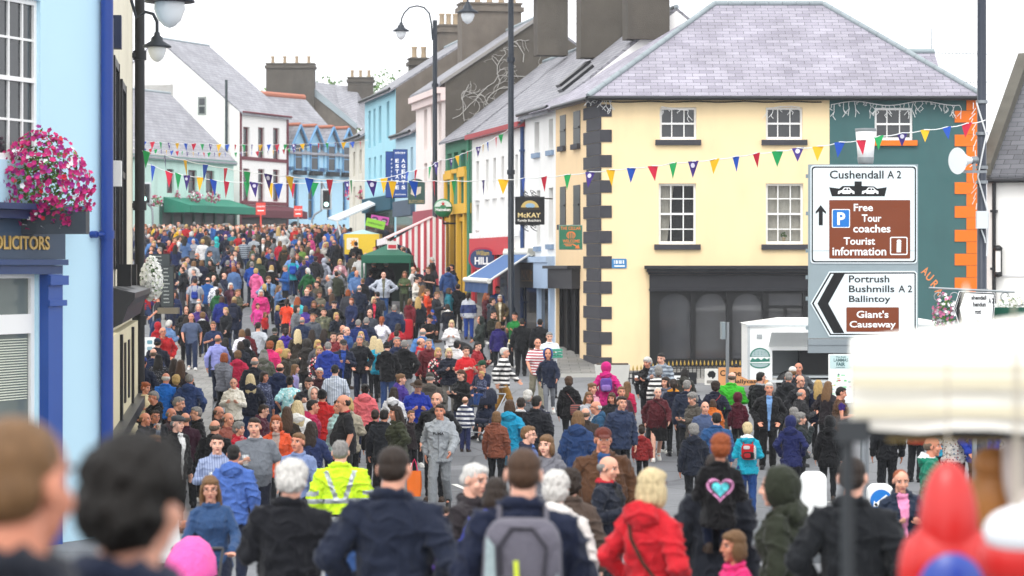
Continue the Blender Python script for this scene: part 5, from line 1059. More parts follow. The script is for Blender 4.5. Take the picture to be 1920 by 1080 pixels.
q = board('banner', 'orange restaurant banner with black lettering beside the van', 1347, 1440, 689, 765, 65.5, M('e0a06a', .6, .06, 2), cat='banner', d=.02); q.t('Corner Res', 1350, 1421, 694, 705, q.y, SK, .02); q.t('Ballycastle', 1374, 1432, 711, 721, q.y, SK, .02); q.t('Kep', 1378, 1410, 724, 734, q.y, SK, .02)
q = board('banner', 'white banner with a black lion head left of the orange one', 1321, 1346, 691, 722, 65.5, M('dedcd6', .6, .05), cat='banner', d=.02); q.poly([(1326,702),(1330,696),(1337,695),(1342,700),(1341,706),(1336,711),(1334,707),(1329,708)], q.y, .003, SK, 'emblem'); q.rr(1325, 1344, 713, 719, .02, q.y, .003, M('8a8680', .6), 'small_print')
o = thing('sign_post', 'bare galvanised post with a small edge on sign before the black shopfront', 'post', ((1364-960)/66, F/66, g(F/66))); q = Plate(o, 1364, 66, g(F/66)); b = MB(); b.tube([(0,0,-.1),(0,0,q.z(604))], .05, 10); b.build('post', STEEL, o); b = MB(); b.box(-.17, -.06, -.06, .5, q.z(636), q.z(604)); b.build('plate', SIGNGREY, o)
o = thing('planter_trough', 'pale stone trough against the black quoins', 'trough', ((1148-960)/66, F/66, g(F/66))); b = MB(); b.add([(-.4,-.2,0),(.4,-.2,0),(.4,.2,0),(-.4,.2,0),(-.5,-.28,.62),(.5,-.28,.62),(.5,.28,.62),(-.5,.28,.62)], [(0,1,5,4),(1,2,6,5),(2,3,7,6),(3,0,4,7),(4,5,6,7)]); b.build('basin', M('c9c8c2', .7, .1, 4), o)
b = MB(); b.box(-.45, .45, -.22, .22, .56, .66); b.build('soil', M('4a4038', .9, .3), o)
# keep left bollards
for (px, py, s, lb, disc) in ((1650,907,150,'white traffic bollard with a blue keep left arrow behind the dark tracksuit man',True),(1525,884,150,'plain white bollard back beside the green hooded figure',False)):
    Y = F/s; o = thing('traffic_bollard', lb, 'bollard', ((px-960)/s, Y, g(Y))); q = Plate(o, px, s, g(Y)); zt = q.z(py); b = MB(); b.prism(rrect(-.16, 0, .16, zt, .1), -.1, .1); b.build('shell', M('e4e6e4', .4, .04), o, bevel=.02)
    if disc:
        b = MB(); b.prism([(.135*math.cos(t*math.pi/12), zt-.2+.135*math.sin(t*math.pi/12)) for t in range(24)], -.115, -.103); b.build('disc', SBL, o)
        b = MB(); b.obox((0,-.118,zt-.2), (.075,0,.06), (0,.002,0), (-.012,0,.015)); b.prism([(-.1,zt-.28),(-.03,zt-.27),(-.09,zt-.2)], -.12, -.116); b.build('arrow', SWH, o)
    b = MB(); b.box(-.2, .2, -.14, .14, -.1, .12); b.build('base', M('5c6064', .7, .1), o)
# ------------------------------------------------------------------ near stall with white canopy and plain inflatable toys
s = 700; Y = F/s; o = thing('market_stall', 'out of focus white market stall canopy close on the right', 'market stall', ((1595-960)/s, Y, g(Y)), -math.atan((1595-960)/F)); q = Plate(o, 1595, s, g(Y)); CV = M('e4e2d9', .85, .06, 4); zb = q.z(800); zt = q.z(664); W_ = 2.2; Dp = 1.6
b = MB(); n = 24; top = []; bot = []
for i in range(n+1): x = W_*i/n - .0; top.append((x, -.0+.01*math.sin(i), zt + .015*math.sin(i*.7))); bot.append((x, -.05+.012*math.sin(i*1.4), zb - .012*math.sin(i*.9)**2))
b.add(top+bot, [(i, n+1+i, n+2+i, i+1) for i in range(n)], 0, True)
ap = [(W_*.62, Dp*.5, zt+.13), (W_*.42, Dp*.5, zt+.1)]
b.add([(0,0,zt),(W_*.5,.0,zt),(W_,0,zt),(W_,Dp,zt),(0,Dp,zt),(W_*.3,Dp*.35,zt+.12)], [(0,1,5),(1,2,5),(2,3,5),(3,4,5),(4,0,5)], 0, True); b.build('canopy', CV, o)
b = MB()
for py, hh in ((690, .008), (715, .014), (768, .014)): zz = q.z(py); b.box(0, W_, -.062, -.056, zz-hh, zz+hh)
b.build('hem_band', M('d3ccb2', .8, .08, 3), o)
b = MB(); b.box(.1, W_, .25, .3, q.z(838), q.z(812)); b.build('under_rail', M('b39a55', .7, .15), o)
b = MB(); b.tube([(-.008,-.02,-.2),(-.008,-.02,zb)], .017, 10); b.box(-.04, .05, -.05, .05, zb-.04, zb+.02); b.tube([(0,0,zb-.01),(W_,0,zb-.01)], .02, 8); b.build('leg', M('33373a', .5, .1), o)
b = MB(); b.tube([(W_*.62,.2,zb),(W_*.62,.2,-.2)], .0, 3); 
b = MB(); xx = q.x(1806); b.lathe([(.015, q.z(640)),(.008, q.z(590)),(.003, q.z(535))], (xx+.02,Dp*.25,0), 10); b.build('canopy_peak', CV, o)
TOYR = M('c31f1c', .3, .05, spec=.6); TOYB = M('1c3d98', .3, .05, spec=.6)
def toy(name, label, parts, loc, cat='inflatable toy'):
    o = thing(name, label, cat, loc)
    for nm, ells, mat in parts:
        b = MB()
        for c, r in ells: b.ell(c, r, 24, 14)
        b.build(nm, mat, o)
    b = MB(); b.tube([(0,0,.0),(0,.02,.5)], .003, 5); b.build('string', M('b8b0a0', .7), o); return o
c = P(1868, 1000, 760)
toy('inflatable_toy', 'blurred plain red inflatable bolster with a blue front panel hanging from the stall', [('body', [((0,0,.0),(.075,.06,.165)),((0,0,-.1),(.115,.065,.13)),((-.09,0,-.12),(.035,.035,.1)),((.09,0,-.12),(.035,.035,.1))], TOYR), ('panel', [((0,-.03,-.14),(.085,.055,.1))], TOYB)], c + Vector((-.11, .05, .01)))
toy('inflatable_toy', 'blurred glossy red balloon at the bottom right corner', [('body', [((0,0,0),(.085,.07,.09))], TOYR)], P(1905, 1045, 800))
toy('inflatable_toy', 'blurred brown balloon hanging behind the red cushion', [('body', [((0,0,0),(.075,.05,.1)),((0,0,.1),(.06,.05,.05))], M('a9713c', .4, .15))], P(1862, 940, 690))
toy('inflatable_toy', 'blurred white balloon with a dark band at the right edge', [('body', [((0,0,0),(.085,.06,.06)),((.05,0,.03),(.06,.05,.05))], M('e3e6ea', .35, .04)), ('band', [((.11,-.02,-.0),(.07,.045,.022))], M('22262c', .4))], P(1865, 990, 790) + Vector((.04,-.1,0)))
toy('inflatable_toy', 'blurred pale grey crescent balloon at the right frame edge', [('body', [((0,0,.05),(.035,.03,.12)),((.02,0,-.07),(.04,.03,.07))], M('b5a9a2', .4, .1))], P(1903, 905, 700))
# ------------------------------------------------------------------ people: bodies and clothes grown from one skeleton per pose
import array
def loft(b, rings, n=18, mi=0):      # rings: (x, y, z, rx, ry)
    vs = [(x + rx*math.cos(2*math.pi*j/n), y + ry*math.sin(2*math.pi*j/n), z) for x, y, z, rx, ry in rings for j in range(n)]
    k = len(rings); b.add(vs, [(i*n+j, i*n+(j+1) % n, (i+1)*n+(j+1) % n, (i+1)*n+j) for i in range(k-1) for j in range(n)], mi, True)
    b.add(vs[:n], [tuple(range(n))[::-1]]); b.add(vs[-n:], [tuple(range(n))])
def caps(b, pts, rs, n=10):
    b.tube(pts, rs, n)
    for p, r in zip(pts, rs): b.ell(p, (r*.985, r*.985, r*.985), n, 6)
def remesh(b, vox, it=3, disp=None, name='body'):
    me = bpy.data.meshes.new('src'); me.from_pydata(b.v, [], b.f); o = bpy.data.objects.new('src', me); COL.objects.link(o)
    m = o.modifiers.new('r', 'REMESH'); m.mode = 'VOXEL'; m.voxel_size = vox
    if it: q = o.modifiers.new('s', 'SMOOTH'); q.factor = .5; q.iterations = it
    bpy.context.view_layer.update()
    out = bpy.data.meshes.new_from_object(o.evaluated_get(bpy.context.evaluated_depsgraph_get())); out.name = name
    bpy.data.objects.remove(o); bpy.data.meshes.remove(me)
    if disp:
        ns = [v.normal.copy() for v in out.vertices]
        for v, nn in zip(out.vertices, ns): v.co += nn*disp(v.co, nn)
    out.polygons.foreach_set('use_smooth', [True]*len(out.polygons)); return out
ARMS = {  # elbow, wrist of the +x arm (mirrored for -x); figure faces -y
 'down': ((.245,.03,1.13),(.255,-.03,.88)), 'pocket': ((.30,.09,1.14),(.20,-.09,.96)), 'hold': ((.25,-.0,1.13),(.12,-.26,1.18)), 'fold': ((.26,-.05,1.14),(-.06,-.19,1.17)),
 'front': ((.25,-.10,1.14),(.22,-.29,.97)), 'back': ((.26,.16,1.15),(.25,.12,.91)), 'point': ((.42,-.08,1.37),(.66,-.14,1.41)), 'face': ((.25,-.13,1.15),(.09,-.21,1.43)),
 'push': ((.25,-.06,1.14),(.2,-.33,1.02)), 'up': ((.27,-.13,1.28),(.12,-.17,1.50)), 'hips': ((.38,.06,1.16),(.2,-.04,1.02)), 'phone': ((.24,-.1,1.13),(.06,-.3,1.25)) }
LEGS = {'stand': ((.095,-.02,.50),(.10,.02,.09)), 'fwd': ((.09,-.17,.52),(.09,-.23,.10)), 'rear': ((.09,.03,.50),(.09,.27,.15)), 'sit': ((.10,-.42,.50),(.11,-.46,.09)), 'ride': ((.12,-.20,.92),(.08,-.25,.56))}
POSE = {'stand': ('down','down','stand','stand'), 'walk': ('front','back','rear','fwd'), 'walk2': ('back','front','fwd','rear'), 'pockets': ('pocket','pocket','stand','stand'), 'hold': ('hold','hold','stand','stand'),
 'fold': ('fold','fold','stand','stand'), 'drink': ('pocket','face','stand','stand'), 'cup': ('down','hold','stand','stand'), 'point': ('point','down','stand','stand'), 'push': ('push','push','fwd','rear'), 'carry': ('up','up','stand','stand'),
 'sit': ('front','front','sit','sit'), 'ride': ('hold','hold','ride','ride'), 'hips': ('hips','hips','stand','stand'), 'phone': ('phone','phone','stand','stand'), 'bag': ('down','front','stand','stand')}
NOD = {'hold': 14, 'phone': 24, 'push': 10, 'sit': 18, 'ride': 6}
BUILD = {'m': (1.0, 1.0, .93, 0), 'h': (1.08, 1.28, 1.0, .06), 'w': (.88, .95, 1.05, 0), 'v': (.95, 1.28, 1.22, .03), 'c': (.92, .98, .92, 0)}   # shoulders, waist, hips, belly
class Skel:
    def __init__(s, build, pose):
        s.sh, s.wa, s.hi, s.be = BUILD[build]; s.b = build; al, ar, ll, lr = POSE[pose]
        s.seat = ll == 'sit'; s.dz = -.40 if s.seat else 0.0; s.arm = []; s.leg = []
        for k, a in ((1, al), (-1, ar)):
            e, w_ = ARMS[a]; kx = k*(.94 if s.sh < .95 else 1)*(1 if s.be < .05 else 1.1); z = Vector((0, 0, s.dz))
            s.arm.append((Vector((k*.168*s.sh, .015, 1.372)) + z, Vector((e[0]*kx, e[1], e[2])) + z, Vector((w_[0]*(kx if a in ('down','pocket','back','front') else k), w_[1] - s.be*.6, w_[2])) + z, a))
        for k, a in ((1, ll), (-1, lr)):
            n_, an = LEGS[a]; s.leg.append((Vector((k*.088*s.hi, 0, .90 + s.dz)), Vector((k*n_[0], n_[1], n_[2])), Vector((k*an[0], an[1], an[2])), a))
        s.hs = 1.16 if build == 'c' else 1.0; s.neck = Vector((0, .005, 1.47 + s.dz)); s.hc = Vector((0, -.014, 1.618 + s.dz)) if build != 'c' else Vector((0, -.012, 1.655 + s.dz))
        s.rot = Matrix.Rotation(R(NOD.get(pose, 3)), 3, 'X')
    def head(s, p): return s.hc + s.rot @ (Vector(p)*s.hs)
    def torso(s, g_, z0=.86, flare=1.0, top=True):
        D = s.dz; nt_ = top; w_, h_, be = s.wa, s.hi, s.be; bust = .03 if s.b in 'wv' else 0
        r = []
        if z0 < .84: r.append((0, .0, z0+D, (.165*h_+g_)*flare, (.112*h_+g_)*flare))
        r += [(0, .005, max(z0, .86)+D, .163*h_+g_, .112*h_+g_+be*.3), (0, .0-be*.5, 1.0+D, .148*w_+g_, .103*w_+g_+be*.6), (0, -be*.5, 1.12+D, .146*w_+g_, .104*w_+g_+be*.6), (0, -.008-be*.2, 1.24+D, .165*s.sh+g_, .112+g_+bust*.7+be*.2), (0, -.002, 1.32+D, .168*s.sh+g_, .108+g_+bust*.3), (0, .008, 1.38+D, .142*s.sh+g_*.9, .09+g_*.9)]
        if top: r += [(0, .012, 1.428+D, .10*s.sh+g_*.5, .07+g_*.6), (0, .01, 1.465+D, .066+g_*.3, .062+g_*.3)]
        return r
FIG = {}
def face_marks(me, sk, eyes=True):
    inv = sk.rot.inverted(); idx = []
    for p in me.polygons:
        q = inv @ (p.center - sk.hc) / sk.hs; i = 0
        if q.y < -.055 and abs(q.x) < .06:
            ax = abs(q.x)
            if ((ax-.033)/.017)**2 + ((q.z-.012)/.0085)**2 < 1: i = 2 if ((ax-.033)/.0085)**2 + ((q.z-.012)/.0085)**2 < 1 else 4
            elif ((ax-.034)/.023)**2 + ((q.z-.036)/.0065)**2 < 1: i = 3
            elif (q.x/.025)**2 + ((q.z+.062)/.010)**2 < 1: i = 1
        idx.append(i)
    me.polygons.foreach_set('material_index', idx)
def body_mesh(build, pose):
    k = ('body', build, pose)
    if k in FIG: return FIG[k]
    s = Skel(build, pose); b = MB(); loft(b, s.torso(-.012))
    for sh, el, wr, a in s.arm:
        caps(b, [sh, el, wr], [.05*s.sh, .04*s.sh, .028])
        d = (wr-el).normalized(); sg = 1 if sh.x > 0 else -1
        side = Vector((-sg, 0, 0)); side = side - d*side.dot(d)
        side = side.normalized() if side.length > .2 else d.orthogonal().normalized()
        if a in ('down', 'back', 'front'): side = Vector((0, -1, 0)) - d*Vector((0, -1, 0)).dot(d); side.normalize()
        nrm = d.cross(side); nrm = nrm if nrm.dot(Vector((-sg, -.2, .3))) > 0 else -nrm
        c = wr + d*.05; b.ell(c, (.02, .04, .048), 10, 7, rot=Matrix((nrm, side, d)).transposed())
        for f_, (o_, ln) in enumerate(((.029, .066), (.010, .078), (-.010, .072), (-.028, .055))):
            p0 = wr + d*.088 + side*o_; cu = .4 if a in ('down', 'back', 'front', 'pocket') else 1.6
            p1 = p0 + (d + nrm*cu*.5).normalized()*ln*.5; p2 = p1 + (d*.75 + nrm*cu).normalized()*ln*.5
            caps(b, [p0 - d*.02, p1, p2], [.0095, .009, .0075], 6)
        t0 = wr + d*.03 + side*.03; t1 = t0 + (d*.6 + side*.7 + nrm*.25).normalized()*.036; caps(b, [t0, t1, t1 + (d + side*.15 + nrm*.35).normalized()*.03], [.012, .0105, .009], 6)
    for hp, kn, an, a in s.leg: caps(b, [hp, kn, an], [.082*s.hi, .056, .04]); b.ell(an + Vector((0, -.04, -.04)), (.032, .08, .028), 10, 6)
    H = s.head; rt = s.rot; hs = s.hs
    def he(c, r, n=14, m=10): b.ell(H(c), tuple(x*hs for x in r), n, m, rot=rt)
    caps(b, [s.neck + Vector((0, .012, -.05)), H((0, .02, -.07))], [.064*s.sh, .055*s.sh if build != 'c' else .05], 12)
    jw = .92 if build in 'wvc' else 1.0
    he((0, .012, .03), (.075, .094, .09), 18, 12); he((0, -.028, -.045), (.058*jw, .06, .074)); he((0, -.06, -.1), (.026*jw, .024, .021))
    for sx in (-1, 1): he((sx*.040, -.055, -.028), (.026, .024, .030)); he((sx*.077, .014, -.008), (.010, .020, .032), 8, 6); he((sx*.034, -.073, .034), (.026, .012, .009), 8, 6)
    caps(b, [H((0, -.083, .022)), H((0, -.104, -.022))], [.009*hs, .0135*hs], 8)
    for sx in (-1, 1): he((sx*.012, -.094, -.026), (.010, .010, .009), 8, 6)
    caps(b, [H((-.016, -.084, -.062)), H((.016, -.084, -.062))], [.0085*hs, .0085*hs], 6)
    me = remesh(b, .0068, 2, None, 'person'); face_marks(me, s); FIG[k] = me
    for i in range(5): me.materials.append(None)
    return me
def fold_disp(amp, quilt=0.0, zf=1.0):
    def f(p, n_):
        q = Vector((p.x*7, p.y*7, p.z*11*zf)); a = noise.noise(q)*.55 + noise.noise(q*2.3)*.3 + noise.noise(q*5)*.15
        r = abs(noise.noise(Vector((p.x*4 + p.z*3, p.y*5, p.z*6*zf - p.x*5))))
        r2 = abs(noise.noise(Vector((p.x*11, p.y*11, p.z*2.6)))); r3 = abs(noise.noise(Vector((p.x*6 - p.z*9, p.y*7, p.z*7 + p.x*8))))
        d = amp*(a*.8 + (.4 - r)*.7 + (.35 - r2)*.8 + (.3 - r3)*.6)
        if quilt: d += quilt*(abs(math.sin(p.z*42)) - .6)
        cr = abs(noise.noise(Vector((p.x*7 + p.z*5, p.y*8 - p.z*3, p.z*6*zf - p.x*6 + 9)))); d += amp*1.1*max(0, 1 - cr/.13)
        return d
    return f
def garment(kind, build, pose):
    k = (kind, build, pose)
    if k in FIG: return FIG[k]
    s = Skel(build, pose); b = MB(); D = s.dz
    loose = {'tee': .014, 'shirt': .014, 'polo': .015, 'vest': .03, 'puffer': .04, 'gilet': .032, 'hivis': .034}.get(kind, .026); z0 = {'tee': .83, 'polo': .83, 'shirt': .83, 'coat': .55, 'dress': .6, 'rain': .72, 'hivis': .84}.get(kind, .79)
    if s.seat: z0 = .86
    elif kind == 'ride': z0 = .86
    loft(b, s.torso(loose, z0, 1.1 if kind in ('coat', 'dress') else 1.0, True))
    loft(b, [(0, .012, 1.41+D, .09, .075), (0, .01, 1.45+D, .074, .07), (0, .01, (1.472 if kind not in ('tee', 'dress') else 1.455)+D, .071, .068)], 14)
    for sh, el, wr, a in s.arm:
        g_ = loose*.95; r0, r1, r2 = .052*s.sh + g_, .042*s.sh + g_, .032 + g_*.75
        if kind in ('tee', 'polo', 'dress'): caps(b, [sh, sh.lerp(el, .72)], [r0, r1 + .012])
        elif kind in ('gilet', 'vest'): caps(b, [sh, sh.lerp(el, .12)], [r0 - .01, r0 - .012])
        else: caps(b, [sh, el, el.lerp(wr, .97)], [r0, r1, r2])
        caps(b, [sh + Vector((-sh.x*.6, 0, .04)), sh], [.05, r0*.96])
    if kind in ('hoodie', 'rain', 'coat', 'jacketh'):
        b.ell((0, .105, 1.44+D), (.115, .06, .085), 14, 8); b.ell((0, .085, 1.49+D), (.10, .06, .04), 14, 8); caps(b, [(-.095, .04, 1.47+D), (-.06, -.065, 1.44+D)], [.03, .02]); caps(b, [(.095, .04, 1.47+D), (.06, -.065, 1.44+D)], [.03, .02])
    elif kind in ('jacket', 'hivis'): b.tube([(.082*math.cos(t*.5236), .008 + .078*math.sin(t*.5236), 1.475 + D + .024*math.sin(t*.5236)) for t in range(13)], .026, 8)
    elif kind in ('puffer', 'polo', 'shirt', 'gilet'): b.tube([(.075*math.cos(t*.5236), .006 + .074*math.sin(t*.5236), 1.474 + D + .02*math.sin(t*.5236)) for t in range(13)], .017 if kind != 'puffer' else .024, 6)
    amp = {'tee': .010, 'shirt': .011, 'polo': .009, 'coat': .016}.get(kind, .019)
    me = remesh(b, .0125, 3, fold_disp(amp, .010 if kind in ('puffer', 'gilet') else 0), 'top')
    idx = []; inv = []
    for p in me.polygons:
        c = p.center; z = c.z - D; i = 0
        if c.y < .0 and abs(c.x) < .014 + max(0, (z-.85))*.075 and p.normal.y < -.2 and abs(c.x) < .07: i = 1
        elif z > 1.475: i = 3
        elif abs(c.x) > .195*s.sh + loose*.55: i = 2
        idx.append(i)
    me.polygons.foreach_set('material_index', idx)
    for i in range(4): me.materials.append(None)
    FIG[k] = me; return me
def bottoms(kind, build, pose):
    k = (kind, build, pose)
    if k in FIG: return FIG[k]
    s = Skel(build, pose); b = MB(); D = s.dz
    loft(b, [(0, .0, .80+D, .146*s.hi, .100*s.hi), (0, .004, .89+D, .160*s.hi, .113*s.hi+s.be*.3), (0, 0, .97+D, .150*s.wa, .106*s.wa+s.be*.3)])
    if kind == 'skirt': loft(b, [(0, 0, .50, .21*s.hi, .17*s.hi), (0, 0, .75, .19*s.hi, .15*s.hi), (0, .0, .96, .152*s.wa, .108*s.wa)])
    else:
        for hp, kn, an, a in s.leg:
            if kind == 'shorts': caps(b, [hp + Vector((0, 0, -.02)), hp.lerp(kn, .95)], [.098*s.hi, .083])
            elif kind == 'slim': caps(b, [hp, kn, an + Vector((0, 0, .0))], [.094*s.hi, .062, .046])
            else: caps(b, [hp, kn, an + Vector((0, .005, -.01))], [.1*s.hi, .074, .062])
    me = remesh(b, .0135, 3, fold_disp(.008, 0, .8), 'trousers'); me.materials.append(None); FIG[k] = me; return me
def shoe(k):
    if ('shoe', k) in FIG: return FIG[('shoe', k)]
    b = MB(); b.ell((0, -.05, .045), (.046, .125, .045), 12, 8); b.ell((0, .03, .075), (.045, .06, .06), 12, 8); b.box(-.045, .045, -.16, .07, .0, .02); me = remesh(b, .012, 2, None, 'shoe'); me.materials.append(None); FIG[('shoe', k)] = me; return me
def hair_mesh(style, build, pose):
    k = ('hair', style, build, pose if NOD.get(pose) or Skel(build, pose).dz else 'stand')
    if k in FIG: return FIG[k]
    s = Skel(build, k[3]); b = MB(); H, hs, rt = s.head, s.hs, s.rot
    def he(c, r, n=16, m=10): b.ell(H(c), tuple(x*hs for x in r), n, m, rot=rt)
    am = .008
    if style == 's': he((0, .022, .047), (.079, .092, .083)); he((0, .05, -.0), (.074, .066, .075)); he((.008, -.028, .088), (.06, .048, .036))
    elif style == 'c': he((0, .024, .043), (.0775, .0905, .081)); he((0, .05, -.005), (.072, .064, .07)); am = .002
    elif style == 'r':
        he((0, .06, -.005), (.074, .06, .055))
        for sx in (-1, 1): he((sx*.062, .03, .005), (.021, .05, .042))
    elif style == 'm': he((0, .024, .055), (.094, .105, .092)); he((0, .06, -.01), (.092, .075, .085)); he((0, -.035, .085), (.072, .05, .045)); am = .014
    elif style in 'olpu':
        he((0, .022, .05), (.083, .097, .086)); he((0, .055, -.01), (.080, .066, .085)); he((0, -.035, .08), (.068, .045, .04))
        if style == 'o':
            for sx in (-1, 1): he((sx*.072, .012, -.045), (.027, .055, .085))
            he((0, .06, -.06), (.085, .055, .075)); am = .006
        if style == 'l':
            for sx in (-1, 1): caps(b, [H((sx*.072, .0, .02)), H((sx*.082, .01, -.09)), H((sx*.085, -.0, -.21))], [.026*hs, .030*hs, .02*hs])
            z = s.dz; loft(b, [(0, .10, 1.22+z, .075, .028), (0, .108, 1.32+z, .11, .042), (0, .095, 1.42+z, .115, .05), (0, .065, 1.56+z, .1, .06), (0, .045, 1.66+z, .075, .06)][0:5]); am = .008
        if style == 'p': he((0, .115, .045), (.03, .03, .03)); caps(b, [H((0, .125, .045)), H((0, .165, -.03)), H((0, .14, -.14)), H((0, .13, -.2))], [.022*hs, .034*hs, .03*hs, .012*hs])
        if style == 'u': he((0, .11, .07), (.046, .042, .042)); am = .006
    def dsp(p, n_): q = p*34; return am*(noise.noise(Vector((q.x*1.6, q.y*1.6, q.z*.55))) + .5*noise.noise(q*2.2))
    me = remesh(b, .0085, 2, dsp, 'hair'); me.materials.append(None); FIG[k] = me; return me
def hat_mesh(kind, build, pose):
    k = ('hat', kind, build, pose if NOD.get(pose) or Skel(build, pose).dz else 'stand')
    if k in FIG: return FIG[k]
    s = Skel(build, k[3]); b = MB(); H, hs, rt = s.head, s.hs, s.rot
    def he(c, r, n=18, m=12, rr=None): b.ell(H(c), tuple(x*hs for x in r), n, m, rot=rt @ rr if rr else rt)
    vox = .01
    if kind == 'cap': he((0, .014, .062), (.084, .102, .075)); he((0, -.115, .052), (.062, .075, .0085), rr=Matrix.Rotation(R(10), 3, 'X')); vox = .007
    elif kind == 'flat': he((0, .005, .085), (.088, .118, .048)); he((0, -.03, .075), (.08, .105, .03)); he((0, .02, .055), (.082, .1, .045))
    elif kind == 'beanie': he((0, .02, .055), (.085, .102, .09)); he((0, .02, .02), (.086, .102, .03))
    elif kind == 'brim': he((0, .012, .085), (.08, .095, .075)); he((0, .0, .05), (.165, .185, .012)); he((0, .012, .06), (.084, .1, .03)); vox = .0075
    elif kind == 'hood':
        D = s.dz; n, m = 24, 14; vs = []
        for i in range(m+1):
            t = math.pi*(i/m)*.86
            for j in range(n+1):
                a = R(52) + (2*math.pi - R(104))*j/n - math.pi/2   # opening towards -y
                w_ = 1.0 if i < m*.62 else 1.0 - .18*(i-m*.62)/(m*.38)
                vs.append(H((.105*w_*math.sin(t)**.75*math.cos(a), .022 + .122*w_*math.sin(t)**.75*math.sin(a), .006 + .135*math.cos(t) - (.02 if i > m*.75 else 0))))
        fs = [(i*(n+1)+j, i*(n+1)+j+1, (i+1)*(n+1)+j+1, (i+1)*(n+1)+j) for i in range(m) for j in range(n)]
        me = bpy.data.meshes.new('hood'); me.from_pydata([tuple(v) for v in vs], [], fs); o = bpy.data.objects.new('src', me); COL.objects.link(o)
        q = o.modifiers.new('s', 'SOLIDIFY'); q.thickness = .018; q.offset = 0; q = o.modifiers.new('u', 'SUBSURF'); q.levels = 1; bpy.context.view_layer.update()
        out = bpy.data.meshes.new_from_object(o.evaluated_get(bpy.context.evaluated_depsgraph_get())); out.name = 'hood'; bpy.data.objects.remove(o)
        fd = fold_disp(.006); ns = [v.normal.copy() for v in out.vertices]
        for v, nn in zip(out.vertices, ns): v.co += nn*fd(v.co, nn)
        out.polygons.foreach_set('use_smooth', [True]*len(out.polygons)); out.materials.clear(); out.materials.append(None); FIG[k] = out; return out
    me = remesh(b, vox, 2, None, kind); me.materials.append(None); FIG[k] = me; return me
def glasses_mesh(build, pose):
    k = ('glasses', 0, build, pose if NOD.get(pose) or Skel(build, pose).dz else 'stand')
    if k in FIG: return FIG[k]
    s = Skel(build, k[3]); b = MB()
    for sx in (-1, 1):
        b.tube([s.head((sx*.034 + .024*math.cos(t*math.pi/6), -.106, .01 + .017*math.sin(t*math.pi/6))) for t in range(13)], .0028, 5, cap=False); b.tube([s.head((sx*.058, -.104, .014)), s.head((sx*.08, .02, .01))], .0026, 4)
    b.tube([s.head((-.01, -.108, .014)), s.head((.01, -.108, .014))], .0026, 4); me = b.mesh('glasses', [None]); FIG[k] = me; return me
def shade(c): return tuple(x*(.42 + .5*x) for x in c[:3]) + (1,)
def cloth(col, rough=.8):
    if not isinstance(col, str): return col
    k = ('cloth', col)
    if k in _MC: return _MC[k]
    m = bpy.data.materials.new('fabric'); m.use_nodes = True; n = m.node_tree.nodes; l = m.node_tree.links; b = n['Principled BSDF']; c = shade(C(col)); _MC[k] = m
    b.inputs['Roughness'].default_value = rough; b.inputs['Specular IOR Level'].default_value = .2; b.inputs['Sheen Weight'].default_value = .08
    tc = n.new('ShaderNodeTexCoord'); t = n.new('ShaderNodeTexNoise'); t.inputs['Scale'].default_value = 60; t.inputs['Detail'].default_value = 3; l.new(tc.outputs['Object'], t.inputs['Vector'])
    mp = n.new('ShaderNodeMapping'); mp.inputs['Scale'].default_value = (9, 9, 5); t2 = n.new('ShaderNodeTexNoise'); t2.inputs['Scale'].default_value = 1; t2.inputs['Detail'].default_value = 5; t2.inputs['Distortion'].default_value = 1.2
    l.new(tc.outputs['Object'], mp.inputs[0]); l.new(mp.outputs[0], t2.inputs['Vector'])
    mx = n.new('ShaderNodeMix'); mx.data_type = 'RGBA'; mx.inputs[6].default_value = tuple(x*.8 for x in c[:3]) + (1,); mx.inputs[7].default_value = tuple(min(1, x*1.2) for x in c[:3]) + (1,); l.new(t.outputs[0], mx.inputs[0]); l.new(mx.outputs[2], b.inputs['Base Color'])
    b1 = n.new('ShaderNodeBump'); b1.inputs['Strength'].default_value = .9; b1.inputs['Distance'].default_value = .035; l.new(t2.outputs[0], b1.inputs['Height'])
    b2 = n.new('ShaderNodeBump'); b2.inputs['Strength'].default_value = .25; b2.inputs['Distance'].default_value = .01; l.new(t.outputs[0], b2.inputs['Height']); l.new(b1.outputs[0], b2.inputs['Normal']); l.new(b2.outputs[0], b.inputs['Normal']); return m
def hairmat(col):
    k = ('hairmat', col)
    if k in _MC: return _MC[k]
    m = bpy.data.materials.new('hair'); m.use_nodes = True; n = m.node_tree.nodes; l = m.node_tree.links; b = n['Principled BSDF']; c = tuple(x*.8 for x in C(col)); b.inputs['Roughness'].default_value = .55; b.inputs['Specular IOR Level'].default_value = .3
    tc = n.new('ShaderNodeTexCoord'); mp = n.new('ShaderNodeMapping'); mp.inputs['Scale'].default_value = (90, 90, 14); t = n.new('ShaderNodeTexNoise'); t.inputs['Scale'].default_value = 1; t.inputs['Detail'].default_value = 4
    l.new(tc.outputs['Object'], mp.inputs[0]); l.new(mp.outputs[0], t.inputs['Vector']); mx = n.new('ShaderNodeMix'); mx.data_type = 'RGBA'; mx.inputs[6].default_value = tuple(x*.35 for x in c[:3]) + (1,); mx.inputs[7].default_value = tuple(min(1, x*1.6) for x in c[:3]) + (1,)
    l.new(t.outputs[0], mx.inputs[0]); l.new(mx.outputs[2], b.inputs['Base Color']); bp = n.new('ShaderNodeBump'); bp.inputs['Strength'].default_value = .8; bp.inputs['Distance'].default_value = .014; l.new(t.outputs[0], bp.inputs['Height']); l.new(bp.outputs[0], b.inputs['Normal']); _MC[k] = m; return m
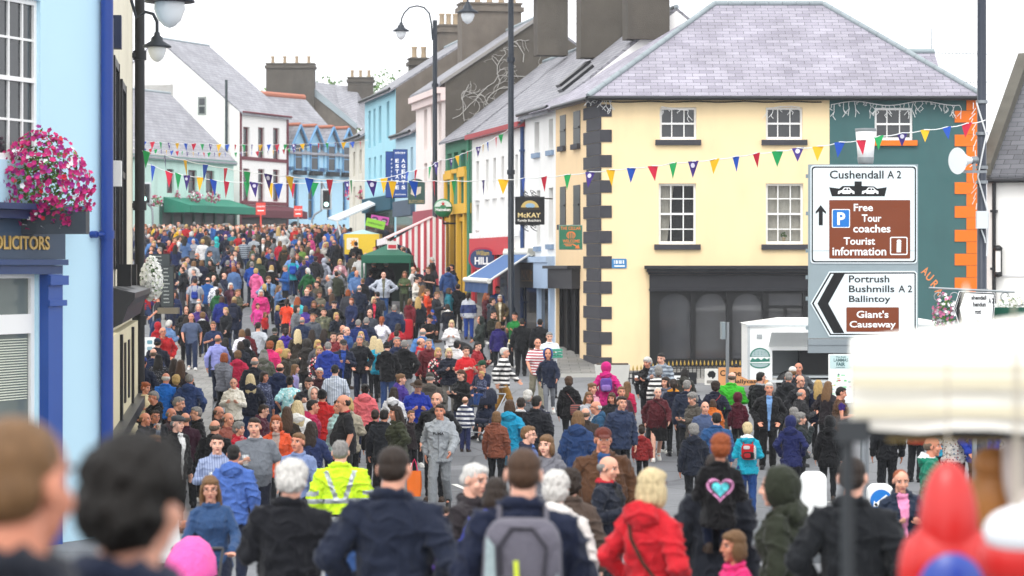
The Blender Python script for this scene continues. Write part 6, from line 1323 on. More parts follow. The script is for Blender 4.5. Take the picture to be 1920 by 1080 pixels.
def skinmat(i):
    k = ('skin', i)
    if k in _MC: return _MC[k]
    col = ('d9a48c', 'd3967c', 'e0b09a', 'c98a70')[i]; m = bpy.data.materials.new('skin'); m.use_nodes = True; n = m.node_tree.nodes; l = m.node_tree.links; b = n['Principled BSDF']; c = C(col); b.inputs['Roughness'].default_value = .5; b.inputs['Specular IOR Level'].default_value = .3
    b.inputs['Subsurface Weight'].default_value = 0; tc = n.new('ShaderNodeTexCoord'); t = n.new('ShaderNodeTexNoise'); t.inputs['Scale'].default_value = 16; t.inputs['Detail'].default_value = 5; l.new(tc.outputs['Object'], t.inputs['Vector'])
    mx = n.new('ShaderNodeMix'); mx.data_type = 'RGBA'; mx.inputs[6].default_value = (c[0]*.85, c[1]*.70, c[2]*.66, 1); mx.inputs[7].default_value = (min(1, c[0]*1.08), c[1]*1.1, c[2]*1.1, 1); l.new(t.outputs[0], mx.inputs[0]); l.new(mx.outputs[2], b.inputs['Base Color']); _MC[k] = m; return m
HC_ = {'k': '17130f', 'd': '2c1f16', 'b': '4d3523', 'n': '7a5a3a', 'l': 'c9a869', 'p': 'dcc79a', 'g': '8d8a86', 'w': 'd9d6d0', 'r': '9c4f26', 'x': '6a5a4c'}
LIPS = M('a8625a', .5, .1); EYE = M('2a211d', .2, .1); BROW = M('4a372a', .8, .2); EYEW = M('d8cfc8', .3, .05); SHOEM = [M('1d1d20', .5, .2), M('d5d3ce', .6, .1), M('3a2c22', .6, .2)]
PATT = {}
def slot(o, mats):
    for i, m in enumerate(mats): o.material_slots[i].link = 'OBJECT'; o.material_slots[i].material = m
def part(name, me, mats, parent):
    o = bpy.data.objects.new(name, me); COL.objects.link(o); o.parent = parent; slot(o, mats); return o
TOPN = {'tee': 't_shirt', 'polo': 'polo_shirt', 'shirt': 'shirt', 'coat': 'coat', 'puffer': 'puffer_jacket', 'hoodie': 'hooded_top', 'rain': 'raincoat', 'jacketh': 'hooded_jacket', 'gilet': 'gilet', 'hivis': 'hi_vis_jacket', 'dress': 'dress'}
NP = 0; ALT = True
def colr(t): return PATT[t[1:]] if t.startswith('@') else cloth(t)
def person(label, X, Y, z, h, face, sex='m', hair='ds', top='jacket:22262e', bottom='trousers:23252b', pose='stand', hat=None, glasses=False, group=None, skin=None):
    """figure standing on z, facing: 0 the camera, 90 to the right of the photograph, 180 away"""
    global NP; NP += 1; rnd = random.Random(NP*13+5); pose = rnd.choice(('stand', 'pockets', 'hold', 'bag', 'stand')) if pose == 'stand' and sex in 'mw' and ALT else pose; build = {'m': 'm', 'h': 'h', 'w': 'w', 'v': 'v', 'b': 'c', 'g': 'c'}[sex]
    o = bpy.data.objects.new('person', body_mesh(build, pose)); COL.objects.link(o); o.location = (X, Y, z); o.rotation_euler = (R(rnd.uniform(-1, 2.5)), R(rnd.uniform(-2, 2)), R(face)); k = h/(1.75 if build != 'c' else 1.80)
    o.scale = (k*rnd.uniform(1.0, 1.12), k*rnd.uniform(1.0, 1.1), k); sk = skinmat(rnd.randrange(4) if skin is None else skin); slot(o, [sk, LIPS, EYE, BROW, EYEW]); tag(o, label, 'person', group)
    hc = hair[0]
    if hat and hat.startswith('hood'): part('hood', hat_mesh('hood', build, pose), [colr(hat.split(':')[1])], o)
    elif hat: hk, hcol = hat.split(':'); part({'cap': 'baseball_cap', 'flat': 'flat_cap', 'beanie': 'beanie', 'brim': 'brimmed_hat'}[hk], hat_mesh(hk, build, pose), [colr(hcol)], o)
    if hair[1:] and not (hat and hat.startswith('hood')): part('hair', hair_mesh(hair[1] if not (hat and hair[1] in 'sm') else 'r', build, pose), [hairmat(HC_[hc])], o)
    t = top.split(':'); kind = t[0]; main = colr(t[1]); inner = colr(t[2]) if len(t) > 2 and t[2] else main; sl_ = colr(t[3]) if len(t) > 3 and t[3] else main; tr = colr(t[-1]) if len(t) > 4 and t[-1] else main
    o['top_z'] = 0; tp = part(TOPN.get(kind, 'jacket'), garment(kind, build, pose), [main, inner, sl_, tr], o); del o['top_z']
    bk, bc = bottom.split(':'); part({'shorts': 'shorts', 'skirt': 'skirt'}.get(bk, 'trousers'), bottoms(bk, build, pose), [colr(bc)], o)
    s = Skel(build, pose); sm = SHOEM[rnd.choice((0, 0, 1, 2))]
    for hp, kn, an, a in s.leg: q = part('shoe', shoe(0), [sm], o); q.location = (an.x, an.y - .01, an.z - .09); q.rotation_euler = (R(35) if a == 'rear' else 0, 0, R(8 if an.x > 0 else -8))
    if glasses: part('glasses', glasses_mesh(build, pose), [BLACK], o)
    return o
TILE = {'A': (0, 680, 2.7), 'B': (240, 400, 4.155), 'C': (600, 400, 4.154), 'D': (240, 620, 4.5), 'E': (600, 620, 4.154), 'G': (380, 820, 4.155), 'H': (740, 820, 4.155), 'I': (1060, 660, 2.572), 'J': (1480, 680, 2.7), 'K': (1390, 580, 4.909), 'P': (0, 0, 1)}
def solveY(py, h):
    lo_, hi_ = 44.0, 150.0
    f_ = lambda y: 500 + F/y*(ZC - g(y) - h)
    if py >= f_(lo_): return lo_
    if py <= f_(hi_): return hi_
    for _ in range(50):
        m_ = (lo_+hi_)/2
        if f_(m_) > py: lo_ = m_
        else: hi_ = m_
    return (lo_+hi_)/2
PEOPLE = []
BYL = {}
def crowd(txt):
    for ln in txt.strip().splitlines():
        if not ln.strip() or ln.startswith('#'): continue
        a, lab = ln.split('|'); q = a.split(); T = TILE[q[0]]; px, py = T[0] + float(q[1])/T[2], T[1] + float(q[2])/T[2]; sex, hair, top, bot, pose, face = q[3:9]; op = dict(x.split('=') if '=' in x else (x, True) for x in q[9:])
        h = float(op['h']) if 'h' in op else {'m': 1.76, 'h': 1.77, 'w': 1.64, 'v': 1.63, 'b': 1.2, 'g': 1.2}[sex]; lift = float(op.get('lift', 0))
        if 's' in op: Y = F/float(op['s']); hh = ZC + (500-py)*Y/F - g(Y) - lift; h = min(max(hh, h-.16), h+.14) if 'fix' not in op or lift else h
        else: Y = solveY(py, h + lift)
        PEOPLE.append(dict(px=px, Y=Y, h=h, lift=lift, face=float(face), sex=sex, hair=hair, top=top, bot=bot, pose=pose, op=op, lab=lab.strip(), fix='fix' in op or 'lift' in op))
def populate():
    for it in range(30):           # neighbours keep an arm's breadth apart
        for i, a in enumerate(PEOPLE):
            for c in PEOPLE[i+1:]:
                if a['lift'] or c['lift'] or abs(a['Y']-c['Y']) > .5: continue
                dx = (a['px']-960)*a['Y']/F - (c['px']-960)*c['Y']/F
                if abs(dx) > .46: continue
                need = .36*math.sqrt(max(0, 1-(dx/.46)**2)); dy = a['Y']-c['Y']
                if abs(dy) < need:
                    m_ = (need-abs(dy))/2*(1 if dy >= 0 else -1)
                    if not a['fix']: a['Y'] += m_
                    if not c['fix']: c['Y'] -= m_
    for p in PEOPLE:
        X = (p['px']-960)*p['Y']/F; op = p['op']; z = g(p['Y']) + p['lift']
        if X > RX(p['Y'])-2.0 and p['Y'] > 80.5 or (X > 4.5 and 77.5 < p['Y'] < 84) or (X < LX(p['Y'])+1.7 and p['Y'] > 58): z += .12
        if p['pose'] == 'ride': z -= .84*p['h']/1.8
        o = person(p['lab'], X, p['Y'], z, p['h'], p['face'], p['sex'], p['hair'], p['top'], p['bot'], p['pose'], op.get('hat'), 'glasses' in op, op.get('group'))
        BYL[op.get('id', p['lab'])] = (o, X, p['Y'], z, p['h'], p['face'])
# ------------------------------------------------------------------ the crowd, person by person
PATT.update(bw=STRIPE('1b1b1f', 'e6e4e0', .11), nw=STRIPE('26304f', 'e8e8ea', .15), rw=STRIPE('a83a4a', 'e6e2e0', .07), tri=STRIPE('b9bcc2', '2e3d70', .7, 2, .45, phase=.62), gy=STRIPE('5b6470', '98a2ac', .09),
  fl=SPOT('e8e6ea', ['8d7fb0', 'b9a9c9'], 22), nf=SPOT('e9eaee', ['232b4c', '2f3a66'], 20, .42), rf=SPOT('2a1c24', ['d8344a', 'f0b8b0', 'e8e4e0'], 15, .4), dn=SPOT('2b3350', ['8a90a8', '5a6488'], 26), mf=SPOT('a9dbe0', ['e4f2f2', '5fb6c4'], 16, .4),
  dot=SPOT('1a1c24', ['d0d2d8', 'b8bac4'], 34, .22), camo=SPOT('5d5f4a', ['3c3f30', '8a8468', '2c2e24'], 8, .45), pl=STRIPE('4a1f28', '2c1820', .12, 0), chk=STRIPE('6f7c9c', '8f9ab6', .03, 0), ws=STRIPE('c6ccd6', '9aa4b4', .045, 0), prt=SPOT('c9c4bf', ['4a4650', '8a5a5a', '6a7a8a'], 24, .4))
crowd('''
B 395 58 m gr jacket:24282f:c9c6c4 trousers:22252b stand 60 | tall bald man in dark jacket standing highest in the far crowd
B 520 76 m gs jacket:2b3348 trousers:22252b stand 180 | grey haired man in navy jacket right of the tall bald man, far crowd
B 585 90 m ds jacket:333947 trousers:22252b stand 170 | man in dark blue coat beneath the green awning, far crowd
B 395 130 w lo rain:e8c32c slim:26304a stand 180 | woman in a bright yellow raincoat in the far crowd
B 350 206 m ns puffer:c62f2c trousers:1f2126 pockets 80 | man in bright red puffer jacket beside the chalkboards
B 192 203 m gr shirt:6f97c4 trousers:2a3040 stand -20 | bald man in light blue shirt above the white flowers
B 245 196 m ks tee:23262c jeans:2b3450 stand 180 | dark haired man in black t shirt left of the red puffer jacket
B 285 150 m ds jacket:3a4a7a trousers:22252b stand 40 | man in blue jacket at the far left edge of the crowd
B 120 140 w do jacket:6a5058 trousers:2a2a30 stand 100 | woman in dusky jacket far left behind the chalkboards
B 90 215 w gm jacket:8a8d8c trousers:2a2a30 stand 0 | grey haired woman in grey by the small chalkboard
B 500 165 m wm jacket:2c6cb0 trousers:2a3040 stand 180 | white haired man in bright blue jacket seen from behind, far left
B 577 222 w ls puffer:e6e6e6:::1d1d22 slim:26304a stand 180 | woman in white padded jacket with black hood, far left
B 650 233 m gs jacket:7e90a2 trousers:39424f stand 180 | grey haired man in pale grey blue jacket seen from behind
B 690 205 g ls rain:46cfd0 slim:26304a stand 180 h=1.45 hat=hood:46cfd0 | small figure in turquoise hooded raincoat, far crowd
B 764 163 m gr jacket:262d40 trousers:22252b stand 180 | broad bald man in long navy jacket, far crowd centre
B 865 148 w bl tee:c23038 slim:26304a stand 20 | brown haired woman in a red top in the far crowd
B 905 190 m gr tee:@gy jeans:3a5078 stand 180 | balding man in grey striped t shirt, far crowd centre
B 985 168 m gs shirt:b8bec4 trousers:3a3f48 stand 180 | grey haired man in pale shirt in front of the maroon awning
B 1050 193 m ws jacket:1e2127:e6e6e4 trousers:22252b stand 0 | white haired man in open black jacket and white shirt, far crowd
B 1095 170 w nl jacket:4a4438 slim:26304a stand 10 | fair haired woman in brown jacket, far crowd centre
B 970 245 w bo shirt:5f6b4c slim:2e2f33 hold 60 | woman in olive blouse looking down, behind the blue jacket
B 1080 255 w dl tee:c6303c slim:26304a stand 0 | long dark haired woman in red t shirt facing the camera, far centre
B 1122 308 m gs jacket:25262c trousers:22252b walk2 180 id=purplebag | grey haired man in black jacket with a dark pack on his back
B 850 255 w lo jacket:3a3f4a slim:26304a stand 60 | short blond woman in charcoal jacket, middle of the far crowd
B 845 287 m ds jacket:23262c:d8d8d8 trousers:22252b stand 0 | dark haired man in black jacket with pale collar, middle of the far crowd
B 815 215 w nm puffer:5a5f68 slim:26304a stand 160 | woman in grey padded coat behind the striped t shirt man
B 530 330 m gr jacket:1d2025 trousers:22252b fold 110 | bald man in black jacket with folded arms left of the street
B 622 312 m ds jacket:3f5f66:e4e4e4 trousers:2a2c30 hold 80 | dark haired man in teal and white jacket by the grey blue jacket
B 462 358 m ds hoodie:8b96a9 trousers:232c40 cup 85 | man in grey blue hooded top holding food near the tall chalkboard
B 520 395 w no jacket:dadada trousers:3a3f48 stand 150 | woman in white top behind the grey blue hooded man
B 575 388 w no puffer:2c3450 slim:23252b stand 180 | ginger blond woman in navy padded jacket seen from behind
B 640 382 w kl jacket:1f2126 slim:23252b stand -30 | black haired woman in black near the navy padded jacket
B 655 437 w dm jacketh:22302c slim:1c1e22 stand 180 | woman in blackish green jacket with scarf, back to the camera
B 765 365 m gs jacket:23262d trousers:22252b stand 180 | grey haired man in black beside the maroon jacket
B 820 370 m gs jacket:4c222b trousers:26272c stand 0 glasses | grey haired man in maroon jacket and glasses facing the camera
B 872 378 w bl shirt:8d9098 slim:2a3040 stand -10 | woman in grey patterned blouse right of the maroon jacket
B 965 375 m gs jacket:2a62b6 trousers:2a3040 walk 180 | man in vivid blue jacket walking away left of the pink coat
B 1003 430 w lm coat:ee86b6:::ee86b6 slim:222a40 walk 180 | blond woman in long pale pink coat walking away
B 1110 403 w lo jacketh:26282d:::c8c8c8 slim:23252b stand 180 | blond woman in black hooded jacket right of the pink coat
B 1020 350 w lo jacket:4a5a4a slim:23252b stand 180 | fair woman in green grey jacket behind the vivid blue jacket
B 1106 490 m nm jacket:86a6c8:3a4a66 slim:1f222a hips 10 | young man in pale denim jacket with hands on hips
B 1290 345 w bo jacket:2bbcc6 slim:2c3a5c walk 180 id=turq | woman in turquoise jacket walking away with a blue backpack
B 1385 328 m gr hoodie:4a40a6 shorts:6a6f78 walk2 180 | man in violet blue hooded top and shorts walking away
B 1466 333 m ks hoodie:3a3b41 shorts:5c5f68 walk 180 | man in charcoal hooded top and grey shorts walking away
B 1520 350 w lo hoodie:b9bdc8 slim:a9adb8 walk 180 hat=hood:b9bdc8 h=1.62 | figure in pale grey hooded top with hood up walking away
B 1275 308 m gs shirt:8fb2da jeans:3a5078 stand 180 | man in light blue shirt behind the turquoise jacket
B 1180 215 w no jacket:c8304a slim:26304a stand 150 | fair haired woman in raspberry jacket, far right centre
B 1225 245 w nl coat:4f4a3c slim:23252b stand 180 | woman in long brown coat seen from behind, far right centre
B 1360 250 w nl shirt:7fa050 slim:26304a stand -40 | woman in leaf green blouse in the far crowd
B 1310 95 m ws jacket:c8302c trousers:2a3040 stand -30 | white haired man in scarlet jacket at the back of the crowd
B 1425 165 g ll rain:e060a0 slim:26304a stand 0 h=1.5 hat=hood:e060a0 | child in pink hood held high in the far crowd
B 1500 110 m ks jacket:1c1f25 trousers:22252b stand -60 | tall man in black jacket near the pale grey awning
B 1580 130 m ks jacket:2f72c0 trousers:22252b stand 180 | man in royal blue jacket in front of the pale grey awning
B 1490 265 w no puffer:7a2f3a slim:26304a stand 190 | woman in wine red padded jacket, far right of the road
B 1540 225 w pl jacket:c9c5c0 slim:26304a stand 20 | pale blond woman in cream jacket left of the yellow stall
B 520 528 m ds tee:b9bec8 jeans:585c66 stand 180 id=bluebag | man in pale grey t shirt with a small blue bag on his back
B 680 548 w ko shirt:@nf slim:2c3a5c stand 180 | woman in white blouse printed with navy shapes, back to the camera
B 806 540 w wo jacket:5a3040:8a5a6a slim:26304a stand 20 | white haired woman in plum cardigan facing down the street
B 852 590 m ns jacket:6b6b54 jeans:3a4a6a hold 60 | young man in khaki jacket beside the white haired woman in plum
B 725 645 w bo puffer:2d3f98 slim:22283a stand 180 | woman in royal blue quilted coat seen from behind
B 816 652 w no coat:2b3551 slim:22283a stand 180 hat=beanie:c9b48c id=navypack | woman in beige hat and long navy raincoat with a dark backpack
B 1036 595 w wo puffer:de4a98 slim:2c3444 stand 10 | white haired woman in hot pink jacket facing the camera
B 1005 700 g dp rain:ee62b6 slim:2c3a5c walk 20 h=1.28 | little girl in bright pink raincoat beside the hot pink jacket
B 1066 770 g nl puffer:d23a3c slim:2c3a5c stand 60 h=1.02 | very small child in red coat next to the pink raincoat girl
B 1237 663 w dp tee:ee623e skirt:26222a walk 180 | woman in coral orange top and dark patterned skirt walking away
B 1312 650 w rl jacket:62d0d8 slim:26304a stand 170 | auburn haired woman in pale turquoise jacket
B 1162 717 g lo jacket:2c3560 slim:26304a stand 120 h=1.2 | fair haired child in navy left of the coral top
B 1302 772 g lo tee:e0408a slim:26304a stand 190 h=1.25 | fair haired child in magenta top right of the coral top
B 1380 720 w bo jacket:6a50a8 slim:26304a stand 180 | woman in violet jacket behind the child in magenta
B 1397 585 m kr jacket:2b3a66 trousers:22252b stand 10 | dark haired man in navy jacket looking down, centre of the street
B 1500 605 w bu jacket:8d8878 slim:2a3040 stand 10 | brown haired woman with bun in stone coloured jacket
B 1452 680 w nl jacket:22242b slim:23252b stand 0 | laughing fair haired woman in black top facing the camera
B 1600 680 m ks jacket:1e2126 trousers:22252b stand 10 hat=flat:2a2a2e | man in black flat cap and black jacket in the middle of the street
B 1517 740 m ds jacket:@camo jeans:2c3a5c stand 10 | young man in camouflage jacket facing the camera
B 1425 780 m ns jacket:6d727a jeans:2c3a5c stand 20 | man in mid grey jacket left of the camouflage jacket
B 1635 770 w lo jacket:2b3342 slim:23252b drink 20 | blond woman in dark slate jacket with her hand at her face
B 455 752 m ks hoodie:17181c trousers:1c1d22 stand 10 hat=hood:17181c | youth in black top with the hood up behind the grey blue t shirt
B 500 808 m gr tee:6d7b97 jeans:2f3f60 walk2 5 | broad bald man in grey blue t shirt and jeans walking forward
B 450 832 w dl jacketh:1d1f24 slim:1c1d22 stand 170 | dark haired woman in black left of the grey blue t shirt
B 585 800 b nm hoodie:1c1d22:::d8d8d8 slim:22252b stand 180 h=1.45 | boy in black top with white hood lining seen from behind
B 672 840 m ns polo:2d4068 jeans:2f3f60 stand 10 | heavy browed man in navy polo shirt facing the camera
B 885 903 w no shirt:@fl slim:2c3a5c stand 180 | woman in white and lilac print blouse seen from behind
B 1020 845 m ds tee:c9cdd2 jeans:585c66 walk 180 | man in very pale grey t shirt walking away
B 285 920 m gr jacket:c22c34:::1c1d22 trousers:2a2c30 drink 20 glasses | balding man in red and black jacket at the left pavement table
B 235 880 b ds rain:c0283a slim:26304a stand 180 h=1.5 hat=hood:c0283a | figure in crimson hooded coat by the left pavement
B 320 866 w wm jacket:7f9cc0 slim:26304a stand 150 | white haired woman in pale denim blue behind the red and black jacket
B 930 895 w do jacket:7a2430 slim:26304a stand 170 | dark haired woman in burgundy right of the lilac print blouse
B 1140 893 w gm hoodie:3b3f35 slim:23252b stand 180 hat=beanie:3b3f35 | figure in blackish olive hooded coat and matching hat
B 1240 893 w dp rain:5c41b2 slim:23252b stand 180 | woman with dark ponytail in purple jacket seen from behind
B 1318 903 w pl jacket:4a4238 slim:23252b stand 190 | blond woman in brown jacket right of the purple jacket
B 1420 905 w dl jacket:3a3440 slim:23252b stand 180 | long haired brunette in dusky grey top, back to the camera
B 1520 898 w dl jacket:2b3350 slim:23252b stand 160 | long dark haired woman in navy near the slate jacket
B 1360 805 h gr jacket:2f3f60 trousers:22252b stand 180 | stout man in navy jumper seen from behind, middle of the street
B 1600 925 m ds jacket:8a3040 trousers:22252b stand 30 | man in deep red jacket under a dark fringe, centre
C 75 112 m bs jacket:2a70ba trousers:22252b stand 180 | man in bright blue anorak left of the yellow stall
C 52 222 w lo jacket:7a2f40 slim:26304a stand 200 | blond woman in claret jacket at the left of the yellow stall
C 110 206 m gr jacket:2a3040 trousers:22252b stand 150 | balding man in navy close to the yellow stall
C 130 240 w kl coat:1f232c slim:1c1d22 stand 180 | dark haired woman in long black coat before the yellow stall
C 155 356 w lo jacket:c9a0a8:f0d8d8 slim:26304a push 10 id=pram1 | blond woman in pink and white top walking with a grey pram
C 265 415 w no jacketh:2b7aaa slim:23252b push 170 | woman in teal blue hooded jacket beside the grey pram
C 282 220 m ks jacket:1c1f25 jeans:3a5a8a stand 190 | black haired man in black jacket at the yellow stall front
C 352 192 m gr jacket:6a6a5c trousers:2a2c30 stand 180 | tall man in khaki jacket at the right of the yellow stall
C 430 374 m gr jacket:22252c trousers:22252b stand 200 | bald man in black at the green gazebo
C 480 392 w lo jacket:c8b088 slim:26304a stand 180 | blond woman in sand coloured jacket at the green gazebo
C 385 450 b ds jacket:2b3a60 slim:26304a stand 170 h=1.45 | boy in navy with pale straps left of the white jumper
C 525 370 m gs jacket:4a4d52 trousers:22252b stand 180 | grey haired man in charcoal jacket buying at the green gazebo
C 490 455 h nr jacket:ccd1da:8a8a78 jeans:3f6aa0 hips 5 | stout man in pale jumper and jeans with hands on hips
C 655 450 w nl shirt:6a7a57 trousers:4a4f3c fold 0 | woman in sage green blouse and olive trousers facing the camera
C 715 414 m gr tee:e6e6e4 trousers:3a3f48 stand 80 | balding man in white t shirt beside the green gazebo
C 855 416 m ns polo:17181c trousers:1c1d22 stand -40 | bearded man in black polo shirt beside the lamp post
C 750 495 w ku jacket:e8e4dc:c8983a slim:26304a hold 70 | dark haired woman with bun in cream top eating
C 800 560 w nl jacket:c88a3a slim:26304a hold 110 | fair haired woman in mustard cardigan right of the sage blouse
C 1000 440 m ks hoodie:47689c jeans:2c3a5c stand 180 | man in washed blue hooded top below the striped curtain
C 1033 420 m ks jacket:18191d trousers:1c1d22 stand -70 | bearded man in black next to the yellow pub pilaster
C 305 560 m gr jacket:2d3952 trousers:1f2228 stand 180 | grey haired man in dark navy jacket behind the pink scarf
C 405 648 w po jacket:2a2f3c:e04a6a slim:23252b stand 20 | blond woman in navy coat with a vivid pink scarf
C 390 745 m gr shirt:5a5f6a trousers:22252b stand -20 | grey haired man with patterned collar behind the navy jumper
C 575 710 h gs jacket:33476f trousers:22283a stand 180 | stout grey haired man in navy blue jumper seen from behind
C 475 803 w rp tee:e4e2e6 slim:26304a stand 180 id=whitepack | auburn haired woman in white with a small patterned backpack
C 772 650 w ll jacket:2b3340 slim:22252b stand 180 | long blond haired woman in dark slate jacket seen from behind
C 828 588 m ns jacket:dc5a2c trousers:2a2c30 hold 90 | man in bright orange jacket in profile
C 905 608 m ns jacket:3f434c trousers:2a2c30 hold 70 | youth in grey jacket with bowed head right of the orange jacket
C 1005 578 w bo jacket:2a8a98 slim:26304a stand 100 | brown haired woman in teal jacket behind the dark suit
C 1067 549 m ds jacket:24262c trousers:1f2126 stand 180 | broad man in black suit jacket seen from behind
C 1160 615 w dp jacket:@tri jeans:3a62b2 stand 170 | woman with dark ponytail in grey, red and navy banded top
C 1005 705 w dl jacketh:2a2f3e:::ece9e4 slim:23252b stand 190 | long dark haired woman in navy coat with white fur hood
C 838 786 m ks tee:1a1b1f trousers:22252b hold 30 hat=cap:22252b | man in dark cap and black t shirt carrying a child
C 868 752 b ls jacket:3a62b0 slim:26304a hold 20 h=1.0 lift=.62 hat=cap:2f62b8 | small child in blue cap carried by the man in black t shirt
C 1015 830 w po jacket:eceaea:f4f4f4 trousers:2a2c30 hold 0 | blond woman in white jacket facing the camera
C 800 893 m gr jacket:6f9ccc trousers:2a2c30 stand 180 | grey haired man in sky blue jacket left of the white jacket
C 594 857 w do jacket:c23040 slim:22252b stand 180 | dark haired woman in red jacket with red shopping trolley behind
C 600 908 w dc jacket:2a2f3c slim:22252b stand 180 | short dark haired woman in navy in front of the red jacket
C 330 918 w lo jacket:7a7468 slim:22252b stand 10 | blond woman in taupe top behind the dark blue zip jacket
C 210 880 m gr jacket:3a6aa8 trousers:22252b stand 60 | bald man in blue jumper, centre of the street
C 160 868 m xr jacket:4a3038 trousers:22252b stand 40 | bald man in plum jacket left of the blue jumper
C 150 925 m ds jacket:8a2a34 trousers:22252b stand 40 | dark haired man in brick red jacket, centre left
C 300 825 m gs jacket:2a3f80 trousers:22252b stand 180 | grey haired man in bright navy anorak seen from behind
C 347 808 m gs jacket:2a3550 trousers:22252b stand 180 | man in dark blue anorak right of the bright navy anorak
C 1375 592 m ds shirt:5a78b0 trousers:22252b stand 10 | tall man in blue checked shirt under the blue awning
C 1332 655 m ds jacketh:414752 trousers:22252b stand 100 | man in slate hooded jacket under the blue awning
C 1405 664 w no jacket:7a6a4a:e4dcc8 slim:22252b stand 0 hat=beanie:e4e0da | woman in white knitted hat under the blue awning
C 1295 645 w rl jacket:6a2f3a slim:22252b stand 60 | auburn woman in wine red top behind the slate hooded jacket
C 1355 755 m ks jacket:3a3a2c trousers:22252b hold 60 | dark haired man bending in an olive brown top near the food table
C 1510 770 m ks polo:1f8f42 trousers:22252b hold -30 | stall holder in bright green polo shirt by the tall lamp post
C 1390 845 w no jacket:3a2f7c slim:22252b stand 180 | woman in deep purple jacket seen from behind by the stall table
C 1565 815 h ks jacket:1d2024 trousers:1c1d22 stand 180 | heavy man in black jacket in front of the butchers door
C 1240 800 w kl rain:39443f slim:22252b walk -70 hat=hood:39443f | figure in dark grey green hooded raincoat leaning on a pram
C 1700 820 m ks jacket:23252b trousers:1c1d22 stand 180 | dark haired man in the butchers doorway
E 1680 58 m gr polo:@rw trousers:a9a594 walk2 10 | balding man in red and white striped polo shirt at the corner
E 1797 8 m gs shirt:eef0f2 trousers:3a3f48 hold 5 id=crate | young man in white shirt carrying a green crate at the corner
E 1790 140 b ds rain:26324e slim:8d9096 walk 0 h=1.6 hat=hood:4a68b0 | boy in navy raincoat with blue hood and grey jeans
C 1075 988 w ku jacket:e6e4e4 slim:22252b stand 160 | dark haired woman with bun in white seen from behind
D 240 103 m ks jacket:2a2f42 trousers:22252b stand 180 hat=cap:2a3450 | man in navy cap and navy jacket by the left pavement
D 222 195 m xr jacket:34466e trousers:22252b stand 180 | balding man in blue jacket hunched by the left pavement
D 262 242 w kl puffer:@dot slim:1c1d22 stand 180 hat=beanie:17181c | woman in black spotted padded coat and black hat
D 110 265 m ds jacket:26324e trousers:22252b stand 170 hat=cap:2f4f98 | man in blue cap at the black drainpipe
D 380 285 w dl jacket:26262c slim:22252b stand 180 | dark haired woman in black left of the denim blue jacket
D 442 285 w bl jacket:3a3034 slim:22252b stand 180 | brown haired woman in dark brown left of the denim blue jacket
D 315 353 m wr jacket:2a8ad8::1c1f26 trousers:22252b stand 180 | white haired man in electric blue and black sports jacket
D 396 372 w lm jacket:5a5448 slim:22252b stand 180 | fair haired woman behind the electric blue jacket
D 520 360 m gs jacketh:40598a jeans:3a4f78 stand 175 | grey haired man in denim blue hooded jacket seen from behind
D 130 433 w ru tee:e4d9b8 slim:22252b stand 60 | ginger haired woman in cream top against the drainpipe
D 200 505 m gs jacketh:1f2126 trousers:22252b hold -60 | short haired man in black hooded jacket beside the ginger woman
D 405 556 m gs jacket:2b2d36 trousers:22252b hold 80 | grey haired man in profile in front of the denim blue jacket
D 225 678 m ds jacket:33363e:8a94a4 trousers:22252b stand 30 glasses s=108 | man in dark rimmed glasses and open dark jacket, left
D 350 672 m gr jacket:4a3038 trousers:22252b stand 70 s=106 | man in brown jacket mostly hidden behind the flat cap
D 140 693 m nr jacket:2b3040 trousers:22252b drink 70 s=112 id=pint1 | man drinking a pint beside the drainpipe
D 390 713 m gs jacket:17181b:e4e4e2 trousers:17181b stand 55 hat=flat:5a5d60 s=128 | ruddy man in grey flat cap and black zip jacket
D 500 830 m xr shirt:4a2238 trousers:22252b stand 190 s=112 | man in maroon shirt behind the flat cap man
D 600 638 m gs jacket:1c1d21 trousers:22252b stand -80 glasses s=108 | grey haired man in glasses and black jacket facing left
D 768 650 m xr jacket:5a4a44 trousers:22252b stand 80 glasses s=104 | bald man in glasses in profile facing right
D 748 772 m xr jacket:18191d trousers:22252b stand 170 s=124 | bald man in black jacket seen from behind, left
D 825 790 m xr shirt:a86a5c trousers:22252b stand 60 s=112 | flushed man half hidden behind the bald man in black
D 945 768 w gm jacket:c82c48:d8a0a0 slim:22252b stand 60 s=118 | laughing grey haired woman in red jacket
D 770 870 m ds shirt:@chk trousers:22252b cup 10 s=152 id=glass1 | smiling young man in checked lilac shirt holding a glass
G 240 88 m kc hoodie:6285c4 jeans:26304a stand 175 s=170 | dark haired youth in light blue hooded top seen from behind
D 1097 728 h ds polo:888d94::::d8dadd trousers:22283a cup 0 s=140 id=pint2 | big man in grey sports polo holding a pint
D 1280 708 w ro jacket:dd6a3c:b8a8a0 slim:22252b stand 0 s=125 | red haired woman with fringe in orange jacket
D 1415 855 m ns shirt:8f9fc0 jeans:26304a cup -25 s=152 | fair young man in pale blue shirt turned to the camera
D 1345 640 w bl jacket:3f3428 slim:22252b stand 180 s=110 | long brown haired woman in dark brown, back to the camera
D 1440 588 w pl coat:ecebe8 slim:b8bcc4 stand 180 s=108 | long white blond haired woman in white coat
D 1545 580 m ks hoodie:c8306c trousers:22252b stand 100 s=106 | dark haired youth in magenta hooded top
D 1550 478 m ds hoodie:d2d1d0 trousers:8a8d94 stand 10 hat=hood:dedcd8 | young man in off white top with its hood up
D 1650 498 m ks jacket:cc3030 trousers:22252b stand 180 hat=beanie:17181c | figure in black knitted hat and red jacket seen from behind
D 1525 390 m ds jacket:3a3d45 trousers:22252b phone -10 | dark haired man in charcoal jacket looking down
D 1610 310 w ws jacket:4a1c26 slim:22252b stand 0 glasses | white haired woman in glasses and dark maroon top
D 1755 285 m ks shirt:@ws jeans:2c3a5c stand 180 | dark haired man in grey striped shirt seen from behind
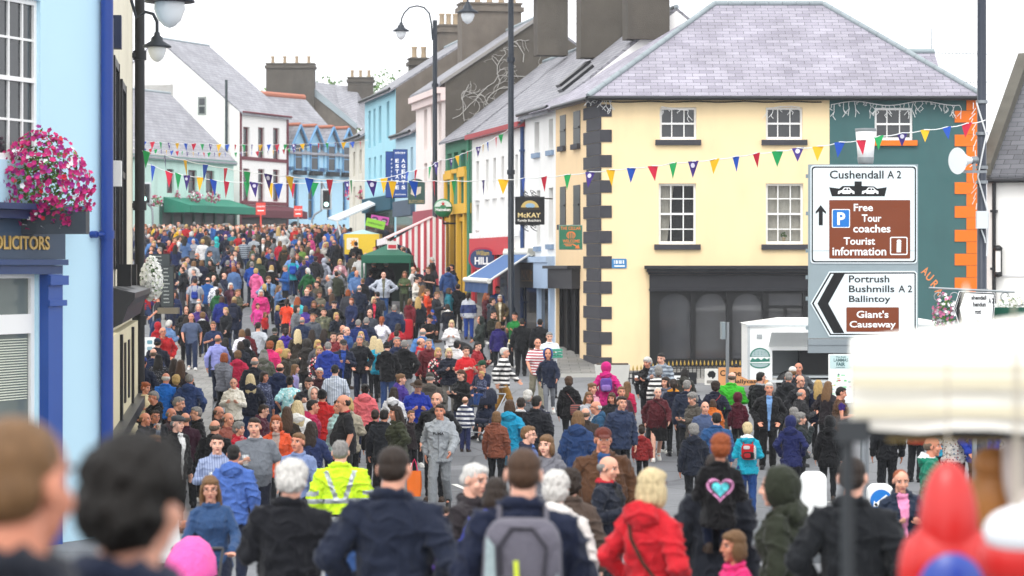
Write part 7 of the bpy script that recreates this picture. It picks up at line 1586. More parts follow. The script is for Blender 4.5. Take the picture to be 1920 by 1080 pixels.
D 882 395 w kc jacket:eeeae0 trousers:1c1d22 hold 0 | dark haired woman in cream fleece eating from a tray
D 1040 363 w pl jacketh:262c42 jeans:3a5078 stand 190 | long blond haired woman in navy jacket seen from behind
D 1140 343 w do shirt:@dn slim:2c3a5c stand 50 | brown haired woman in navy floral blouse
D 1110 620 m ds hoodie:6a2f44 trousers:22252b hold 90 glasses s=104 | young man in glasses and maroon hooded top looking down
D 1372 378 w ku dress:@mf skirt:a9dbe0 stand 180 | woman with dark bun in pale blue floral dress
D 1415 365 g lc shirt:@fl slim:2c3a5c ride 10 h=.95 lift=.75 | small child in flowered top held beside the blue floral dress
D 1270 273 m dr hoodie:2b3c66 jeans:2c3a5c stand 175 | man with thinning crown in navy hooded top
D 1055 220 m gr jacket:2b2f3c trousers:22252b stand 180 | balding man in black navy jacket right of the hot pink jacket
D 935 168 w nm jacketh:cb325f slim:22252b stand 180 | woman in raspberry pink hooded jacket seen from behind
D 806 185 w ro puffer:8d8f98 slim:22252b walk 150 | ginger haired woman in long silver grey padded coat
D 1150 160 w gl jacketh:74776a slim:22252b stand 180 hat=beanie:7d8178 | woman in grey green hooded jacket and knitted hat
D 1318 150 w lo jacket:4f4a3e slim:22252b point 80 | blond woman in khaki jacket pointing along the street
D 1395 283 g nl shirt:b0a8d0 slim:2c3a5c stand 90 h=1.3 | girl in lilac in profile below the pointing woman
D 1605 128 w lo shirt:@rf slim:e4e2e0 stand 0 | blond woman in black and red floral blouse
D 1690 93 m gs jacketh:3c58b2 trousers:22252b stand 180 | man in cornflower blue hooded jacket seen from behind
D 820 60 w kl jacket:1c1d22:e4e4e4 slim:22252b stand 150 | woman in black and white jacket right of the lilac shirt
B 695 943 m xr shirt:aeb2e2 trousers:26304a walk2 175 | bald man in pale lilac shirt walking away
D 965 88 w do jacket:2a2f3e slim:22252b stand 180 | dark haired woman in navy behind the raspberry jacket
D 1012 75 w kl hoodie:1e2026 slim:22252b stand 190 hat=hood:1e2026 | figure in black hood beside the dark haired woman in navy
D 1210 88 w rm jacket:e0408c slim:22252b stand 170 | auburn haired woman in fuchsia top
D 1285 82 g ll hoodie:eea27c slim:2c3a5c stand 180 h=1.5 | girl with long fair hair in peach hooded top
D 1525 72 w gl jacketh:4b4743 slim:22252b stand 180 hat=hood:4b4743 | figure in large brownish grey hooded coat
D 1600 75 w lo jacket:6a6a70 slim:22252b stand 30 | blond woman in grey behind the red floral blouse
E 165 68 m gs jacket:26324e:3a62b0 trousers:22252b stand 10 hat=cap:4a4642 | man in brown cap and navy jacket with blue collar
E 320 38 m gs jacket:20232c trousers:26304a stand 5 | man in zipped blue black jacket facing the camera
E 430 42 w pl jacket:d8d0b8 slim:22252b stand 180 | pale blond woman in beige left of the turquoise padded jacket
E 472 66 w pl puffer:2ab2ca slim:22252b stand 190 | pale blond girl in turquoise padded jacket seen from behind
E 530 88 m ks jacketh:202227 jeans:3c5a8c phone 175 hat=beanie:141518 | big man in black knitted hat and black jacket, back to the camera
E 608 44 m gs jacket:2b3a60 trousers:22252b stand 20 | smiling grey haired man behind the two black jackets
E 655 70 m gs jacketh:232529 trousers:a8a9ac stand 180 | grey haired man in black hooded jacket and pale trousers
E 782 54 m xr jacket:c92e38::a6a8ae trousers:22252b stand 85 | bald man in red jacket with grey sleeves
E 858 60 m gs jacket:7a2a34 trousers:22252b stand 20 | grey haired man right of the red and grey jacket
E 900 130 w lo shirt:@rf slim:22252b stand 20 | short blond woman in dark flowered top right of the red jacket
E 1010 135 w po puffer:252c40 slim:8d8a84 hold 10 | blond woman in navy quilted jacket looking down
E 1150 118 m ds polo:d42c36 jeans:3a5078 stand 20 | man in bright red sports shirt with white lettering
E 1218 85 w ks jacket:a82c38 slim:22252b stand 60 | dark haired woman in dark red behind the shoulder riding child
E 1268 228 m ds tee:242f50 jeans:2f3f60 push -50 hat=cap:1f5a40 id=dad | man in green cap and navy t shirt leaning to a pushchair
E 1262 140 b ls jacket:@dn slim:3a62a0 ride -55 h=.98 lift=1.42 id=rider fix | fair toddler in navy patterned jacket riding on shoulders
E 1415 128 m ws jacket:@bw trousers:a5803a walk 85 | white haired man in black and white striped jumper, mustard trousers
E 335 412 w ku hoodie:ef8d93 slim:2c3a5c stand 185 | dark haired woman in salmon pink hooded top seen from behind
E 215 468 h dr polo:26262b:::c23040 trousers:3a3d40 stand -75 s=112 | heavy bearded man in black sports shirt with red trim
E 145 533 w dp puffer:c2dcd9 slim:1f2228 stand -50 s=106 | dark haired woman in pale mint padded jacket
E 415 600 b ds hoodie:17181c slim:22252b stand 180 s=100 h=1.3 | small boy in black hooded top seen from behind
E 560 440 w dl jacketh:e8e8ea slim:26304a stand 175 | dark haired woman in white hooded jacket seen from behind
E 640 333 w nu hoodie:5c43a0 slim:22252b stand 80 | fair woman with pinned up hair in purple hooded top
E 742 388 m gs hoodie:2444b0 slim:22252b hold 10 hat=brim:54402f | person in brown brimmed hat and cobalt blue hooded top
E 868 328 m gs coat:6a655f trousers:22252b stand 180 hat=cap:56564e | stooped man in grey brown coat and grey cap, back to the camera
E 900 448 m wr jacket:1f2126:3a3a3e trousers:22252b stand -15 s=108 | white haired man with moustache in black jacket
E 1095 303 w bp jacket:1d1e22 jeans:2c3a5c hold -40 | brown haired woman in black leather jacket above the striped boy
E 622 552 w dl puffer:4b5039 slim:22252b pockets -75 s=110 h=1.55 | girl with very long brown hair in olive padded jacket
E 712 583 b ns jacket:3a3034 slim:22252b stand 30 h=1.2 s=97 | little boy peering out beside the olive padded jacket
P 825 757 m ds hoodie:b2b6ba trousers:9fa3a6 walk -8 s=113 id=grey | man in light grey tracksuit walking towards the camera with an orange bag
E 1130 513 b nr jacketh:@nw trousers:3a4472 stand 165 s=87 h=1.22 | boy in navy and white striped hooded top seen from behind
E 1472 540 w bo coat:22a9c9 slim:22252b stand 170 s=104 | brown haired woman in bright turquoise coat seen from behind
E 1545 518 m ds jacket:1e1f23::::e6e6e6 jeans:2c3a5c stand 180 s=102 | dark haired man in black tracksuit top, back to the camera
E 1600 463 w wm jacket:7d8085 slim:22252b stand 160 | white haired woman in grey among the turquoise coat group
E 1682 503 m ks jacketh:30344c trousers:22252b stand 180 s=100 | dark haired man in navy hooded jacket, right of the turquoise coat
E 1590 733 m ns jacket:2c3450:6a8ac0 trousers:22252b stand 75 glasses s=142 | fair man in glasses and navy jacket in profile
E 1762 808 w no jacketh:8b8b92 slim:22252b stand -25 s=165 | smiling fringed woman in pale grey jacket
I 25 118 w bm jacketh:1f1f23 slim:22252b stand 180 | curly brown haired woman in black jacket with tartan bag
I 122 148 w nu shirt:e0b0bc slim:2c3a5c stand 40 | woman with pinned hair in pale pink near the stone trough
I 100 190 w nl tee:c3c5ca::22242a slim:2c3a5c stand 10 s=92 | long haired girl in grey t shirt and dark jacket
I 207 50 w nl rain:d62c93 slim:22252b stand 175 hat=hood:d62c93 id=purplepack | figure in magenta hooded raincoat with a purple backpack
I 215 195 w bl jacket:22242a slim:22252b stand -20 s=92 | long brown haired girl in black jacket right of the grey t shirt
I 155 233 m wr jacketh:3b6b8d:d0d0d0 trousers:22252b stand -75 glasses s=102 | white haired man in glasses and teal blue jacket
I 55 283 w no rain:30507f slim:1c1d22 stand 175 s=122 | fair haired woman in belted blue raincoat seen from behind
I 270 165 v ns shirt:@pl slim:9a9ca4 stand 10 | person in maroon checked shirt with a brown shoulder bag
I 295 143 g nl jacket:d2306a slim:22252b stand 150 h=1.3 | child in cerise behind the maroon checked shirt
I 180 364 h ns jacket:6c4a30:3f6a9c jeans:2c3a5c stand 5 hat=cap:7a3a2c s=175 | stout man in brown jacket, blue shirt and rust coloured cap
I 215 580 m gr jacket:2a3142:1a1b20::c22a3a trousers:22252b stand 65 s=200 | balding man in navy jacket with red collar turned right
I 437 170 v wc jacket:6b212d skirt:17181b walk 5 s=90 | white haired woman in maroon jumper and black skirt
I 400 165 w dl jacket:2c2d33 slim:6a7080 walk 10 s=80 | dark haired woman in charcoal behind the maroon jumper
I 395 25 w wm jacket:1b1c20 slim:22252b hold -40 | woman with braided silver hair in black cardigan by the banner
I 458 4 m ks jacket:@gy trousers:22252b stand -25 | dark haired man in grey striped jumper at the gold railings
I 455 70 w gm jacket:@bw slim:22252b stand 180 | grey haired woman in black and white striped top by the banner
I 525 130 w dp jacketh:252c48:::d8a030 slim:22252b stand 180 | woman with dark ponytail in navy with yellow hood lining
I 570 173 w kl coat:50504a slim:22252b stand 180 s=82 | dark haired woman in dark khaki coat seen from behind
I 665 238 m gr shirt:5f7092 trousers:22252b stand 5 s=100 | bald man in slate blue shirt facing the camera
I 715 140 w dm jacket:262c44 slim:22252b stand 180 | plum haired woman in navy with a red strap across her back
I 625 195 w gm jacket:6a645c slim:22252b hold -60 | grey haired woman bending behind the khaki coat
I 715 250 w bo jacket:dd8a3c slim:22252b stand 170 h=1.45 s=90 | child in orange jacket right of the slate blue shirt
I 792 98 m xr jacket:52c83f trousers:8a8a80 stand 175 | bald man in vivid lime green fleece seen from behind
I 835 238 g nl hoodie:6a1a33 slim:22252b stand 180 h=1.5 hat=hood:6a1a33 s=88 | figure in burgundy hooded top below the lime fleece
I 938 95 m ks puffer:1d2027:::b4b7ba trousers:1c1d22 stand 125 glasses | black haired man in black puffer jacket with grey hood
I 975 145 m ws jacket:1f2024:8fb2d8 trousers:17181b pockets 0 | white haired man in black jacket and blue striped shirt
I 1065 95 m gs jacketh:33363b trousers:22252b stand 175 | grey haired man in dark grey hooded jacket at the van queue
I 1130 108 m dr jacket:26282e trousers:22252b stand 40 glasses | balding dark haired man in glasses in the van queue
I 1092 70 m ns jacket:3a3f48 trousers:22252b stand 190 hat=cap:eceae6 | man in white cap at the burger van counter
I 1127 50 m xr shirt:6a6d72 trousers:22252b stand -10 | bald man leaning near the burger van hatch
I 1222 135 w ll jacket:252f52 slim:22252b stand 180 | blond woman in navy jacket at the burger van
I 1255 140 w nl jacket:3a3238 slim:22252b stand 150 | fair woman in dark top next to the fair poster
I 1135 228 m gr jacket:3a3a3e trousers:22252b hold 110 s=92 | cropped haired man in dark grey jacket with pink flowers
I 1110 285 w gm jacket:5a5448 slim:22252b stand 190 s=100 | grey blond woman behind the navy hooded figure
I 1137 316 w gm jacket:2f3a3c slim:22252b drink 90 s=104 | grey haired woman touching her face, right of the navy hood
I 1095 320 w nl rain:2c3672 slim:22252b stand 170 hat=hood:2c3672 s=108 | figure in bright navy hooded raincoat seen from behind
I 1265 360 w nl rain:1b1c21 slim:22252b stand 180 hat=hood:1b1c21 s=108 | figure in black hooded raincoat left of the stall post
I 625 408 w gm jacketh:262e40 slim:22252b stand 190 s=118 | curly grey haired woman in slate navy hooded jacket
I 722 355 m ks jacket:3a6a9a trousers:22252b stand 180 s=112 | dark crown of a man in blue behind the curly child
I 728 398 g rm jacket:17161a slim:23304e ride 180 h=1.27 lift=1.25 s=276 fix id=heart | curly ginger child in black heart jumper riding piggyback
I 705 500 m ds rain:2b303c trousers:22252b stand 180 s=271 h=1.72 fix id=heartdad | man in dark slate waterproof carrying the ginger child on his back
I 877 384 w pm jacketh:1fb9ce:::e8ecec jeans:2f5a96 stand 180 s=117 id=redpack | blond woman in bright turquoise jacket with a red backpack
I 400 555 w po rain:d22a3a slim:22252b stand 140 s=305 id=redcoat | pale blond woman in bright red waterproof close to the camera
I 1080 560 w no rain:3b4131:9aa0a4 slim:22252b stand -110 hat=hood:3b4131 s=300 | figure in dark olive hood close to the camera facing left
I 830 862 g no jacket:ee4a98 slim:22252b stand -70 s=290 h=1.28 | smiling girl in pink top low at the bottom edge
J 345 468 m dc jacket:22262c trousers:1c1d22 stand 165 s=335 | broad man in charcoal tracksuit close behind the stall post
J 582 628 w rc jacket:2b3a52:e8a8c8 slim:22252b hold 5 s=200 | woman with short auburn hair and a pink scarf
J 718 373 m xr jacketh:1c9178:::e4e4e4 trousers:22252b stand 80 s=158 | bald man in emerald green hooded coat facing right
P 1662 760 m ds jacketh:22242a:::b0b0b8 trousers:22252b stand 180 s=110 | figure in black jacket and grey scarf under the canopy edge
P 1790 765 w lo jacket:@prt slim:22252b stand 150 s=112 | figure in pale patterned top behind the emerald coat
P 1834 762 w do jacket:3050b4:d8d8e0 slim:22252b stand 5 s=112 | figure in bright blue jacket under the canopy
P 1765 768 w do jacket:3ab0cc slim:22252b stand 170 s=104 | figure in aqua jacket just behind the emerald coat
P 1716 768 m ks jacket:a82a30 trousers:22252b stand 150 s=98 | figure in red jacket between the black jacket and emerald coat
P 1890 770 w wo jacket:@prt slim:22252b stand 190 s=110 | figure in grey flecked coat at the right edge under the canopy
P 1575 725 m ks gilet:6b4a2c::4a2c8c trousers:22252b hold 90 s=95 | person in brown gilet with purple sleeves below the fair poster
P 22 772 m nc jacket:2a2f3c trousers:22252b stand 155 s=1070 h=1.78 fix | out of focus brown haired head at the bottom left corner
P 210 820 m km jacket:2a3550 trousers:22252b stand 155 s=960 h=1.72 fix | out of focus black haired person in navy at the bottom left
P 535 864 m wm jacket:1d1f28 trousers:22252b stand 175 s=300 | white haired man in plain black jacket close to the camera
P 645 825 m gs hivis:d4ee3a jeans:3f6498 stand 180 s=185 id=hivis | steward in yellow reflective jacket seen from behind
P 737 834 m dc jacket:263048 trousers:22252b stand 170 s=350 id=navyman | crop haired man in plain navy jacket close to the camera
P 970 824 m bc jacket:252f4c trousers:22252b stand 180 s=400 id=packman fix | crop haired man in navy jacket wearing a big grey backpack
P 405 908 w nl shirt:42648e slim:26304a push 5 glasses s=222 id=denim | fair haired woman in glasses and denim shirt pushing a pink pram
P 893 868 m ws jacket:3a3338 trousers:22252b stand 55 s=262 | white haired man in dark brown suit jacket beside the backpack
P 915 896 w do jacket:2c42c4 slim:22252b stand 175 s=285 h=1.58 | dark haired person in royal blue left of the grey backpack
P 1043 884 w wm coat:e6e2de slim:b8bcc4 stand 170 s=285 | white curly haired woman in white coat close to the camera
P 823 947 g dl rain:7a58b8 slim:22252b stand 60 s=228 h=1.32 | girl in lavender jacket left of the dark suit jacket
P 290 835 m ns jacket:3a3a44 trousers:22252b stand 60 s=150 | fair haired young man half hidden behind the black haired head
P 300 965 w dl coat:@dot slim:22252b hold 40 s=205 h=1.6 | person in navy spotted coat with a white bag, lower left
P 1078 880 w dm jacket:6a5a50 slim:22252b stand 180 s=240 | dark haired woman behind the white curly haired woman
P 1006 742 m ks jacket:2a2c34 jeans:2c3a5c stand 160 | man in plain charcoal jacket behind the navy hooded jacket
P 1248 706 w do jacket:7a8090 slim:22252b stand -40 | dark haired woman in pale slate jacket by the black banner
P 1292 712 m gs jacket:2f3a52 trousers:22252b stand 170 | grey haired man in dusk blue jacket left of the lime fleece
P 1160 742 m ds jacket:3a4a6a trousers:22252b stand 20 | dark haired man in steel blue jacket behind the checked shirt
P 1205 800 b ds hoodie:a83a3a slim:22252b stand 175 s=100 h=1.25 | small boy in brick red hooded top left of the slate blue shirt
P 1096 765 m xr jacket:4a3f3a trousers:22252b stand 170 s=106 | bald man in chocolate jacket behind the belted blue raincoat
P 930 770 w no jacket:98604a slim:22252b stand 160 s=104 | fair haired woman in terracotta jacket left of the turquoise coat
P 716 770 m ks jacket:32363e trousers:22252b stand 170 s=108 | black haired man in graphite jacket behind the olive padded girl
P 655 745 w lo jacket:c0b8a8 slim:22252b stand 175 s=105 | blond woman in oatmeal jacket behind the bearded man
P 585 790 w dl jacket:3a4a78 slim:22252b stand 165 s=122 | long dark haired woman in ink blue behind the red haired woman
''')
populate()
# ------------------------------------------------------------------ prints on clothes, things carried
def top_of(pid):
    return [c for c in BYL[pid][0].children if c.name.split('.')[0] in TOPN.values() or c.name.startswith('jacket')][0]
def wrap(top, b, name, mat, back=False, off=.004):
    """lay a flat x,z outline onto the front or back of a garment"""
    me = top.data; bm = bmesh.new(); bm.from_mesh(me); from mathutils.bvhtree import BVHTree
    t = BVHTree.FromBMesh(bm); v = []; sg = 1 if back else -1
    for x, y, z in b.v:
        h = t.ray_cast(Vector((x, sg*1.0, z)), Vector((0, -sg, 0)))
        v.append((x, (h[0].y if h[0] else sg*.14) + sg*(off + y), z))
    b.v = v; bm.free(); return b.build(name, mat, top)
def wraptext(top, s_, x0, x1, z0, z1, mat, back=False, flip=False):
    me = textmesh(s_, .02); b = MB(); xs = [v.co.x for v in me.vertices]; zs = [v.co.y for v in me.vertices]
    for v in me.vertices: b.v.append((x0 + (v.co.x-min(xs))/(max(xs)-min(xs))*(x1-x0), 0, z0 + (v.co.y-min(zs))/(max(zs)-min(zs))*(z1-z0)))
    for p in me.polygons: b.f.append(tuple(p.vertices)); b.m.append(0); b.sm.append(False)
    return wrap(top, b, 'lettering', mat, back, .012)
def paint(top, fn, mats):
    me = top.data.copy(); top.data = me; n = len(me.materials)
    for m in mats: me.materials.append(m)
    idx = [0]*len(me.polygons); me.polygons.foreach_get('material_index', idx)
    for i, p in enumerate(me.polygons):
        r = fn(p.center, p.normal)
        if r is not None: idx[i] = n + r
    me.polygons.foreach_set('material_index', idx)
    for i in range(n): top.material_slots[i].link = 'OBJECT'
SILV = M('9aa0a2', .35, .08, 8, metal=.4)
def hv(c, n_):
    x, z = abs(c.x), c.z
    if abs(z - 1.12) < .025 or (z > 1.12 and z < 1.43 and c.y > 0 and abs(x - (.035 + (z-1.12)*.32)) < .022) or (x > .2 and abs(z-1.2) < .025): return 0
    if z < .98: return 0 if abs(z - .93) < .022 else 1
paint(top_of('hivis'), hv, [SILV, cloth('1b1e26')])
t = top_of('grey'); wraptext(t, 'PUMA', -.085, .085, 1.235, 1.285, M('24262a', .7)); 
b = MB(); b.poly([(-.006,0,.84),(.006,0,.84),(.006,0,1.22),(-.006,0,1.22)]); wrap(t, b, 'zip', M('6a6d70', .5), off=.003)
t = top_of('man in bright red sports shirt with white lettering'); b = MB()
for i in range(8): x = -.1 + i*.025; b.poly([(x, 0, 1.2), (x+.018, 0, 1.2), (x+.018, 0, 1.235-.01*(i % 2)), (x, 0, 1.235)])
wrap(t, b, 'lettering', SWH, off=.012)
def heart(k, n=40): return [(k*16*math.sin(a)**3/17, k*(13*math.cos(a)-5*math.cos(2*a)-2*math.cos(3*a)-math.cos(4*a))/17) for a in (2*math.pi*i/n for i in range(n))]
t = top_of('heart'); zc = 1.22
for k0, k1, mt, nm, of in ((.155, .13, 'e39ac8', 'heart_outline', .004), (.095, .0, '5fd0d8', 'heart_centre', .004), (.12, .112, 'b070a0', 'heart_stitch', .005)):
    b = MB(); n = 40; A, B_ = heart(k0), heart(max(k1, .001)); rings = [[(a[0]*(1-j/4)+c[0]*j/4, a[1]*(1-j/4)+c[1]*j/4) for a, c in zip(A, B_)] for j in range(5)]
    b.add([(x, 0, zc+z) for r in rings for x, z in r], [(j*n+i, j*n+(i+1) % n, (j+1)*n+(i+1) % n, (j+1)*n+i) for j in range(4) for i in range(n)], 0, True); wrap(t, b, nm, M(mt, .7, .1, 20), True, of)
def rb(b, x0, x1, y0, y1, z0, z1, r=.04, n=10, mi=0, p=.5):   # soft box
    c = ((x0+x1)/2, (y0+y1)/2, (z0+z1)/2); h = ((x1-x0)/2, (y1-y0)/2, (z1-z0)/2); vs = []; m = n
    sg = lambda v: (abs(v)**p)*(1 if v >= 0 else -1)
    for i in range(m+1):
        t = math.pi*i/m
        for j in range(2*n): a = math.pi*j/n; vs.append((c[0]+h[0]*sg(math.sin(t))*sg(math.cos(a)), c[1]+h[1]*sg(math.sin(t))*sg(math.sin(a)), c[2]+h[2]*sg(math.cos(t))))
    N = 2*n; b.add(vs, [(i*N+j, (i+1)*N+j, (i+1)*N+(j+1) % N, i*N+(j+1) % N) for i in range(m) for j in range(N)], mi, True)
def like(o, pid):
    p = BYL[pid][0]; o.location = p.location; o.rotation_euler = p.rotation_euler; o.scale = p.scale; return o
def backpack(pid, label, body, pocket, w_=.15, z0=1.0, z1=1.42, d=.17, y0=.14, strap=None, stripe=None):
    o = thing('backpack', label, 'backpack'); like(o, pid); b = MB(); rb(b, -w_, w_, y0-.03, y0+d, z0, z1); b.build('bag', body, o)
    b = MB(); rb(b, -w_*.78, w_*.78, y0+d*.55, y0+d+.045, z0+.02, z0+(z1-z0)*.52); b.build('pocket', pocket, o)
    for sx in (-1, 1):
        b = MB(); b.tube([(sx*w_*.6, y0+.0, z1-.03), (sx*.1, .07, 1.47), (sx*.115, -.06, 1.44), (sx*.125, -.15, 1.30), (sx*.15, -.1, 1.12), (sx*w_*.9, y0, z0+.08)], .016, 6, flat=.5); b.build('strap', strap or body, o)
    if stripe: b = MB(); b.obox((.02, y0+d+.046, z0+.2), (.010, 0, .0), (0, .004, 0), (.008, 0, .13)); b.build('zip', stripe, o)
    return o
o = backpack('packman', 'large grey backpack with pale side panels and a lime zip', cloth('807d88'), cloth('6d6a76'), .17, .93, 1.44, .2, .15, cloth('77747f'), M('c8d63a', .5))
PG = cloth('b7c4c6')
for sx in (-1, 1): b = MB(); b.prism([(sx*.165, 1.0), (sx*.10, .95), (sx*.06, 1.0), (sx*.15, 1.2)] if sx < 0 else [(sx*.165, .98), (sx*.1, .96), (sx*.12, 1.32), (sx*.155, 1.36)], .30, .375); b.build('side_panel', PG, o)
b = MB(); b.tube([(-.09, .36, 1.18), (-.1, .365, 1.32), (-.04, .34, 1.4), (.05, .34, 1.4), (.1, .365, 1.32), (.09, .36, 1.18)], .008, 6); b.build('piping', cloth('4a4852'), o)
backpack('redpack', 'red and black child backpack with chequered side on the turquoise jacket', cloth('c62a34'), cloth('1d1c20'), .13, 1.06, 1.36, .13, .15)
o = [x for x in bpy.data.objects if x.get('label', '').startswith('red and black child')][0]; CQ = bpy.data.materials.new('check'); CQ.use_nodes = True; nn = CQ.node_tree.nodes; ck = nn.new('ShaderNodeTexChecker'); ck.inputs['Scale'].default_value = 45; tcn = nn.new('ShaderNodeTexCoord'); CQ.node_tree.links.new(tcn.outputs['Object'], ck.inputs[0]); ck.inputs[1].default_value = (.8,.8,.8,1); ck.inputs[2].default_value = (.02,.02,.02,1); CQ.node_tree.links.new(ck.outputs[0], nn['Principled BSDF'].inputs[0])
b = MB(); rb(b, -.14, -.085, .16, .285, 1.06, 1.33); b.build('side_panel', CQ, o); b = MB(); rb(b, -.03, .09, .3, .335, 1.1, 1.19); b.build('badge', cloth('b83038'), o); b = MB(); rb(b, -.02, .1, .27, .292, 1.26, 1.33); b.build('label', cloth('d8d0d0'), o)
backpack('turq', 'blue backpack on the turquoise jacket in the far crowd', cloth('2458b4'), cloth('2f68c4'), .15, 1.02, 1.4, .16, .14)
backpack('navypack', 'dark navy backpack on the long navy raincoat', cloth('222a45'), cloth('2a3352'), .17, .95, 1.38, .16, .15)
backpack('purplepack', 'lilac purple backpack on the magenta raincoat', cloth('7a5cae'), cloth('a88ac8'), .13, 1.05, 1.38, .13, .15)
backpack('whitepack', 'small white patterned backpack on the auburn haired woman', PATT['fl'], PATT['fl'], .12, 1.05, 1.35, .12, .13)
backpack('purplebag', 'dark plum backpack on the grey haired man in black', cloth('3a2f4a'), cloth('4a3d5c'), .15, 1.02, 1.4, .15, .14)
backpack('bluebag', 'small blue drawstring bag on the pale grey t shirt', cloth('2a48a0'), cloth('3556b4'), .11, .98, 1.25, .1, .12)
# small things in hands
def pint(pid, pos, label, col='b8742a'):
    p = BYL[pid][0]; o = thing('beer_glass', label, 'glass'); like(o, pid); o.location = p.matrix_basis @ Vector(pos); b = MB(); b.lathe([(.03, 0), (.036, .08), (.042, .14), (.039, .14), (.028, .02), (.0, .015)], (0,0,-.06), 16); b.build('tumbler', M((.8,.85,.85), .05, .0, alpha=.25, spec=.6), o)
    b = MB(); b.lathe([(.0, .016), (.027, .02), (.034, .1), (.0, .1)], (0,0,-.06), 16); b.build('beer', M(col, .2, .1), o)
pint('pint2', (-.085, -.36, 1.2), 'amber pint glass held by the big man in the grey polo'); pint('glass1', (-.085, -.36, 1.2), 'near empty tumbler held by the smiling young man', 'c8c4b0'); pint('pint1', (-.05, -.29, 1.47), 'amber pint glass at the lips of the man by the drainpipe')
p = BYL['crate'][0]; o = thing('crate', 'green plastic crate carried by the young man in white', 'crate'); like(o, 'crate'); b = MB()
for a in ((-.26,.26,-.55,-.535),(-.26,.26,-.245,-.23),(-.26,-.245,-.535,-.245),(.245,.26,-.535,-.245)):
    for zz in (1.1, 1.18, 1.26): b.box(*a, zz, zz+.05)
b.box(-.25, .25, -.54, -.24, 1.09, 1.1); b.build('basket', M('3f8f78', .5, .1), o); b = MB(); b.tube([(-.26,-.4,1.31),(.26,-.4,1.31)], .012, 6); b.build('rim', M('58a892', .5), o)
def carrier(label, X, Y, z, w_, h, mat, hm, rz=0):
    o = thing('carrier_bag', label, 'bag', (X, Y, z), rz); b = MB(); v = []
    for i, (zz, k) in enumerate(((0, .9), (h*.4, 1.05), (h*.8, 1.0), (h, .92))):
        for j in range(16): a = 2*math.pi*j/16; sx = math.copysign(abs(math.cos(a))**.4, math.cos(a)); sy = math.copysign(abs(math.sin(a))**.4, math.sin(a)); v.append((sx*w_/2*k + .006*math.sin(i*3+j*2), sy*w_*.22*(1.2-k*.4) + .008*math.sin(j*1.7+i), zz))
    b.add(v, [(i*16+j, i*16+(j+1) % 16, (i+1)*16+(j+1) % 16, (i+1)*16+j) for i in range(3) for j in range(16)], 0, True); b.add(v[:16], [tuple(range(16))[::-1]]); b.build('bag', mat, o)
    for sy in (-.02, .02): b = MB(); b.tube([(-w_*.25, sy, h*.95), (-w_*.12, sy, h+.13), (0, sy, h+.2), (w_*.12, sy, h+.13), (w_*.25, sy, h*.95)], .008, 6); b.build('handle', hm, o)
    return o
_, X, Y, z, h, fc = BYL['grey']; carrier('bright orange carrier bag with pink handles held by the man in grey', (777-960)*Y/F, Y-.05, ZC + (500-930)*Y/F, .24, .42, M('e8701e', .4, .08, 6), M('d82a60', .5))
o_, X, Y, z, h, fc = BYL['person in navy spotted coat with a white bag, lower left']; carrier('white paper bag held by the person in the spotted coat', X+.12, Y-.38, z+.68, .22, .38, M('e4e6e6', .6, .05, 6), M('d0d2d2', .6), .4)
# shopping trolley bag behind the red jacket
Y = solveY(590, 1.1); s = F/Y; o = thing('shopping_trolley', 'red fabric shopping trolley bag standing in the road', 'shopping trolley', P(763, 0, s)); o.location.z = g(Y); b = MB(); rb(b, -.22, .22, -.15, .15, .25, .95, p=.35); b.build('bag', cloth('c8283c'), o)
b = MB(); b.tube([(-.18,.17,.1),(-.18,.17,1.1),(.18,.17,1.1),(.18,.17,.1)], .014, 6); b.build('frame', STEEL, o)
for sx in (-.2, .2): b = MB(); b.lathe([(.02,-.02),(.09,-.02),(.09,.02),(.02,.02)], (0,0,0), 16); w_ = b.build('wheel', BLACK, o); w_.location = (sx, .17, .09); w_.rotation_euler = (0, R(90), 0)
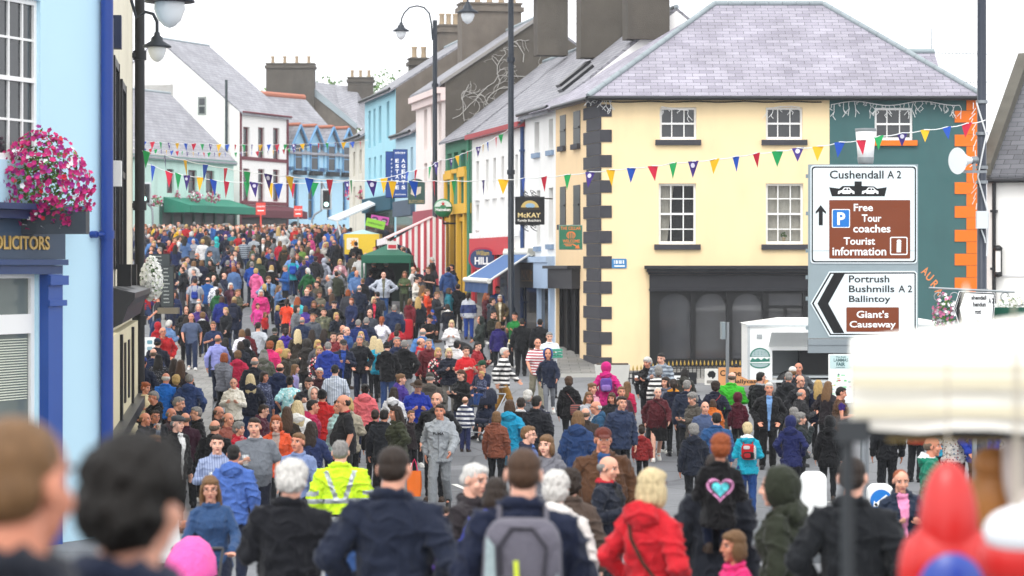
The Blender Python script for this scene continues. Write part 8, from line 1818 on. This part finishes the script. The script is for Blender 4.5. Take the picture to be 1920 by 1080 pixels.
# pushchairs
def pushchair(label, X, Y, z, rz, hood, seat, frame=None, hood_up=True, s=1.0):
    o = thing('pushchair', label, 'pushchair', (X, Y, z), R(rz)); o.scale = (s, s, s); fm = frame or M('2b2d31', .4, .1)
    b = MB()
    for sx in (-.24, .24):
        b.tube([(sx,.55,1.02),(sx,.35,.8),(sx,-.05,.42),(sx,-.42,.12)], .014, 8); b.tube([(sx,.1,.55),(sx,.38,.12)], .014, 8); b.tube([(sx,.38,.14),(sx,-.42,.14)], .011, 6)
    b.tube([(-.24,.55,1.02),(.24,.55,1.02)], .02, 8); b.tube([(-.24,-.3,.2),(.24,-.3,.2)], .014, 6); b.build('frame', fm, o)
    b = MB(); rb(b, -.2, .2, -.28, .12, .36, .5); rb(b, -.2, .2, .06, .26, .4, .95); b.build('seat', seat, o)
    if hood_up:
        b = MB(); n, m = 10, 7; vs = []
        for i in range(n+1):
            a = math.pi*.62*i/n
            for j in range(m+1): t = math.pi*j/m; vs.append((-.24*math.cos(t), .2 - .36*math.sin(t)*math.sin(a)*.95 + .12*math.cos(a)*math.sin(t), .82 + .34*math.sin(t)*(math.cos(a)*.8+.2) + .02*math.sin(i*3.14)))
        b.add(vs, [(i*(m+1)+j, i*(m+1)+j+1, (i+1)*(m+1)+j+1, (i+1)*(m+1)+j) for i in range(n) for j in range(m)], 0, True); h = b.build('hood', hood, o); q = h.modifiers.new('t', 'SOLIDIFY'); q.thickness = .012
    b = MB(); rb(b, -.2, .2, -.2, .3, .16, .32, p=.6); b.build('basket', M('1e2024', .8, .2), o)
    for sx in (-.26, .26):
        for yy in (-.42, .38): b = MB(); b.lathe([(.0,-.014),(.045,-.014),(.05,-.02),(.085,-.02),(.095,0),(.085,.02),(.05,.02),(.045,.014),(.0,.014)], (0,0,0), 18); w_ = b.build('wheel', BLACK, o); w_.location = (sx, yy, .095); w_.rotation_euler = (0, R(90), 0); q = MB(); q.lathe([(.0,-.022),(.045,-.022),(.045,.022),(.0,.022)], (0,0,0), 14); q.build('rim', SIGNGREY, w_)
    return o
_, X, Y, z, h, fc = BYL['dad']; Yp = F/84; pushchair('dark blue pushchair with a seated fair boy beside the striped boy', (905-960)*Yp/F, Yp, g(Yp), -35, cloth('1e2740'), cloth('232c48'), M('a9adb0', .35, .1, metal=.5))
person('fair haired boy in navy raincoat sitting in the pushchair', (905-960)*Yp/F + .05, Yp - .0, g(Yp) + .02, 1.18, -10, 'b', 'ls', 'rain:26324e', 'shorts:4a4e58', 'sit')
_, X, Y, z, h, fc = BYL['pram1']; pushchair('grey pushchair with black hood pushed down the street by the blond woman', X + .1, Y - .75, g(Y-.75), 10, cloth('2c2d30'), cloth('9a9c98'))
_, X, Y, z, h, fc = BYL['denim']; pushchair('pushchair with a bright pink hood in the bottom left foreground', (350-960)*21.2/F, 21.2, g(21.2), -4, cloth('f07ac0'), cloth('c8308a'), s=.86)
Yp = F/112; pushchair('red framed pushchair with flowered seat left of the steward', (606-960)*Yp/F, Yp, g(Yp), 100, cloth('b8283c'), PATT['fl'], M('b82a34', .4), hood_up=False)
Yp = solveY(650, 1.0); pushchair('pushchair with black hood under the green grey raincoat', (880-960)*Yp/F, Yp - .3, g(Yp), 70, cloth('1d1e22'), cloth('3a3c42'))
Yp = solveY(575, .9); pushchair('dark pushchair beside the turquoise jacket in the road', (534-960)*Yp/F, Yp, g(Yp), 180, cloth('26282c'), cloth('4a4c50'))
# shoulder bags
def sling(pid, label, bagm, pos, sz, path):
    o = thing('shoulder_bag', label, 'bag'); like(o, pid); b = MB(); rb(b, pos[0]-sz[0], pos[0]+sz[0], pos[1]-sz[1], pos[1]+sz[1], pos[2]-sz[2], pos[2]+sz[2], p=.4); b.build('bag', bagm, o); b = MB(); b.tube(path, .011, 6, flat=.5); b.build('strap', bagm, o); return o
k = 'white haired woman in maroon jumper and black skirt'; sling(k, 'black leather handbag on the maroon jumper woman', cloth('17181b'), (.27,-.02,.9), (.07,.13,.14), [(.24,-.1,1.0),(.1,-.17,1.3),(-.09,-.1,1.455),(-.1,.08,1.44),(.1,.17,1.25),(.25,.06,1.0)])
sling('redcoat', 'brown leather strap and small bag on the red waterproof', cloth('5a3322'), (-.26,.02,.82), (.05,.1,.09), [(-.25,.1,.92),(-.08,.185,1.15),(.02,.18,1.3),(.10,.11,1.43),(.1,-.05,1.45),(-.05,-.17,1.2),(-.24,-.06,.92)])
sling('person in maroon checked shirt with a brown shoulder bag', 'tan brown shoulder bag on the maroon checked shirt', cloth('7a4a2a'), (.17,-.17,.93), (.11,.05,.13), [(.16,-.17,1.05),(.05,-.19,1.25),(-.09,-.1,1.45),(-.1,.1,1.42),(.12,.16,1.2),(.2,-.05,1.05)])
sling('curly brown haired woman in black jacket with tartan bag', 'tartan patterned bag on the curly haired woman', STRIPE('8a4a40', '3a3036', .05), (-.15,.2,.98), (.14,.06,.13), [(-.14,.2,1.1),(.0,.18,1.3),(.1,.1,1.44),(.08,-.08,1.42),(-.1,-.15,1.2),(-.2,.0,1.08)])
sling('plum haired woman in navy with a red strap across her back', 'red strapped bag across the navy jacket', cloth('b8303c'), (.24,-.02,.95), (.05,.09,.09), [(.22,.06,1.02),(.08,.165,1.22),(-.06,.15,1.38),(-.1,.08,1.44),(-.09,-.08,1.44),(.1,-.16,1.2),(.22,-.08,1.02)])
# display board and table by the left pavement, food table by the butchers
s = 62; q = board('display_board', 'white board with rows of small pictures by the left pavement', 258, 292, 632, 690, 74, M('e8eaea', .5, .03), d=.03)
for i in range(4):
    for j in range(2): q.rr(262+j*14, 272+j*14, 638+i*12, 645+i*12, .03, q.y, .003, M(('8fb0bc', '6a9aa8')[(i+j) % 2], .5, .2), 'picture')
for sx in (-.18, .18): b = MB(); b.box(sx-.02, sx+.02, .0, .05, -1.6, -.3); b.build('leg', STEEL, q.o)
Y = solveY(603, 1.64) + .9; o = thing('stall_table', 'trestle table with green topped food trays by the tall lamp post', 'table', ((948-960)*Y/F, Y+.2, g(Y)+.1)); b = MB(); b.box(-.6, .6, -.35, .35, .8, .84); b.build('table_top', M('d8d6cc', .5, .05), o)
for sx in (-.5, .5):
    for sy in (-.3, .3): b = MB(); b.box(sx-.02, sx+.02, sy-.02, sy+.02, 0, .8); b.build('leg', STEEL, o)
for i in range(3): b = MB(); b.box(-.5+i*.36, -.2+i*.36, -.2, .2, .845, .92); b.build('tray', M(('7aa05a', 'd8c080', 'b8864a')[i], .6, .3, 20), o)
b = MB(); n = 0
for (X, Y, r) in ((-2.6, 62, .32), (1.4, 49, .3), (-.6, 40, .3), (3.1, 58, .35)): b.poly([(X + r*math.cos(t*math.pi/8), Y + r*math.sin(t*math.pi/8), g(Y)+.006) for t in range(16)])
tag(b.build('manhole_cover', M('4a4c4f', .6, .3, 6)), kind='structure')
# ------------------------------------------------------------------ the rest of the crowd, too many and too far to count
def small(me, ratio):
    o = bpy.data.objects.new('src', me); COL.objects.link(o); q = o.modifiers.new('d', 'DECIMATE'); q.ratio = ratio; bpy.context.view_layer.update()
    m = bpy.data.meshes.new_from_object(o.evaluated_get(bpy.context.evaluated_depsgraph_get())); bpy.data.objects.remove(o)
    v = [tuple(x.co) for x in m.vertices]; f = [tuple(p.vertices) for p in m.polygons]; bpy.data.meshes.remove(m); return v, f
TC = ['22262e','2a3350','2c3c6a','3a5a9c','2f6fb0','6f8fb8','c42c36','8a2434','e070a8','d8d8d6','b8bcc4','8a8d92','50525a','4c5240','6a6250','5a3f8a','2a8f98','e0c23a','d8623a','2f7a4a']
CRM_ = [cloth(c) for c in TC]; HM = [hairmat(HC_[c]) for c in 'kdbnlgwr']; TRM = [cloth(c) for c in ('1f2126','26304a','3a4f78','55585f')]; SKM = [skinmat(i) for i in range(3)]
mats = CRM_ + HM + TRM + SKM; nC, nH, nT = len(CRM_), len(HM), len(TRM); VAR = []
for bd, po, gk, hr in (('m','stand','jacket','s'),('m','hold','jacket','s'),('w','stand','puffer','o'),('w','hold','jacket','l'),('m','pockets','jacketh','c'),('w','walk','rain','p'),('h','walk2','jacket','r'),('m','walk','tee','s')):
    VAR.append(tuple(small(m, r) for m, r in ((body_mesh(bd, po), .05), (garment(gk, bd, po), .08), (bottoms('trousers', bd, po), .07), (hair_mesh(hr, bd, po), .16))))
rnd = random.Random(77); V, FC, MI = [], [], []; cnt = 0; spots = [(p['px']/960, (p['px']-960)*p['Y']/F, p['Y']) for p in PEOPLE]; used = [(a[1], a[2]) for a in spots]; tries = 0
while cnt < 460 and tries < 20000:
    tries += 1; Y = 86 + 96*rnd.random()**.75
    xl = (266-960)/F*Y if Y < 120 else (252-960)/F*Y; xr = min(RX(Y) - (1.2 if Y > 100 else 3.5), (672-960)/F*Y if Y > 125 else 9)
    if Y > 150: xr = (650-960)/F*Y
    X = rnd.uniform(xl, xr)
    if noise.noise(Vector((X*.35, Y*.12, 3))) < -.22 and Y < 125: continue
    if abs(X - (-4.9)) < .9 and 101.5 < Y < 105: continue
    if any(abs(X-a) < .5 and abs(Y-c) < .6 for a, c in used): continue
    used.append((X, Y)); cnt += 1; v = rnd.choice(VAR); h = rnd.uniform(.9, 1.03); a = rnd.choice((180, 180, 0, 170, 190, 20, -20, 90, -90)) + rnd.uniform(-25, 25); ca, sa = math.cos(R(a)), math.sin(R(a)); z = g(Y)
    cols = (nC+nH+nT+rnd.randrange(3), rnd.choices(range(nC), [11,11,7,4,3,5,1.8,2,1.4,5,6,6,6,3.5,4,1.2,1.4,.5,.5,.5])[0], nC+nH+rnd.randrange(nT), nC+rnd.randrange(nH))
    for (vs, fs), m in zip(v, cols):
        o0 = len(V); V += [(X + (x*ca - y*sa)*h, Y + (x*sa + y*ca)*h, z + q*h) for x, y, q in vs]; FC += [tuple(i+o0 for i in f) for f in fs]; MI += [m]*len(fs)
me = bpy.data.meshes.new('crowd'); me.from_pydata(V, [], FC)
for m in mats: me.materials.append(m)
me.polygons.foreach_set('material_index', MI); me.polygons.foreach_set('use_smooth', [True]*len(FC)); o = bpy.data.objects.new('crowd', me); COL.objects.link(o)
tag(o, 'dense far crowd filling the upper street in mixed coats and jackets', 'crowd', kind='stuff')
# ------------------------------------------------------------------ thin scattering volume added to wash out the far end of the street
b = MB(); b.box(-420, 420, -30, 460, -2, 34); hz = b.build('fade_volume', [])
hm = bpy.data.materials.new('fade_volume'); hm.use_nodes = True; n = hm.node_tree.nodes; n.clear(); ou = n.new('ShaderNodeOutputMaterial'); pv = n.new('ShaderNodeVolumePrincipled')
pv.inputs['Color'].default_value = (.95, .97, 1, 1); pv.inputs['Density'].default_value = .00035; pv.inputs['Anisotropy'].default_value = .2; hm.node_tree.links.new(pv.outputs[0], ou.inputs['Volume']); hz.data.materials.append(hm)
hz['kind'] = 'stuff'
